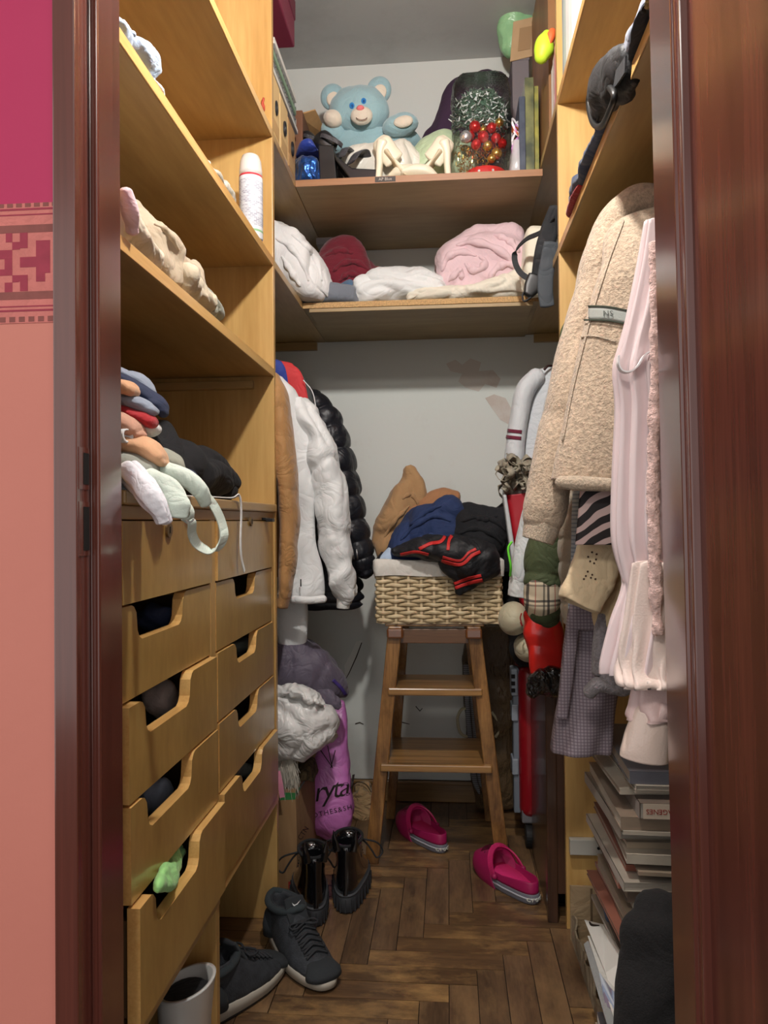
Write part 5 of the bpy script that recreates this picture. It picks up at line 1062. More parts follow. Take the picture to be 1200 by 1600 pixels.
# cream eyelet sleeve
crm = cloth('cream_eyelet', srgb(216, 194, 158), .8, .05, fold=.2); ce = thing('eyelet_blouse', 'cream eyelet blouse sleeve hanging below the zebra fabric', 'clothing', hr)
ey_ = sp('sleeve', [(956, 800, 1.39, 32, 10), (942, 850, 1.385, 38, 15), (924, 900, 1.38, 36, 18), (905, 944, 1.375, 29, 17)], crm, ce, .008, 12, 5, ends=('round', 'open'), e=2.6)
sp('body', [(960, 860, 1.42, 30, 10), (955, 920, 1.42, 24, 12), (946, 960, 1.42, 20, 12), (945, 978, 1.42, 16, 10)], cloth('buff_cotton', srgb(200, 178, 140), .85, .05), ce, .003, 12, 6, ends=('round', 'open'))
T_ = bvh(ey_); hl_ = MB()
for (u, v) in ((925, 863), (932, 866), (919, 870), (931, 874), (922, 877), (928, 880), (918, 893), (925, 898), (915, 900), (923, 903), (930, 905), (912, 905)):
    q = touch(T_, u, v, .001)
    if q: hl_.ell(q, (.0018, .001, .0018), None, 8, 5)
hl_.build('eyelets', plain('eyelet_dark', srgb(70, 50, 40), .8), ce, True)
# waffle cardigan
wf = gridmat('waffle_knit', srgb(150, 138, 146), [('X', .0062, .0022, 0, srgb(104, 92, 102), .7), ('Z', .0062, .0022, 0, srgb(104, 92, 102), .7)], bumpy=True, warp=.003)
wc = thing('waffle_cardigan', 'grey mauve waffle knit cardigan hanging lowest over the books', 'cardigan', hr); y = 1.52
vl('body', [(905, 990, 880, y+.02, .03), (893, 985, 940, y+.02, .035), (884, 975, 1000, y+.02, .04), (875, 968, 1060, y+.02, .04), (868, 958, 1115, y+.02, .04), (862, 952, 1172, y+.02, .038)], wf, wc, .004, 9, 4, e=3, folds=4, famp=.12, N=80, M=90)
sp('front_edge', [(900, 940, y-.028, 9, 5), (892, 1010, y-.03, 9, 5), (885, 1070, y-.03, 9, 5), (878, 1120, y-.03, 9, 5)], wf, wc, .001)
sp('hem', [(866, 1118, y-.005, 3, 12), (866, 1118, y-.03, 4, 5), (905, 1120, y-.04, 3, 4)], wf, wc, 0, N=20) if False else None
sp('pocket', [(918, 920, y-.03, 20, 4), (914, 950, y-.032, 20, 4), (912, 982, y-.032, 20, 4)], wf, wc, .001, e=4)
gk = thing('grey_knit_sleeve', 'fuzzy grey knit sleeve with turned cuff in front of the waffle cardigan', 'clothing', hr); gkm = fleece('grey_knit', srgb(140, 134, 138), 200)
sp('sleeve', [(940, 960, 1.42, 10, 14), (936, 1010, 1.42, 10, 14), (934, 1050, 1.42, 10, 14)], gkm, gk, .002)
sp('sleeve', [(958, 950, 1.43, 11, 14), (952, 1020, 1.42, 12, 14), (948, 1070, 1.41, 13, 14)], gkm, gk, .002)
sp('cuff', [(921, 1082, 1.41, 10, 10), (934, 1070, 1.40, 12, 14), (955, 1075, 1.41, 9, 14), (972, 1080, 1.42, 8, 10), (982, 1079, 1.43, 7, 8)], gkm, gk, .002, 20, 4)
# pink satin blouse nearest
pk = cloth('pink_satin', srgb(224, 204, 204), .38, .04, 6, .05, 200, .1, fold=0)
pb_ = thing('pink_blouse', 'pale pink satin blouse hanging nearest the right door jamb', 'blouse', hr); y = 1.06
U = lambda x: X2U(x, y)
vl('body', [(1010, U(.50), 345, y, .012), (998, U(.50), 420, y, .02), (984, U(.50), 490, y, .025), (970, U(.50), 545, y, .028), (964, U(.50), 580, y, .03), (970, U(.50), 640, y, .03), (967, U(.50), 740, y, .03), (966, U(.50), 840, y, .03), (978, U(.50), 900, y, .026), (980, U(.50), 922, y, .024), (964, U(.50), 975, y, .03), (952, U(.50), 1030, y, .03), (951, U(.50), 1052, y, .028)], pk, pb_, .0025, 5, 5, st=(1, 1, .08), N=140, M=180, folds=23, famp=.28)
fz = 1.04
vl('under_layer', [(990, U(.48), 880, fz, .012), (978, U(.48), 980, fz, .015), (972, U(.48), 1040, fz, .016), (978, U(.48), 1068, fz-.012, .014), (988, U(.48), 1076, fz-.012, .012)], cloth('cream_pink', srgb(226, 206, 196), .6, .04, fold=0), pb_, .002, 6, 4, st=(1, 1, .1), M=120, folds=17, famp=.35)
vl('sleeve', [(1000, U(.44), 1000, y, .02), (992, U(.44), 1060, y, .024), (988, U(.44), 1110, y, .024), (986, U(.44), 1125, y, .022)], cloth('blush_satin', srgb(214, 184, 180), .4, .04, fold=0), pb_, .004, 8, 6, st=(1, 1, .15), folds=9, famp=.3)
sp('cuff', [(1018, 1114, y, 26, 18), (1013, 1145, y, 33, 20), (1009, 1172, y, 36, 20), (1007, 1186, y, 36, 19)], cloth('cuff_satin', srgb(222, 200, 188), .25, .04, fold=.1), pb_, .004, 9, 6, ends=('round', 'open'))
sp('seam_edge', [(972, 640, y-.03, 2, 2), (978, 740, y-.033, 2, 2), (992, 850, y-.033, 2, 2), (1000, 930, y-.033, 2, 2)], pk, pb_, 0) if False else None
lc_ = sp('lace_trim', [(1022, 380, y-.035, 7, 6), (1024, 500, y-.04, 8, 6), (1023, 620, y-.04, 8, 6), (1021, 760, y-.042, 9, 6), (1023, 880, y-.044, 9, 6), (1028, 990, y-.044, 8, 6)], fleece('pink_lace', srgb(224, 190, 182), 120), pb_, .004, 40, 5)
strap('collar_fold', [P(u, v, y-.03) for u, v in ((1018, 548), (1006, 556), (996, 572), (984, 581), (972, 580), (966, 570), (966, 556))], .012, .002, cloth('white_trim', srgb(240, 236, 238), .5, .03), pb_, 40, axis=(0, 1, 0))
# ================================================================== STOOL, BASKET
leg_w = woodmat('stool_pine', srgb(104, 70, 38), srgb(170, 124, 72), 'z', 34, .06, .3, .5, wear=srgb(70, 44, 26)); step_w = woodmat('stool_step', srgb(100, 70, 38), srgb(172, 128, 74), 'x', 30, .05, .3, .5)
st = thing('step_stool', 'varnished wooden step stool with two steps under the wicker basket', 'stool')
def beam(nm, a, b, wx, wy, m, par, bevel=.003):
    a, b = Vector(a), Vector(b); V = []
    for p in (a, b): 
        for sx, sy in ((-1, -1), (1, -1), (1, 1), (-1, 1)): V.append((p.x+sx*wx/2, p.y+sy*wy/2, p.z))
    return MB().add(V, [(0,1,2,3), (4,5,6,7), (0,1,5,4), (1,2,6,5), (2,3,7,6), (3,0,4,7)]).build(nm, m, par, bevel=bevel)
fl_, fr__ = PZ(581, 1347, 0), PZ(783, 1333, 0); yf = fl_.y-.0; yt_ = yf-.02
zt_ = P(680, 978, yt_).z
tl_, tr_ = P(618, 985, yt_), P(740, 986, yt_)
fy = yf
beam('leg', (fl_.x, fy, 0), (tl_.x, yt_, zt_), .040, .030, leg_w, st); beam('leg', (fr__.x, fy+.01, 0), (tr_.x, yt_, zt_), .040, .030, leg_w, st)
ry = yf+.34; ty = yt_+.20
beam('leg', (fl_.x+.03, ry, 0), (tl_.x+.015, ty, zt_-.01), .030, .030, leg_w, st); beam('leg', (fr__.x-.02, ry, 0), (tr_.x-.01, ty, zt_-.01), .030, .030, leg_w, st)
def lx(z, a, b): t = z/zt_; return a*(1-t)+b*t
for (v, d0, nm) in ((1080, .0, 'step'), (1199, .0, 'step')):
    z = P(680, v, yf-.02).z; xl, xr_ = lx(z, fl_.x, tl_.x), lx(z, fr__.x, tr_.x); dd = .17 if v < 1100 else .25
    MB().box((xl-.002, yf-.035, z-.011), (xr_+.002, yf+dd, z+.011)).build(nm, step_w, st, bevel=.004)
for s_, a, b in ((0, fl_, tl_), (1, fr__, tr_)):
    for z in (.18, .40):
        x = lx(z, a.x, b.x); MB().box((x-.010, yf+.01, z-.015), (x+.010, yf+.30-z*.18, z+.015)).build('side_rail', leg_w, st, bevel=.002)
MB().box((tl_.x-.01, yt_-.005, zt_-.05), (tr_.x+.01, yt_+.012, zt_-.008)).build('top_rail', woodmat('stool_shaded', srgb(70, 44, 26), srgb(110, 74, 42), 'x', 20, .05, .4, .3), st, bevel=.002)  # rail wood toned darker to carry the shade under the stool top
MB().box((tl_.x-.03, yt_-.012, zt_-.0), (tr_.x+.03, ty+.02, zt_+.008)).build('seat_board', step_w, st, bevel=.003)
for p in (tl_, tr_): MB().box((p.x-.024, yt_-.03, zt_-.034), (p.x+.024, yt_-.0155, zt_-.004)).build('corner_block', plain('varnish_dark', srgb(110, 66, 36), .15, coat=.8), st, bevel=.006)
# basket
bz0 = zt_+.009; yb0 = yt_-.02; bx0, bx1 = P(589, 960, yb0).x, P(783, 960, yb0).x; by1 = yb0+.27; bz1 = P(680, 893, yb0).z
bk_ = thing('wicker_basket', 'pale woven wicker basket with cloth liner on top of the stool', 'basket')
wick = woodmat('wicker', srgb(176, 152, 112), srgb(220, 200, 162), 'x', 40, .15, .55, .1, per_object=.06); nst = 13; hgt = bz1-bz0
loop_ = []
def perim(t, off):
    Lx, Ly = bx1-bx0, by1-yb0; tot = 2*(Lx+Ly); d = (t % 1)*tot
    if d < Lx: return Vector((bx0+d, yb0-off, 0))
    d -= Lx
    if d < Ly: return Vector((bx1+off, yb0+d, 0))
    d -= Ly
    if d < Lx: return Vector((bx1-d, by1+off, 0))
    d -= Lx; return Vector((bx0-off, by1-d, 0))
NS = 34; tot = 2*((bx1-bx0)+(by1-yb0))
for k in range(nst):
    zc = bz0+.004+(k+.5)*(hgt-.004)/nst; V = []; F = []; n = NS*6
    for i in range(n):
        t = i/n; ph = math.sin(2*PI*NS*t/2 + PI*k); w2 = (hgt/nst)*(.44+.12*abs(ph)); off = .0055*ph
        for dz, do in ((-w2, -.0012), (-w2*.6, .0022), (w2*.6, .0022), (w2, -.0012)): 
            p = perim(t, off+do); p.z = zc+dz+.0012*math.sin(i*.7+k); V.append(p)
    for i in range(n):
        a, b = i*4, ((i+1) % n)*4
        for j in range(3): F.append((a+j, b+j, b+j+1, a+j+1))
        F.append((a+3, b+3, b, a))
    fix(pmesh('weave_strand', V, F, wick, bk_, True))
stk_ = MB()
for i in range(NS):
    p = perim((i+.5)/NS, 0); stk_.box((p.x-.0035, p.y-.0035, bz0), (p.x+.0035, p.y+.0035, bz1+.003))
stk_.build('stakes', wick, bk_)
MB().box((bx0+.004, yb0+.004, bz0-.0005), (bx1-.004, by1-.004, bz0+.006)).build('base', wick, bk_)
lnm = cloth('liner_cotton', srgb(216, 212, 204), .9, .05)
zl = P(640, 874, yb0-.008).z
V = []; F = []; n = 160
for i in range(n):
    t = i/n
    for q, (of, z) in enumerate(((.010, bz1-.012), (.012, bz1+.01), (.010, zl-.004), (.004, zl), (-.006, zl-.004), (-.01, bz1))):
        p = perim(t, of+.0015*math.sin(i*.9+q)); p.z = z+.002*math.sin(i*.23+q*.5); V.append(p)
for i in range(n):
    for j in range(5): F.append((i*6+j, ((i+1) % n)*6+j, ((i+1) % n)*6+j+1, i*6+j+1))
fix(pmesh('liner', V, F, lnm, bk_, True))
g3 = 'clothes piled in the wicker basket'
yy = yb0+.10; zi = bz1-.01
tanc = cloth('camel_cotton', srgb(164, 128, 88), .9, .1)
cmt = one(sp('camel_trousers', [(600, 860, yy+.06, 24, 26), (618, 820, yy+.07, 32, 30), (636, 785, yy+.08, 28, 28), (644, 758, yy+.09, 17, 20), (640, 742, yy+.09, 10, 12)], tanc, None, .018, 8, 5, N=90, M=56), 'camel brown cotton garment standing up at the left of the basket', 'clothing', g3)
one(sp('camel_sleeve', [(640, 830, yy+.07, 28, 24), (665, 798, yy+.08, 24, 24), (695, 782, yy+.09, 17, 18), (715, 778, yy+.09, 9, 12)], cloth('rust_camel', srgb(158, 112, 76), .9, .1), None, .008, 12, 6), 'rusty camel cloth rising behind the navy one in the basket', 'clothing', g3)
nvs = one(pile('navy_shirt', [(612, 850, yy-.02, .05), (622, 826, yy, .08), (650, 796, yy+.01, .10), (685, 776, yy+.02, .10), (715, 784, yy+.02, .09), (735, 812, yy+.02, .07)], zi, cloth('navy_cotton', srgb(32, 50, 92), .85, .15), amp=.020, f=8, seed=7), 'navy blue cloth heaped in the middle of the basket', 'clothing', g3)
bls = one(pile('black_trousers', [(700, 820, yy, .05), (722, 790, yy+.01, .09), (745, 796, yy+.01, .10), (768, 796, yy+.01, .10), (782, 786, yy+.02, .09), (796, 806, yy+.02, .07), (804, 850, yy+.02, .05)], zi, cloth('black_cotton', srgb(18, 19, 24), .9, .2), amp=.022, f=8, seed=9), 'black cloth heaped at the right of the basket', 'clothing', g3)
one(pile('light_blue_cloth', [(600, 862, yb0+.04, .02), (612, 855, yb0+.045, .03), (622, 860, yb0+.04, .02)], zi, ltblue, amp=.004, N=24), 'small light blue cloth corner at the left rim of the basket', 'clothing', g3)
one(pile('dark_cloth', [(588, 872, yb0+.06, .02), (596, 862, yb0+.06, .02), (604, 866, yb0+.06, .02)], zi, black, amp=.003, N=24), 'tiny black cloth at the far left rim of the basket', 'clothing', g3)
ridges('rolled_folds', nvs, [[(625, 845), (650, 820), (680, 806), (705, 815)], [(640, 822), (665, 800), (690, 790)], [(640, 850), (668, 838), (696, 838)]], MATS['navy_cotton'], 5)
ridges('rolled_folds', bls, [[(720, 815), (745, 808), (770, 812), (790, 830)], [(715, 835), (740, 826), (765, 832), (785, 850)], [(735, 805), (755, 812), (778, 806)]], MATS['black_cotton'], 5)
ridges('rolled_folds', cmt, [[(600, 840), (618, 812), (640, 790)], [(612, 850), (632, 825), (652, 800)], [(628, 780), (642, 772), (655, 790)]], tanc, 4)
tr = thing('track_trousers', 'black track trousers with red stripes spilling over the basket front', 'trousers', g3)
trm = cloth('black_satin_knit', srgb(20, 21, 26), .6, .2)
yt2 = yb0-.035
t1 = sp('leg', [(625, 858, yb0+.03, 12, 30), (668, 856, yb0+.0, 18, 34), (712, 862, yt2+.01, 26, 34), (745, 880, yt2, 38, 26), (752, 900, yt2, 30, 16)], trm, tr, .009, 15, 4, N=90, M=60)
t2 = sl('leg', [(P(722, 850, yb0+.02), .06, .03), (P(722, 872, yt2), .068, .03), (P(728, 895, yt2), .062, .022), (P(724, 914, yt2+.004), .035, .016), (P(718, 924, yt2+.008), .014, .010)], trm, tr, .007, 15, 8, N=80, M=60, up=(0, 1, 0))
rs = plain('red_stripe', srgb(196, 44, 42), .6)
for path, w_ in (([(655, 858), (672, 850), (690, 846), (700, 828), (710, 816)], 5), ([(700, 860), (702, 845), (712, 830), (716, 822)], 5), ([(690, 876), (720, 882), (738, 868), (750, 862)], 5), ([(692, 870), (718, 876), (732, 864), (744, 858)], 4),
                 ([(708, 913), (730, 904), (752, 899)], 5), ([(708, 920), (732, 911), (754, 906)], 5), ([(626, 866), (650, 862), (670, 866)], 4)):
    decal('red_stripe', [t1, t2], path, w_, rs, tr, 40, .002)
# ================================================================== CROCS
def foot_contour(L, w, n=48, heel=.80):
    out = []
    for i in range(n):
        a = 2*PI*i/n; x = .5*L*(1-math.cos(a)); s_ = math.sin(a); t = x/L
        wid = heel+(1-heel)*min(1, max(0, (t-.25)/.4))
        out.append((x, w*wid*math.copysign(abs(s_)**.8, s_)*(1 if s_ < 0 or t < .4 else .96)))
    return out
def shoe_surface(nm, rows, L, m, par, M4, n=48, amp=0, smooth=True, cap=True, mi=None):
    """rows: (z, x_heel, x_toe, half width); contour scaled to each row"""
    V = []; F = []; base = foot_contour(1.0, 1.0, n)
    for (z, a, b, w) in rows:
        for (x, yv) in base:
            zz_ = z(x) if callable(z) else z
            V.append(M4 @ Vector((a+(b-a)*x, yv*w, zz_)))
    K = len(rows)
    for i in range(K-1):
        for j in range(n): F.append((i*n+j, i*n+(j+1) % n, (i+1)*n+(j+1) % n, (i+1)*n+j))
    F.append(tuple(reversed(range(n))))
    if cap: F.append(tuple(range((K-1)*n, K*n)))
    o = pmesh(nm, V, F, m, par, smooth); fix(o)
    if amp: wrinkle(o, amp, 40, 3)
    return o
def placement(heel, toe, z=0, roll=0, pitch=0):
    d = (toe-heel); ang_ = math.atan2(d.y, d.x); return Matrix.Translation(Vector((heel.x, heel.y, z))) @ Matrix.Rotation(ang_, 4, 'Z') @ Matrix.Rotation(-pitch, 4, 'Y') @ Matrix.Rotation(roll, 4, 'X'), d.length
crp = plain('clog_magenta', srgb(158, 26, 84), .5); crd = plain('clog_footbed', srgb(222, 48, 122), .7); crg = plain('clog_grey', srgb(112, 112, 122), .6); crs = plain('clog_stripe', srgb(186, 190, 200), .5)
def clog(h, t_, lb):
    M4, L = placement(PZ(*h, 0), PZ(*t_, 0)); t = thing('rubber_clog', lb, 'clog', 'pair of magenta clogs on the parquet'); w = .052*L/.29
    shoe_surface('sole', [(.0, .004, L-.004, w*.95), (.004, 0, L, w), (.024, -.002, L+.002, w*1.02), (.027, .002, L-.002, w*.98)], L, crg, t, M4)
    shoe_surface('sole_stripe', [(.0125, -.0025, L+.0025, w*1.03), (.0175, -.003, L+.003, w*1.035)], L, crs, t, M4)
    # rim basin
    zf = lambda top: (lambda x: .027+(top-.027)*(1 if x < .08 else max(.62, 1-(x-.08)*1.2)))
    shoe_surface('upper', [(.026, .001, L-.001, w*1.0), (.032, .001, L-.004, w*1.0), (zf(.054), .002, L-.008, w*.99), (zf(.057), .005, L-.012, w*.96), (zf(.054), .008, L-.016, w*.92), (.024, .012, L-.02, w*.89)], L, crp, t, M4)
    shoe_surface('footbed', [(.0272, .012, L-.02, w*.90), (.0295, .013, L-.022, w*.89)], L, crd, t, M4)
    R = [(M4 @ Vector((x, 0, .028)), M4.to_3x3() @ Vector((0, ww, 0)), M4.to_3x3() @ Vector(((L*.10 if x < L*.53 else L*.05 if x < L*.62 else 0), 0, hh))) for x, ww, hh in ((L*.52, w*1.0, .062), (L*.60, w*1.02, .058), (L*.70, w*1.02, .052), (L*.80, w*.96, .044), (L*.90, w*.78, .034), (L*.97, w*.42, .022))]
    V, F = loft(R, 40, 40, 2.3, 0, 0, 1, ('open', 'round')); vp = fix(pmesh('vamp', V, F, crp, t))
    arc = []
    for i in range(25):
        a = PI*i/24; arc.append(M4 @ Vector((L*.46+.045*math.sin(a), w*1.03*math.cos(a), .036+.058*math.sin(a))))
    strap('heel_strap', arc, .016, .004, plain('clog_strap', srgb(190, 40, 100), .45), t, 40, axis=M4.to_3x3() @ Vector((1, 0, .2)))
    for s_ in (-1, 1):
        c_ = M4 @ Vector((L*.44, s_*w*1.03, .038)); MB().ell(c_, (.008, .008, .008), None, 14, 8).build('rivet', crp, t, True)
    hb = MB()
    for (fx, fy) in ((.64, -.4), (.64, 0), (.64, .4), (.70, -.25), (.70, .2), (.78, -.1), (.72, .55)):
        zz_ = .03+math.sqrt(max(0, 1-fy*fy))*(.060-.045*(max(0, fx-.5)))-.002; hb.ell(M4 @ Vector((L*fx, fy*w, zz_)), (.004, .004, .003), None, 8, 5)
    hb.build('vent_holes', plain('clog_hole', srgb(70, 10, 36), .8), t, True)
    # lettering on the heel
    p = M4 @ Vector((-.0035, 0, .016)); dx = M4.to_3x3() @ Vector((0, -1, 0)); 
    tx = text('heel_lettering', 'crocs', .020, basis(p, dx.normalized(), Vector((0, 0, 1)), (M4.to_3x3() @ Vector((-1, 0, 0))).normalized()), plain('clog_letters', srgb(206, 206, 196), .6), t, .0008, spacing=1.1)
    for v in tx.data.vertices:
        loc = M4.inverted() @ v.co; s2 = min(.999, abs(loc.y)/(w*.83)); loc.x += .5*L*(1-math.sqrt(1-s2*s2))*.55; v.co = M4 @ loc
    return t
clog((694, 1334), (627, 1288), 'magenta rubber clog with grey sole between the stool legs')
clog((838, 1414), (747, 1352), 'magenta rubber clog with grey sole beside the dark cabinet')
# ================================================================== SNEAKERS, BOOTS
snk = cloth('black_mesh', srgb(34, 37, 42), .8, .5, 60, .6, 300, 0, col2=srgb(52, 56, 62), fold=0); sn2 = cloth('black_suede', srgb(38, 42, 46), .9, .2, fold=0); snin = cloth('shoe_lining', srgb(48, 56, 60), .95, .2, fold=0)
mid = plain('midsole_grey', srgb(176, 170, 158), .6); outs = plain('outsole_dark', srgb(36, 32, 30), .7)
def sneaker(h, t_, L, lb, z=0):
    hp = PZ(*h, 0); tp = PZ(*t_, 0); d = (tp-hp); d.z = 0; d.normalize(); M4, _ = placement(hp, hp+d*L, z); t = thing('sneaker', lb, 'sneaker', 'pair of black running sneakers'); w = .050
    shoe_surface('outsole', [(.0, .01, L-.02, w*.9), (.003, .004, L-.008, w*.98), (.008, .002, L-.003, w)], L, outs, t, M4)
    shoe_surface('midsole', [(.008, .0, L, w*1.02), (lambda x: .034-.012*x+.006*max(0, x-.8)*5*0, -.003, L+.002, w*1.05), (lambda x: .038-.012*x, .004, L-.003, w*.98)], L, mid, t, M4)
    up = lambda a, b: (lambda x: a+(b-a)*x)
    rows = [(up(.030, .022), .004, L-.002, w*.99), (up(.045, .032), .002, L-.006, w*1.01), (up(.060, .044), .004, L-.03, w*.97), (up(.074, .060), .008, L-.066, w*.88), (up(.086, .078), .008, L-.10, w*.78), (up(.098, .096), .004, L-.132, w*.70), (up(.108, .112), .0, L-.150, w*.66), (up(.112, .116), .006, L-.158, w*.60), (up(.104, .108), .014, L-.166, w*.52), (up(.07, .07), .018, L-.17, w*.48), (up(.05, .05), .02, L-.17, w*.5)]
    shoe_surface('upper', rows, L, snk, t, M4, 56, .0012)
    shoe_surface('toe_cap', [(up(.028, .024), L-.062, L-.0005, w*.90), (.036, L-.06, L-.004, w*.86), (.046, L-.064, L-.022, w*.66), (.050, L-.07, L-.04, w*.4)], L, sn2, t, M4)
    shoe_surface('heel_counter', [(.034, .0, .075, w*.98), (.055, -.002, .07, w*.97), (.078, .004, .055, w*.82)], L, sn2, t, M4)
    T3 = M4.to_3x3()
    # padded collar
    col = []
    for i in range(28):
        a = 2*PI*i/28; x = .5*(L-.152)*(1-math.cos(a)); col.append(M4 @ Vector((x+.003, .86*w*.64*math.sin(a)*1.25, .110+.006*(x/.1)-.010*abs(math.sin(a)))))
    MB().tube(col, .0085, 8, closed=True).build('collar', snin, t, True)
    tg_ = sl('tongue', [(M4 @ Vector((L-.135, 0, .088)), .024, .005), (M4 @ Vector((L-.155, 0, .112)), .025, .006), (M4 @ Vector((L-.168, 0, .134)), .024, .006)], sn2, t, 0, up=T3 @ Vector((1, 0, 1)))
    lbp = M4 @ Vector((L-.1545, 0, .1255)); nr = (T3 @ Vector((1, 0, .55))).normalized(); sx_ = (T3 @ Vector((0, -1, 0))).normalized(); 
    nb = (T3 @ Vector((.55, 0, -1))).normalized()*-1
    # woven label with a swoosh mark
    mk = [(-.009, .0035), (-.0075, -.001), (-.004, -.003), (.001, -.0015), (.010, .004), (.001, .0003), (-.004, -.0005), (-.0062, .0008)]
    MB().prism([(x*1.2, yv*1.4) for x, yv in mk], 0, .0008, basis(lbp+nr*.0018, T3 @ Vector((0, 1, 0)), nb, nr)).build('swoosh_mark', plain('mark_pale', srgb(200, 204, 206), .6), tg_)
    for k in range(6):
        x0 = L-.128+k*.0135; zz_ = .094-k*.0068
        for s_ in (-1, 1):
            pts = [M4 @ Vector((x0+s_*.006*q, w*.52*q, zz_+.004*(1-q*q)-.006*abs(q))) for q in (-1, -.5, 0, .5, 1)]
            MB().tube(smoothpath(pts, 12), .0028, 6).build('lace', plain('lace_black', srgb(40, 42, 46), .8), t, True)
    bw = []
    for k in range(14): a = k/13*2*PI; bw.append(M4 @ Vector((L-.118+.012*math.sin(2*a), .034*math.sin(a), .099-.004*abs(math.sin(a)))))
    MB().tube(bw, .0026, 6).build('lace_bow', plain('lace_black', srgb(40, 42, 46), .8), t, True)
    return t
sneaker((428, 1462), (492, 1528), .275, 'black running sneaker standing upright with its toe toward the camera')
sneaker((300, 1615), (428, 1518), .265, 'black running sneaker beside the chest foot panel pointing away')
pat = plain('patent_black', srgb(14, 14, 17), .12, coat=1); sol = plain('boot_sole', srgb(44, 46, 50), .7)
def boot(h, t_, L, lb, sc=1.0):
    hp = PZ(*h, 0); tp = PZ(*t_, 0); d = (tp-hp); d.z = 0; d.normalize(); M4, _ = placement(hp, hp+d*L); M4 = M4 @ Matrix.Scale(1, 4); t = thing('ankle_boot', lb, 'boot', 'pair of black patent platform boots'); w = .046*sc
    shoe_surface('sole', [(.0, .004, L-.01, w*1.0), (.006, .0, L-.002, w*1.07), (.042, -.002, L, w*1.1), (.046, .004, L-.006, w*1.02)], L, sol, t, M4)
    rd = MB()
    for k in range(26):
        a = 2*PI*k/26; x = .5*L*(1-math.cos(a)); yv = w*1.11*(.8+.2*min(1, max(0, (x/L-.25)/.4)))*math.copysign(abs(math.sin(a))**.8, math.sin(a)); q = M4 @ Vector((x, yv, .003)); rd.tube([q, q+Vector((0, 0, .034))], .0022, 5)
    rd.build('sole_ribs', sol, t)
    shoe_surface('welt', [(.044, -.003, L+.001, w*1.08), (.048, -.003, L+.001, w*1.08)], L, plain('welt_grey', srgb(70, 72, 76), .7), t, M4)
    up = lambda a, b: (lambda x: a+(b-a)*x)
    rows = [(.046, .004, L-.01, w*.98), (up(.065, .060), .0, L-.014, w*.98), (up(.085, .076), .004, L-.045, w*.90), (up(.105, .096), .008, L-.085, w*.80), (up(.125, .122), .006, L-.115, w*.76), (up(.150, .148), .002, L-.125, w*.76), (up(.172, .168), .0, L-.13, w*.78), (up(.174, .170), .006, L-.136, w*.70), (up(.150, .146), .01, L-.14, w*.66), (.09, .014, L-.14, w*.6)]
    shoe_surface('shaft', rows, L, pat, t, M4, 56)
    MB().tube([M4 @ Vector((.5*(L-.13)*(1-math.cos(a)), w*.66*math.sin(a)*1.2, .172)) for a in np.linspace(0, 2*PI, 30, endpoint=False)], .004, 6, closed=True).build('collar', cloth('black_cloth', srgb(24, 24, 27)), t, True)
    for s_ in (-1, 1):
        R = [(M4 @ Vector((.004, s_*w*.42, .160)), .010, .004), (M4 @ Vector((.0, s_*w*.52, .185)), .008, .0035), (M4 @ Vector((-.003, s_*w*.60, .214)), .001, .001)]
        sl('cat_ear', R, pat, t, 0, up=M4.to_3x3() @ Vector((1, 0, 0)), N=20, M=16)
    sl('back_strip', [(M4 @ Vector((-.003, 0, .05)), .006, .002), (M4 @ Vector((-.001, 0, .10)), .005, .002), (M4 @ Vector((-.003, 0, .165)), .006, .002)], pat, t, 0, up=M4.to_3x3() @ Vector((1, 0, 0)))
    for k in range(5):
        x0 = L-.105+k*.012; zz_ = .128-k*.013
        pts = [M4 @ Vector((x0, w*.6*q, zz_+.002-.012*abs(q))) for q in (-1, -.5, 0, .5, 1)]; MB().tube(pts, .0026, 6).build('lace', plain('lace_black', srgb(40, 42, 46), .8), t, True)
    for s_ in (-1, 1):
        c0 = M4 @ Vector((L-.11, s_*w*.2, .135)); T3 = M4.to_3x3()
        pts = [c0 + T3 @ Vector((.004*k, s_*(.012*k), .012*math.sin(k*.8)-.010*k)) for k in range(6)]
        MB().tube(smoothpath(pts+[c0+T3 @ Vector((.03, s_*.075, -.045)), c0+T3 @ Vector((.015, s_*.06, -.015)), c0+T3 @ Vector((0, s_*.02, .0))], 30), .0024, 6).build('lace_loop', plain('lace_black', srgb(40, 42, 46), .8), t, True)
    return t
boot((540, 1429), (553, 1370), .25, 'black patent platform boot with cat ears beside the stool leg', 1.06)
boot((494, 1450), (478, 1385), .24, 'black patent platform boot between its pair and the sneaker', 1.0)
# shoes under the chest
wbt = thing('white_boot', 'white boot with open dark shaft under the near drawers', 'boot')
c0 = Vector((-.475, 1.345, 0)); wl = plain('white_leather', srgb(206, 206, 202), .35, coat=.3)
V, F = loft([(c0+Vector((0, .02, .05)), Vector((.045, 0, 0)), Vector((0, .05, 0))), (c0+Vector((.0, .0, .10)), Vector((.044, 0, 0)), Vector((0, .05, 0))), (c0+Vector((.008, -.02, .16)), Vector((.046, 0, .006)), Vector((0, .056, 0))), (c0+Vector((.014, -.03, .20)), Vector((.048, 0, .01)), Vector((0, .06, 0)))], 40, 40, 2.1, 0, 0, 1, ('round', 'open'))
fix(pmesh('shaft', V, F, wl, wbt))
MB().ell(c0+Vector((.012, -.027, .178)), (.040, .050, .006)).build('shaft_shade_disc', black, wbt, True)  # black disc stands in for the shade inside the open shaft
Mw, _ = placement(c0+Vector((0, .07, 0)), c0+Vector((0, -.19, 0))); shoe_surface('foot', [(.0, .0, .25, .042), (.02, 0, .25, .044), (.05, .005, .23, .042), (.075, .01, .16, .036), (.085, .03, .1, .02)], .25, wl, wbt, Mw)
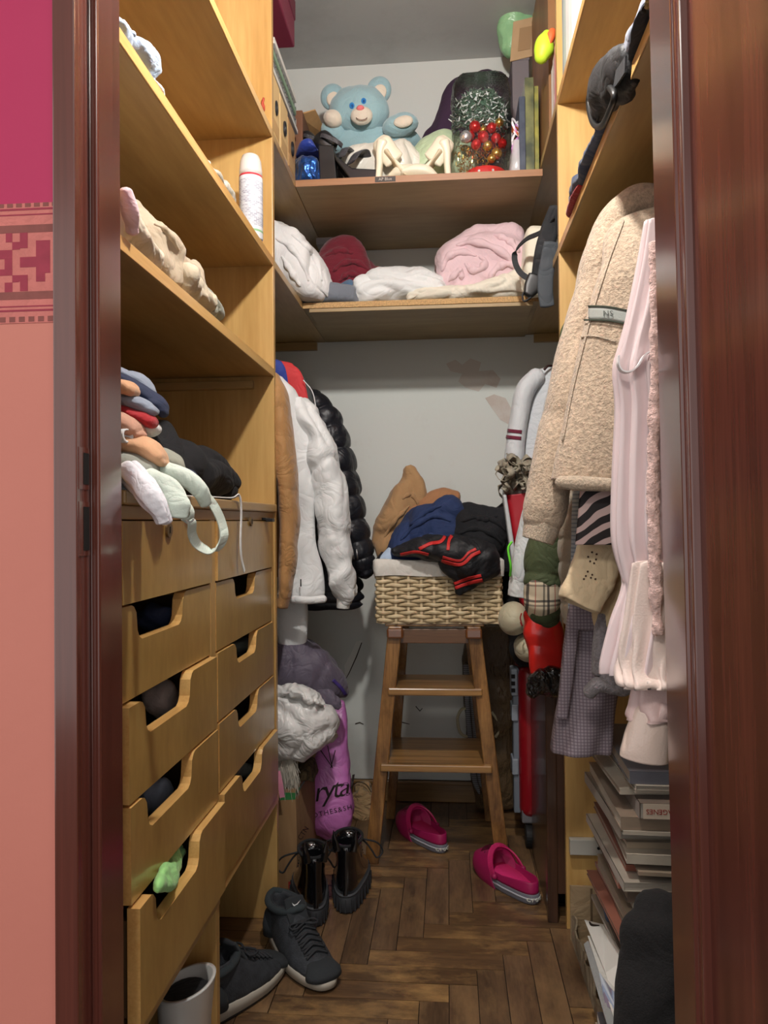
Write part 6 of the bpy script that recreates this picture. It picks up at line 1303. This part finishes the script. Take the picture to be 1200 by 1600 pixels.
def lowshoe(h, ang_, lb, m_, L=.25):
    M4, _ = placement(Vector((h[0], h[1], 0)), Vector((h[0]+math.cos(ang_)*L, h[1]+math.sin(ang_)*L, 0))); t = thing('black_shoe', lb, 'shoe')
    shoe_surface('sole', [(.0, 0, L, .044), (.02, 0, L, .045)], L, sol, t, M4); shoe_surface('upper', [(.02, .002, L-.004, .043), (.045, .0, L-.02, .043), (.065, .002, L-.09, .036), (.082, 0, L-.13, .032), (.084, .006, L-.14, .027), (.04, .012, L-.14, .025)], L, m_, t, M4); 
    for k in range(3): MB().tube([M4 @ Vector((L-.10+k*.014, q*.026, .074-k*.006-.008*abs(q))) for q in (-1, -.4, .4, 1)], .0025, 6).build('lace', plain('lace_black', srgb(40, 42, 46), .8), t, True)
lowshoe((-.60, 1.50-.06), -PI/2, 'dark mesh shoe beside the white boot under the near drawers', snk)
lowshoe((-.60, 1.84), -PI/2+.1, 'dark grey shoe in shadow beneath the far drawers', cloth('grey_felt', srgb(70, 72, 76)))
# ================================================================== LEFT FLOOR: BOX AND BAGS
card = woodmat('cardboard', srgb(140, 108, 72), srgb(166, 132, 92), 'z', 8, .2, .8, 0, bump=.05)
bxo = thing('cardboard_box', 'tall brown cardboard box with green tape beside the left partition', 'box')
n0, f0 = PZ(462, 1389, 0), PZ(489, 1338, 0); zx = P(462, 1234, n0.y).z
bxl = -.72; y1 = 2.42
xfar = n0.x+(f0.x-n0.x)*(y1-n0.y)/(f0.y-n0.y)
pol = [(bxl, n0.y), (n0.x, n0.y), (xfar, y1), (bxl, y1)]; bow = []
V = []; F = []; K = 14
for k in range(K+1):
    z = zx*k/K; bl = .010*math.sin(PI*k/K)
    V += [(bxl, n0.y-bl*.2, z), (n0.x+bl*.5, n0.y-bl*.4, z), ((n0.x+xfar)/2+bl, (n0.y+y1)/2, z), (xfar, y1, z), (bxl, y1, z)]
for k in range(K):
    for j in range(5): F.append((k*5+j, k*5+(j+1) % 5, (k+1)*5+(j+1) % 5, (k+1)*5+j))
F += [(4,3,2,1,0), tuple(K*5+i for i in range(5))]
bo_ = fix(pmesh('carton', V, F, card, bxo, False))
def face_strip(nm, za, zb2, m, x0=bxl, t=.0012): return MB().prism([(x0, n0.y-t), (n0.x+t, n0.y-t), (xfar+t, y1), (xfar-.001, y1), (n0.x-.001, n0.y+.001), (x0, n0.y+.001)], za, zb2).build(nm, m, bxo)
face_strip('green_tape', zx-.030, zx-.008, plain('tape_green', srgb(60, 130, 74), .35)); face_strip('red_tape', .002, .02, plain('tape_red', srgb(150, 44, 40), .4), x0=n0.x-.02)
decaltext('box_print', 'CTN', bo_, 474, 1302, 11, 2.15, plain('print_black', srgb(40, 30, 26), .7), bxo, rot=PI/3.2)
one(pile('leopard_cloth', [(455, 1218, 2.20, .05), (470, 1196, 2.20, .07), (485, 1190, 2.20, .07), (494, 1215, 2.2, .05)], zx-.004, cloth('leopard_fabric', srgb(110, 92, 62), .9, .5, 60, .3, 300, 0, col2=srgb(34, 26, 20)), amp=.006, f=20, seed=3, N=40), 'brown animal print fabric lying on the cardboard box', 'clothing')
fh = MB(); rnd = random.Random(11)
for k in range(420):
    a = P(rnd.uniform(424, 448), rnd.uniform(1176, 1195), 2.09+rnd.uniform(0, .03)); b = a+Vector((rnd.uniform(-.008, .045), rnd.uniform(-.03, .0), -rnd.uniform(.04, .10))); m_ = (a+b)/2+Vector((rnd.uniform(0, .014), 0, .012)); fh.tube([a, m_, b], [.0012, .001, .0004], 3)
ft = thing('fluffy_toy', 'fluffy pale grey plush with a pink ribbon beside the left partition', 'plush toy'); fh_o = fh.build('long_fur', cloth('pale_fur', srgb(190, 184, 170), .8, .1, fold=0), ft); fh_o['kind'] = 'stuff'
cc_ = MB().ell(P(428, 1205, 2.12), (.04, .04, .05)).build('body', cloth('pale_fur', srgb(190, 184, 170)), ft, True); wrinkle(cc_, .004, 30, 2)
strap('pink_ribbon', [P(434, 1205, 2.05), P(438, 1225, 2.045), P(441, 1246, 2.045)], .014, .001, plain('ribbon_pink', srgb(226, 150, 176), .35), ft, 16, axis=(1, 0, 0))
wp = cloth('white_plastic', srgb(226, 226, 224), .28, .04, 6, .1, 80, 0, fold=.35)
wb1 = thing('white_bag', 'stuffed white plastic bag resting on the cardboard box', 'plastic bag')
sp('bag', [(405, 1130, 2.14, 50, 40), (430, 1128, 2.13, 56, 46), (465, 1130, 2.13, 58, 48), (490, 1132, 2.13, 50, 42), (508, 1133, 2.14, 30, 28)], wp, wb1, .012, 13, 9, N=100, M=90)
sp('folded_opening', [(440, 1078, 2.10, 8, 20), (468, 1080, 2.09, 9, 24), (492, 1092, 2.09, 7, 18), (504, 1096, 2.1, 4, 10)], wp, wb1, .008, 30, 4)
pg = thing('purple_grey_bag', 'purple grey nylon bag with pointed corner above the white bag', 'bag')
pgm = cloth('purple_grey_nylon', srgb(92, 84, 100), .6, .12, fold=.3)
sp('main', [(420, 1045, 2.22, 44, 40), (450, 1040, 2.21, 46, 44), (478, 1045, 2.21, 44, 42), (502, 1058, 2.21, 36, 34), (524, 1072, 2.22, 22, 22), (538, 1082, 2.23, 8, 10)], pgm, pg, .010, 11, 4, N=90, M=70)
sp('corner_flap', [(490, 1075, 2.17, 14, 8), (508, 1088, 2.17, 14, 8), (524, 1098, 2.17, 9, 6), (530, 1105, 2.17, 5, 4)], pgm, pg, .004, 20, 5)
decal('lining_edge', bpy.data.objects['main'], [(520, 1062), (532, 1074), (540, 1086)], 5, plain('violet_lining', srgb(66, 50, 120), .6), pg, 20) if 'main' in bpy.data.objects else None
pkb = thing('pink_bag', 'pink plastic shop bag with black script lettering beside the cardboard box', 'plastic bag')
pkm = cloth('pink_plastic', srgb(206, 124, 196), .35, .06, 6, .15, 60, 0, fold=.2)
pkv = sp('bag', [(532, 1098, 2.40, 7, 6), (528, 1130, 2.38, 15, 12), (521, 1170, 2.36, 24, 18), (517, 1220, 2.34, 31, 22), (517, 1262, 2.33, 36, 24), (513, 1284, 2.33, 34, 22), (508, 1298, 2.34, 26, 14)], pkm, pkb, .005, 12, 6, N=90, M=80, e=3)
ink = plain('print_black', srgb(40, 30, 26), .7)
decaltext('script_lettering', 'rytal', pkv, 519, 1234, 44, 2.34, ink, pkb, shear=.35, rot=.20, spacing=.82)
decaltext('small_lettering', 'OTHES&SH', pkv, 519, 1268, 11, 2.33, ink, pkb, rot=.22, spacing=1.25)
for a, b in (((500, 1170), (520, 1200)), ((512, 1165), (519, 1198)), ((524, 1172), (517, 1200))): decal('line_mark', pkv, [a, b], 1.3, ink, pkb, 16)
pbg = thing('paper_bag', 'crumpled brown paper bag leaning against the baseboard', 'paper bag')
sp('bag', [(566, 1228, 2.66, 12, 10), (568, 1250, 2.64, 19, 18), (564, 1272, 2.62, 22, 20), (562, 1282, 2.62, 20, 18)], cloth('brown_paper', srgb(166, 136, 96), .8, .08, fold=.9), pbg, .008, 22, 4, e=3)
MB().tube(smoothpath([P(553, 1226, 2.64), P(560, 1222, 2.63), P(572, 1226, 2.62), P(580, 1238, 2.62)], 20), .0016, 5).build('string', plain('string_dark', srgb(60, 44, 30), .8), pbg, True)
# ================================================================== RIGHT FLOOR: CABINET, SUITCASE, BAGS
dwd = woodmat('dark_cabinet_wood', srgb(44, 28, 20), srgb(78, 52, 38), 'z', 20, .05, .3, .5)
dc = thing('dark_cabinet', 'dark brown wooden cabinet side behind the right partition', 'cabinet')
cy0, cy1 = YP+T+.006, 2.34; cx = P(860, 1440, cy0).x-.002; czt = .70
MB().box((cx, cy0+.02, .0), (cx+.018, cy1, czt)).build('side_panel', dwd, dc, bevel=.002)
MB().box((cx-.004, cy0, .0), (cx+.022, cy0+.026, czt)).build('front_post', dwd, dc, bevel=.003)
MB().box((cx+.022, cy0+.004, .07), (WR-.04, cy0+.022, czt)).build('front_panel', dwd, dc, bevel=.002)
MB().box((cx-.014, cy0-.004, czt), (WR-.02, cy1+.01, czt+.022)).build('top', woodmat('cabinet_top', srgb(92, 70, 48), srgb(122, 96, 66), 'y', 18, .05, .3, .4), dc, bevel=.004)
MB().box((cx+.018, cy1-.016, .0), (WR-.04, cy1, czt)).build('back_panel', dwd, dc)
su = thing('suitcase', 'red hard shell suitcase on wheels standing behind the dark cabinet', 'suitcase'); sy = 2.38
s0, s1 = P(812, 1180, sy).x, .46; zt_s, zb_s = P(820, 1042, sy).z, P(820, 1282, sy).z
MB().box((s0, sy, zb_s), (s1, sy+.20, zt_s)).build('shell', plain('suitcase_red', srgb(140, 16, 28), .35, coat=.3), su, True, .03, 4)
gr = plain('frame_grey', srgb(112, 120, 130), .45)
MB().box((s0-.016, sy+.03, zb_s+.01), (s0+.004, sy+.08, zt_s-.01)).build('frame', gr, su, bevel=.004)
for (v0, v1) in ((1048, 1090), (1104, 1130), (1190, 1215)): MB().box((s0-.021, sy+.022, P(810, v1, sy).z), (s0-.002, sy+.088, P(810, v0, sy).z)).build('latch', plain('latch_grey', srgb(140, 148, 158), .4), su, bevel=.003)
for k in range(3): MB().box((s0-.0215, sy+.018, P(810, 1084-11*k, sy).z), (s0-.010, sy+.024, P(810, 1078-11*k, sy).z)).build('latch_slot', dk, su)
zw = zb_s
for xw in (s0+.02, s1-.03):
    MB().box((xw-.014, sy+.01, zw-.014), (xw+.028, sy+.06, zw+.03)).build('wheel_housing', plain('housing_grey', srgb(110, 108, 112), .5), su, bevel=.005)
    MB().tube([(xw+.001, sy+.012, .031), (xw+.016, sy+.012, .031)], .031, 24).build('wheel', plain('wheel_grey', srgb(96, 96, 100), .5), su, False, .003)
    MB().tube([(xw-.004, sy+.014, .033), (xw+.022, sy+.014, .033)], .034, 24).build('tyre', plain('tyre_black', srgb(24, 24, 26), .6), su, False, .003)
# vinyl garment bag behind the stool
vb_ = thing('vinyl_bag', 'dark translucent zipped vinyl bag behind the right stool legs', 'bag')
def vinyl():
    m, nt, N, L, B = newmat('smoky_vinyl'); B.inputs['Base Color'].default_value = srgb(104, 84, 60); B.inputs['Roughness'].default_value = .25; B.inputs['Alpha'].default_value = .82
    n = N.new('ShaderNodeTexNoise'); n.inputs['Scale'].default_value = 16; n.inputs['Detail'].default_value = 4; b = N.new('ShaderNodeBump'); b.inputs['Strength'].default_value = .5; b.inputs['Distance'].default_value = .02; L.new(n.outputs[0], b.inputs['Height']); L.new(b.outputs[0], B.inputs['Normal']); return m
yv_ = 2.68
sp('sheet', [(772, 985, yv_, 40, 16), (768, 1060, yv_, 42, 22), (768, 1140, yv_, 38, 24), (772, 1210, yv_, 36, 22), (776, 1254, yv_, 34, 16)], vinyl(), vb_, .010, 9, 4, e=3.4, N=80, M=60)
zpm = gridmat('zip_grey', srgb(140, 142, 146), [('Z', .007, .003, 0, srgb(80, 82, 86), .8)])
for ox in (0, 9): sp('zip_tape', [(728+ox*.8, 1040, yv_-.045, 4, 3), (731+ox, 1110, yv_-.05, 4, 3), (736+ox, 1170, yv_-.05, 4, 3), (742+ox, 1220, yv_-.045, 4, 3), (754+ox, 1244, yv_-.035, 4, 3)], zpm, vb_, 0)
hm = plain('handle_cream', srgb(190, 182, 150), .5)
for pts in (((734, 1108), (722, 1108), (715, 1122), (718, 1142), (726, 1150), (736, 1150)), ((768, 1112), (776, 1124), (780, 1140), (774, 1152))): MB().tube(smoothpath([P(u, v, yv_-.05) for u, v in pts], 24), .005, 8).build('handle', hm, vb_, True)
# cushions, red bag, black bag
cs = cloth('ivory_satin', srgb(196, 188, 160), .5, .08)
for (u, v, a, b, lb) in ((802, 966, 24, 25, 'round ivory cushion below the black cloth beside the basket'), (824, 1012, 22, 21, 'small ivory cushion just under the round one beside the red bag')):
    o = MB().ell((0, 0, 0), (a*2.22/FPX, .06, b*2.22/FPX), None, 36, 24).build('ivory_cushion', cs, None, True); o.data.transform(Matrix.Translation(P(u, v, 2.22+(.0 if a > 22 else .02)))); wrinkle(o, .004, 10, 3); one(o, lb, 'cushion', 'ivory cushions beside the cabinet')
rb = thing('red_bag', 'glossy red bag hanging beside the dark cabinet top', 'bag')
rdm = plain('red_vinyl', srgb(206, 40, 34), .3, coat=.4)
sp('body', [(840, 955, 1.87, 22, 12), (848, 985, 1.87, 29, 16), (852, 1015, 1.87, 27, 16), (854, 1050, 1.87, 24, 10)], rdm, rb, .005, 12, 4, e=3, N=60)
MB().tube(smoothpath([P(815, 958, 2.12), P(813, 966, 2.12), P(816, 978, 2.12), P(813, 972, 2.12)], 16), .002, 6).build('red_string', plain('string_red', srgb(150, 30, 30), .7), rb, True)
one(sp('black_bag', [(830, 1078, 1.86, 12, 12), (845, 1068, 1.86, 23, 18), (862, 1066, 1.86, 24, 18), (874, 1066, 1.86, 18, 14)], cloth('black_plastic_film', srgb(18, 18, 20), .15, .2, 8, .3, 60, 0, coat=.6, fold=1), None, .010, 20, 5), 'crumpled shiny black plastic bag under the red bag', 'plastic bag')
one(sp('black_cloth', [(812, 820, 2.42, 16, 20), (812, 860, 2.42, 26, 30), (816, 910, 2.42, 30, 34), (822, 955, 2.42, 30, 34), (826, 1020, 2.45, 30, 34)], black, None, .008, 10, 6), 'black garment bundle between the basket and the windbreaker', 'clothing')
gbq = thing('gift_bag', 'red and white gift bag stuffed with crumpled grey green foliage', 'gift bag')
sp('bag', [(810, 772, 2.27, 20, 18), (816, 820, 2.27, 19, 20), (824, 880, 2.27, 16, 20), (828, 940, 2.27, 15, 20)], plain('gift_red', srgb(170, 26, 40), .5), gbq, .003, 10, 3, e=4, ends=('open', 'round'))
sp('white_side', [(788, 775, 2.24, 3, 12), (796, 830, 2.24, 4, 12), (806, 900, 2.24, 4, 12)], plain('gift_white', srgb(200, 204, 206), .5), gbq, 0, e=4)
bq = MB(); rnd = random.Random(4)
for k in range(46):
    u0, v0 = rnd.uniform(784, 826), rnd.uniform(718, 768); c_ = P(u0, v0, 2.25+rnd.uniform(-.05, .05)); n_ = 12; W2 = rnd.uniform(.012, .020)
    ax1 = Vector((rnd.uniform(-1, 1), rnd.uniform(-1, 1), rnd.uniform(-1, 1))).normalized(); ax2 = ax1.cross(Vector((rnd.uniform(-1, 1), rnd.uniform(-1, 1), rnd.uniform(-1, 1)))).normalized(); ax3 = ax1.cross(ax2)
    V = []; F = []
    for i in range(n_):
        a = i/(n_-1)*5; V += [c_+ax1*(W2*math.cos(a)+.004*math.sin(i*2.1))+ax2*(W2*math.sin(a)*.7)-ax3*W2*.7, c_+ax1*(W2*1.15*math.cos(a))+ax2*(W2*math.sin(a))+ax3*W2*.7]
    for i in range(n_-1): F.append((2*i, 2*i+1, 2*i+3, 2*i+2))
    bq.add(V, F)
bqo = bq.build('foliage', cloth('dried_foliage', srgb(184, 176, 156), .8, .3, 40, .5, 200, col2=srgb(120, 108, 90)), gbq, True); bqo['kind'] = 'stuff'
md = bqo.modifiers.new('thick', 'SOLIDIFY'); md.thickness = .0015
tag(MB().tube(smoothpath([P(800, 846, 1.80), P(794, 858, 1.80), P(798, 884, 1.80), P(797, 900, 1.82)], 20), .0028, 6).build('lime_drawstring', plain('cord_lime', srgb(110, 226, 60), .5), None, True), 'lime green cord hanging beside the windbreaker cuff', 'cord')
# ================================================================== LOWER RIGHT: BOOKS AND PAPERS
rnd = random.Random(21); bx = P(985, 1240, 1.36).x; z = .012
bcol = [(158, 148, 134), (136, 118, 100), (172, 162, 146), (112, 96, 84), (150, 134, 114), (92, 92, 100), (140, 84, 66), (166, 156, 142)]
tops = P(935, 1168, 1.70).z
hs = []
ORD = 'first second third fourth fifth sixth seventh eighth ninth tenth eleventh twelfth thirteenth fourteenth fifteenth sixteenth seventeenth eighteenth nineteenth twentieth'.split()
def ordn(k):
    t_ = nb_-1-k
    if t_ == 0: return 'topmost of all'
    if t_ < 20 and t_ <= k: return ORD[t_]+' from its top'
    return (ORD[k] if k < 20 else 'twenty-'+ORD[k-20])+' above the floor'
while z < .55:
    hs.append(rnd.choice((.006, .008, .010, .012, .016, .022)) if not (z > .485 and .028 not in hs) else .028); z += hs[-1]+.0006
z = .001; nb_ = len(hs); adj = ['grey', 'brown', 'pale', 'dark brown', 'tan', 'dark blue', 'rust', 'light']
pgm2 = [cloth('page_edge_%s' % k, srgb(*c_), .9, .14, 120, st=(1, 1, 14), bump=.2, fold=0) for k, c_ in (('warm', (178, 166, 146)), ('grey', (160, 152, 140)), ('brown', (146, 126, 104)))]
for k, h_ in enumerate(hs):
    fr_h = k/nb_; dx = rnd.uniform(-.012, .022); dy = rnd.uniform(-.02, .03); wd, dp = rnd.uniform(.20, .26), rnd.uniform(.27, .33); a = rnd.uniform(-.05, .05); ci = rnd.randrange(8)
    if fr_h < .35: dx += .015
    t = thing('book', '%s %s in the tall right hand stack, %s' % (adj[ci], 'magazine' if h_ < .01 else 'book', ordn(k)), 'book', 'books and magazines stacked on the floor')
    M4 = Matrix.Translation((bx+dx, 1.40+dy, z)) @ Matrix.Rotation(a, 4, 'Z')
    cm = cloth('cover_%d' % ci, srgb(*bcol[ci]), .5, .15, 20, 0, fold=0); c_ = .0012 if h_ > .01 else .0006
    MB().box((.002, .002, c_), (wd-.002, dp, h_-c_), M4).build('pages', pgm2[k % 3], t)
    b = MB().box((0, 0, 0), (wd, dp, c_), M4).box((0, 0, h_-c_), (wd, dp, h_), M4)
    if k % 3 != 1: b.box((0, -.0002, 0), (wd, c_, h_), M4)
    else: b.box((-.0002, 0, 0), (c_, dp, h_), M4)
    b.build('cover', cm, t)
    if h_ == .028 and not globals().get('DONE_T'):
        DONE_T = 1
        lab2 = MB().box((.006, -.0014, .0008), (wd-.02, -.0003, h_-.001), M4).build('spine_label', plain('spine_pale', srgb(196, 180, 160), .6), t)
        text('spine_title', 'IMAGENES', min(.0125, h_*1.0), M4 @ basis(Vector((.040, -.0018, h_/2)), (-1, 0, 0), (0, 0, -1), (0, -1, 0)), plain('title_red', srgb(150, 50, 44), .6), t, .0002)
    z += h_+.0004
BT = z
one(sp('black_garment', [(1040, 1420, 1.22, 46, 30), (1040, 1450, 1.20, 56, 34), (1036, 1500, 1.19, 60, 36), (1034, 1560, 1.18, 62, 38), (1032, 1640, 1.18, 66, 42), (1032, 1760, 1.18, 70, 46)], cloth('black_felt', srgb(22, 20, 21), .95, .3, 200, .6, 400), None, .008, 9, 5), 'black garment slumped in front of the book stack at the door jamb', 'clothing')
cbp = thing('torn_carton', 'torn cardboard box edge on the floor with papers standing inside', 'box')
e0, e1 = PZ(893, 1470, 0), PZ(952, 1655, 0)
dirn = (e1-e0).normalized(); nn_ = Vector((-dirn.y, dirn.x, 0)); V = []; F = []; n = 26
rnd = random.Random(6)
for i in range(n+1):
    p = e0.lerp(e1, i/n); hh = .055+.008*rnd.uniform(-1, 1)+.012*math.sin(i*.5)
    for o_, z_ in ((0, .0), (.004, .0), (.004, hh), (0, hh)): V.append(p+nn_*o_*1+Vector((.006*math.sin(i*.9)*(z_ > 0), 0, z_)))
for i in range(n):
    for j in range(4): F.append((i*4+j, i*4+(j+1) % 4, (i+1)*4+(j+1) % 4, (i+1)*4+j))
F += [(0,1,2,3), tuple(n*4+i for i in range(4))]
crd_ = cloth('grey_cardboard', srgb(142, 128, 106), .9, .2, 25, .3, 120, 0, fold=.3)
fix(pmesh('front_wall', V, F, crd_, cbp, False))
MB().box((e0.x-.002, e0.y+.0, 0), (e0.x+.14, e0.y+.005, .13)).box((e0.x+.0, e0.y-.04, .0), (e0.x+.13, e0.y+.0, .004)).build('back_wall', cloth('brown_cardboard', srgb(150, 128, 98), .9, .1, 14, .2, 120, 0, fold=.2), cbp, bevel=.001)
MB().box((e0.x+.045, e0.y-.0012, .008), (e0.x+.05, e0.y-.0002, .125)).build('crease_line', plain('crease_dark', srgb(96, 78, 56), .8), cbp)
def leaning(nm, px4, ys_, th, m, par):
    V = [P(u, v, y) for (u, v), y in zip(px4, ys_)]; W_ = [p+Vector((th, 0, -.001)) for p in V]; n = len(V)
    return fix(MB().add(V+W_, [tuple(range(n)), tuple(reversed(range(n, 2*n)))]+[(i, (i+1) % n, n+(i+1) % n, n+i) for i in range(n)]).build(nm, m, par))
wht = plain('white_card', srgb(224, 222, 216), .4); wb2 = thing('white_shoe_box_lid', 'white card lid with a small black swoosh mark leaning by the books', 'box lid')
ld = leaning('lid', [(913, 1437), (942, 1444), (975, 1500), (962, 1570), (946, 1520)], (1.62, 1.62, 1.42, 1.34, 1.42), .004, wht, wb2)
decal('swoosh_mark', ld, [(921, 1441), (925, 1446), (937, 1447)], [1.5, 3.2, .6], ink, wb2, 14, .0012)
mpr = gridmat('printed_page', srgb(186, 194, 206), [('Z', .03, .012, 0, srgb(110, 130, 170), .6), ('Z', .011, .003, 0, srgb(120, 60, 60), .5)], .4)
for k, (q, ys_, m_, lb) in enumerate((
    ([(918, 1462), (925, 1462), (985, 1590), (975, 1640), (962, 1600)], (1.58, 1.58, 1.28, 1.22, 1.26), cloth('newsprint', srgb(206, 204, 198), .8, .1), 'white folded newspaper standing inside the torn carton'),
    ([(912, 1475), (918, 1470), (968, 1605), (958, 1640), (950, 1606)], (1.56, 1.56, 1.26, 1.20, 1.25), cloth('grey_paper', srgb(150, 152, 152), .8, .1), 'grey paper sheet standing next to the torn carton wall'),
    ([(936, 1520), (950, 1540), (972, 1565), (962, 1578), (946, 1572)], (1.40, 1.38, 1.31, 1.30, 1.32), mpr, 'printed blue and red leaflet among the standing papers'))):
    one(leaning('paper_sheet', q, ys_, .0025, m_, None), lb, 'paper')
rnd = random.Random(9)
for k in range(9):
    zz_ = .05+k*.016; x0_, y0_ = .255+rnd.uniform(-.008, .01)+.002*k, 1.22+.005*k
    t = thing('magazine', ['cream', 'grey', 'pale', 'white', 'dusty', 'tan', 'light', 'worn', 'glossy'][k]+' magazine lying '+['lowest', 'second', 'third', 'fourth', 'fifth', 'sixth', 'seventh', 'eighth', 'topmost'][k]+' in the low pile beside the torn carton', 'magazine', 'magazines piled in the torn carton')
    M4 = Matrix.Translation((x0_, y0_, zz_-.045)) @ Matrix.Rotation(rnd.uniform(-.12, .12), 4, 'Z')
    MB().box((0, 0, .001), (.16, .20, .013), M4).build('pages', pages, t); MB().box((-.0006, -.0006, .0), (.161, .20, .001), M4).box((-.0006, -.0006, .013), (.161, .20, .0142), M4).build('cover', cloth('cover_%d' % (k % 8), srgb(*bcol[k % 8]), .5, .15, 20, 0, fold=0), t)
# white bracket on the partition
brk = thing('metal_bracket', 'pale metal plate fixed low on the right partition', 'bracket')
a, b = P(889, 1331, YP-.002), P(946, 1309, YP-.002)
MB().box((a.x, YP-.02, a.z), (b.x, YP-.0005, b.z)).build('plate', plain('plate_grey', srgb(170, 168, 160), .3), brk, bevel=.001); MB().ell((b.x-.02, YP-.021, (a.z+b.z)/2), (.004, .002, .004), None, 10, 6).build('screw', dk, brk, True)
one(sp('blue_garment', [(948, 1412, 1.62, 7, 10), (957, 1440, 1.60, 9, 12), (966, 1462, 1.58, 7, 10)], cloth('slate_blue_cloth', srgb(70, 84, 110), .8, .3), None, .002), 'slate blue cloth stuffed between the books and the white lid', 'clothing')
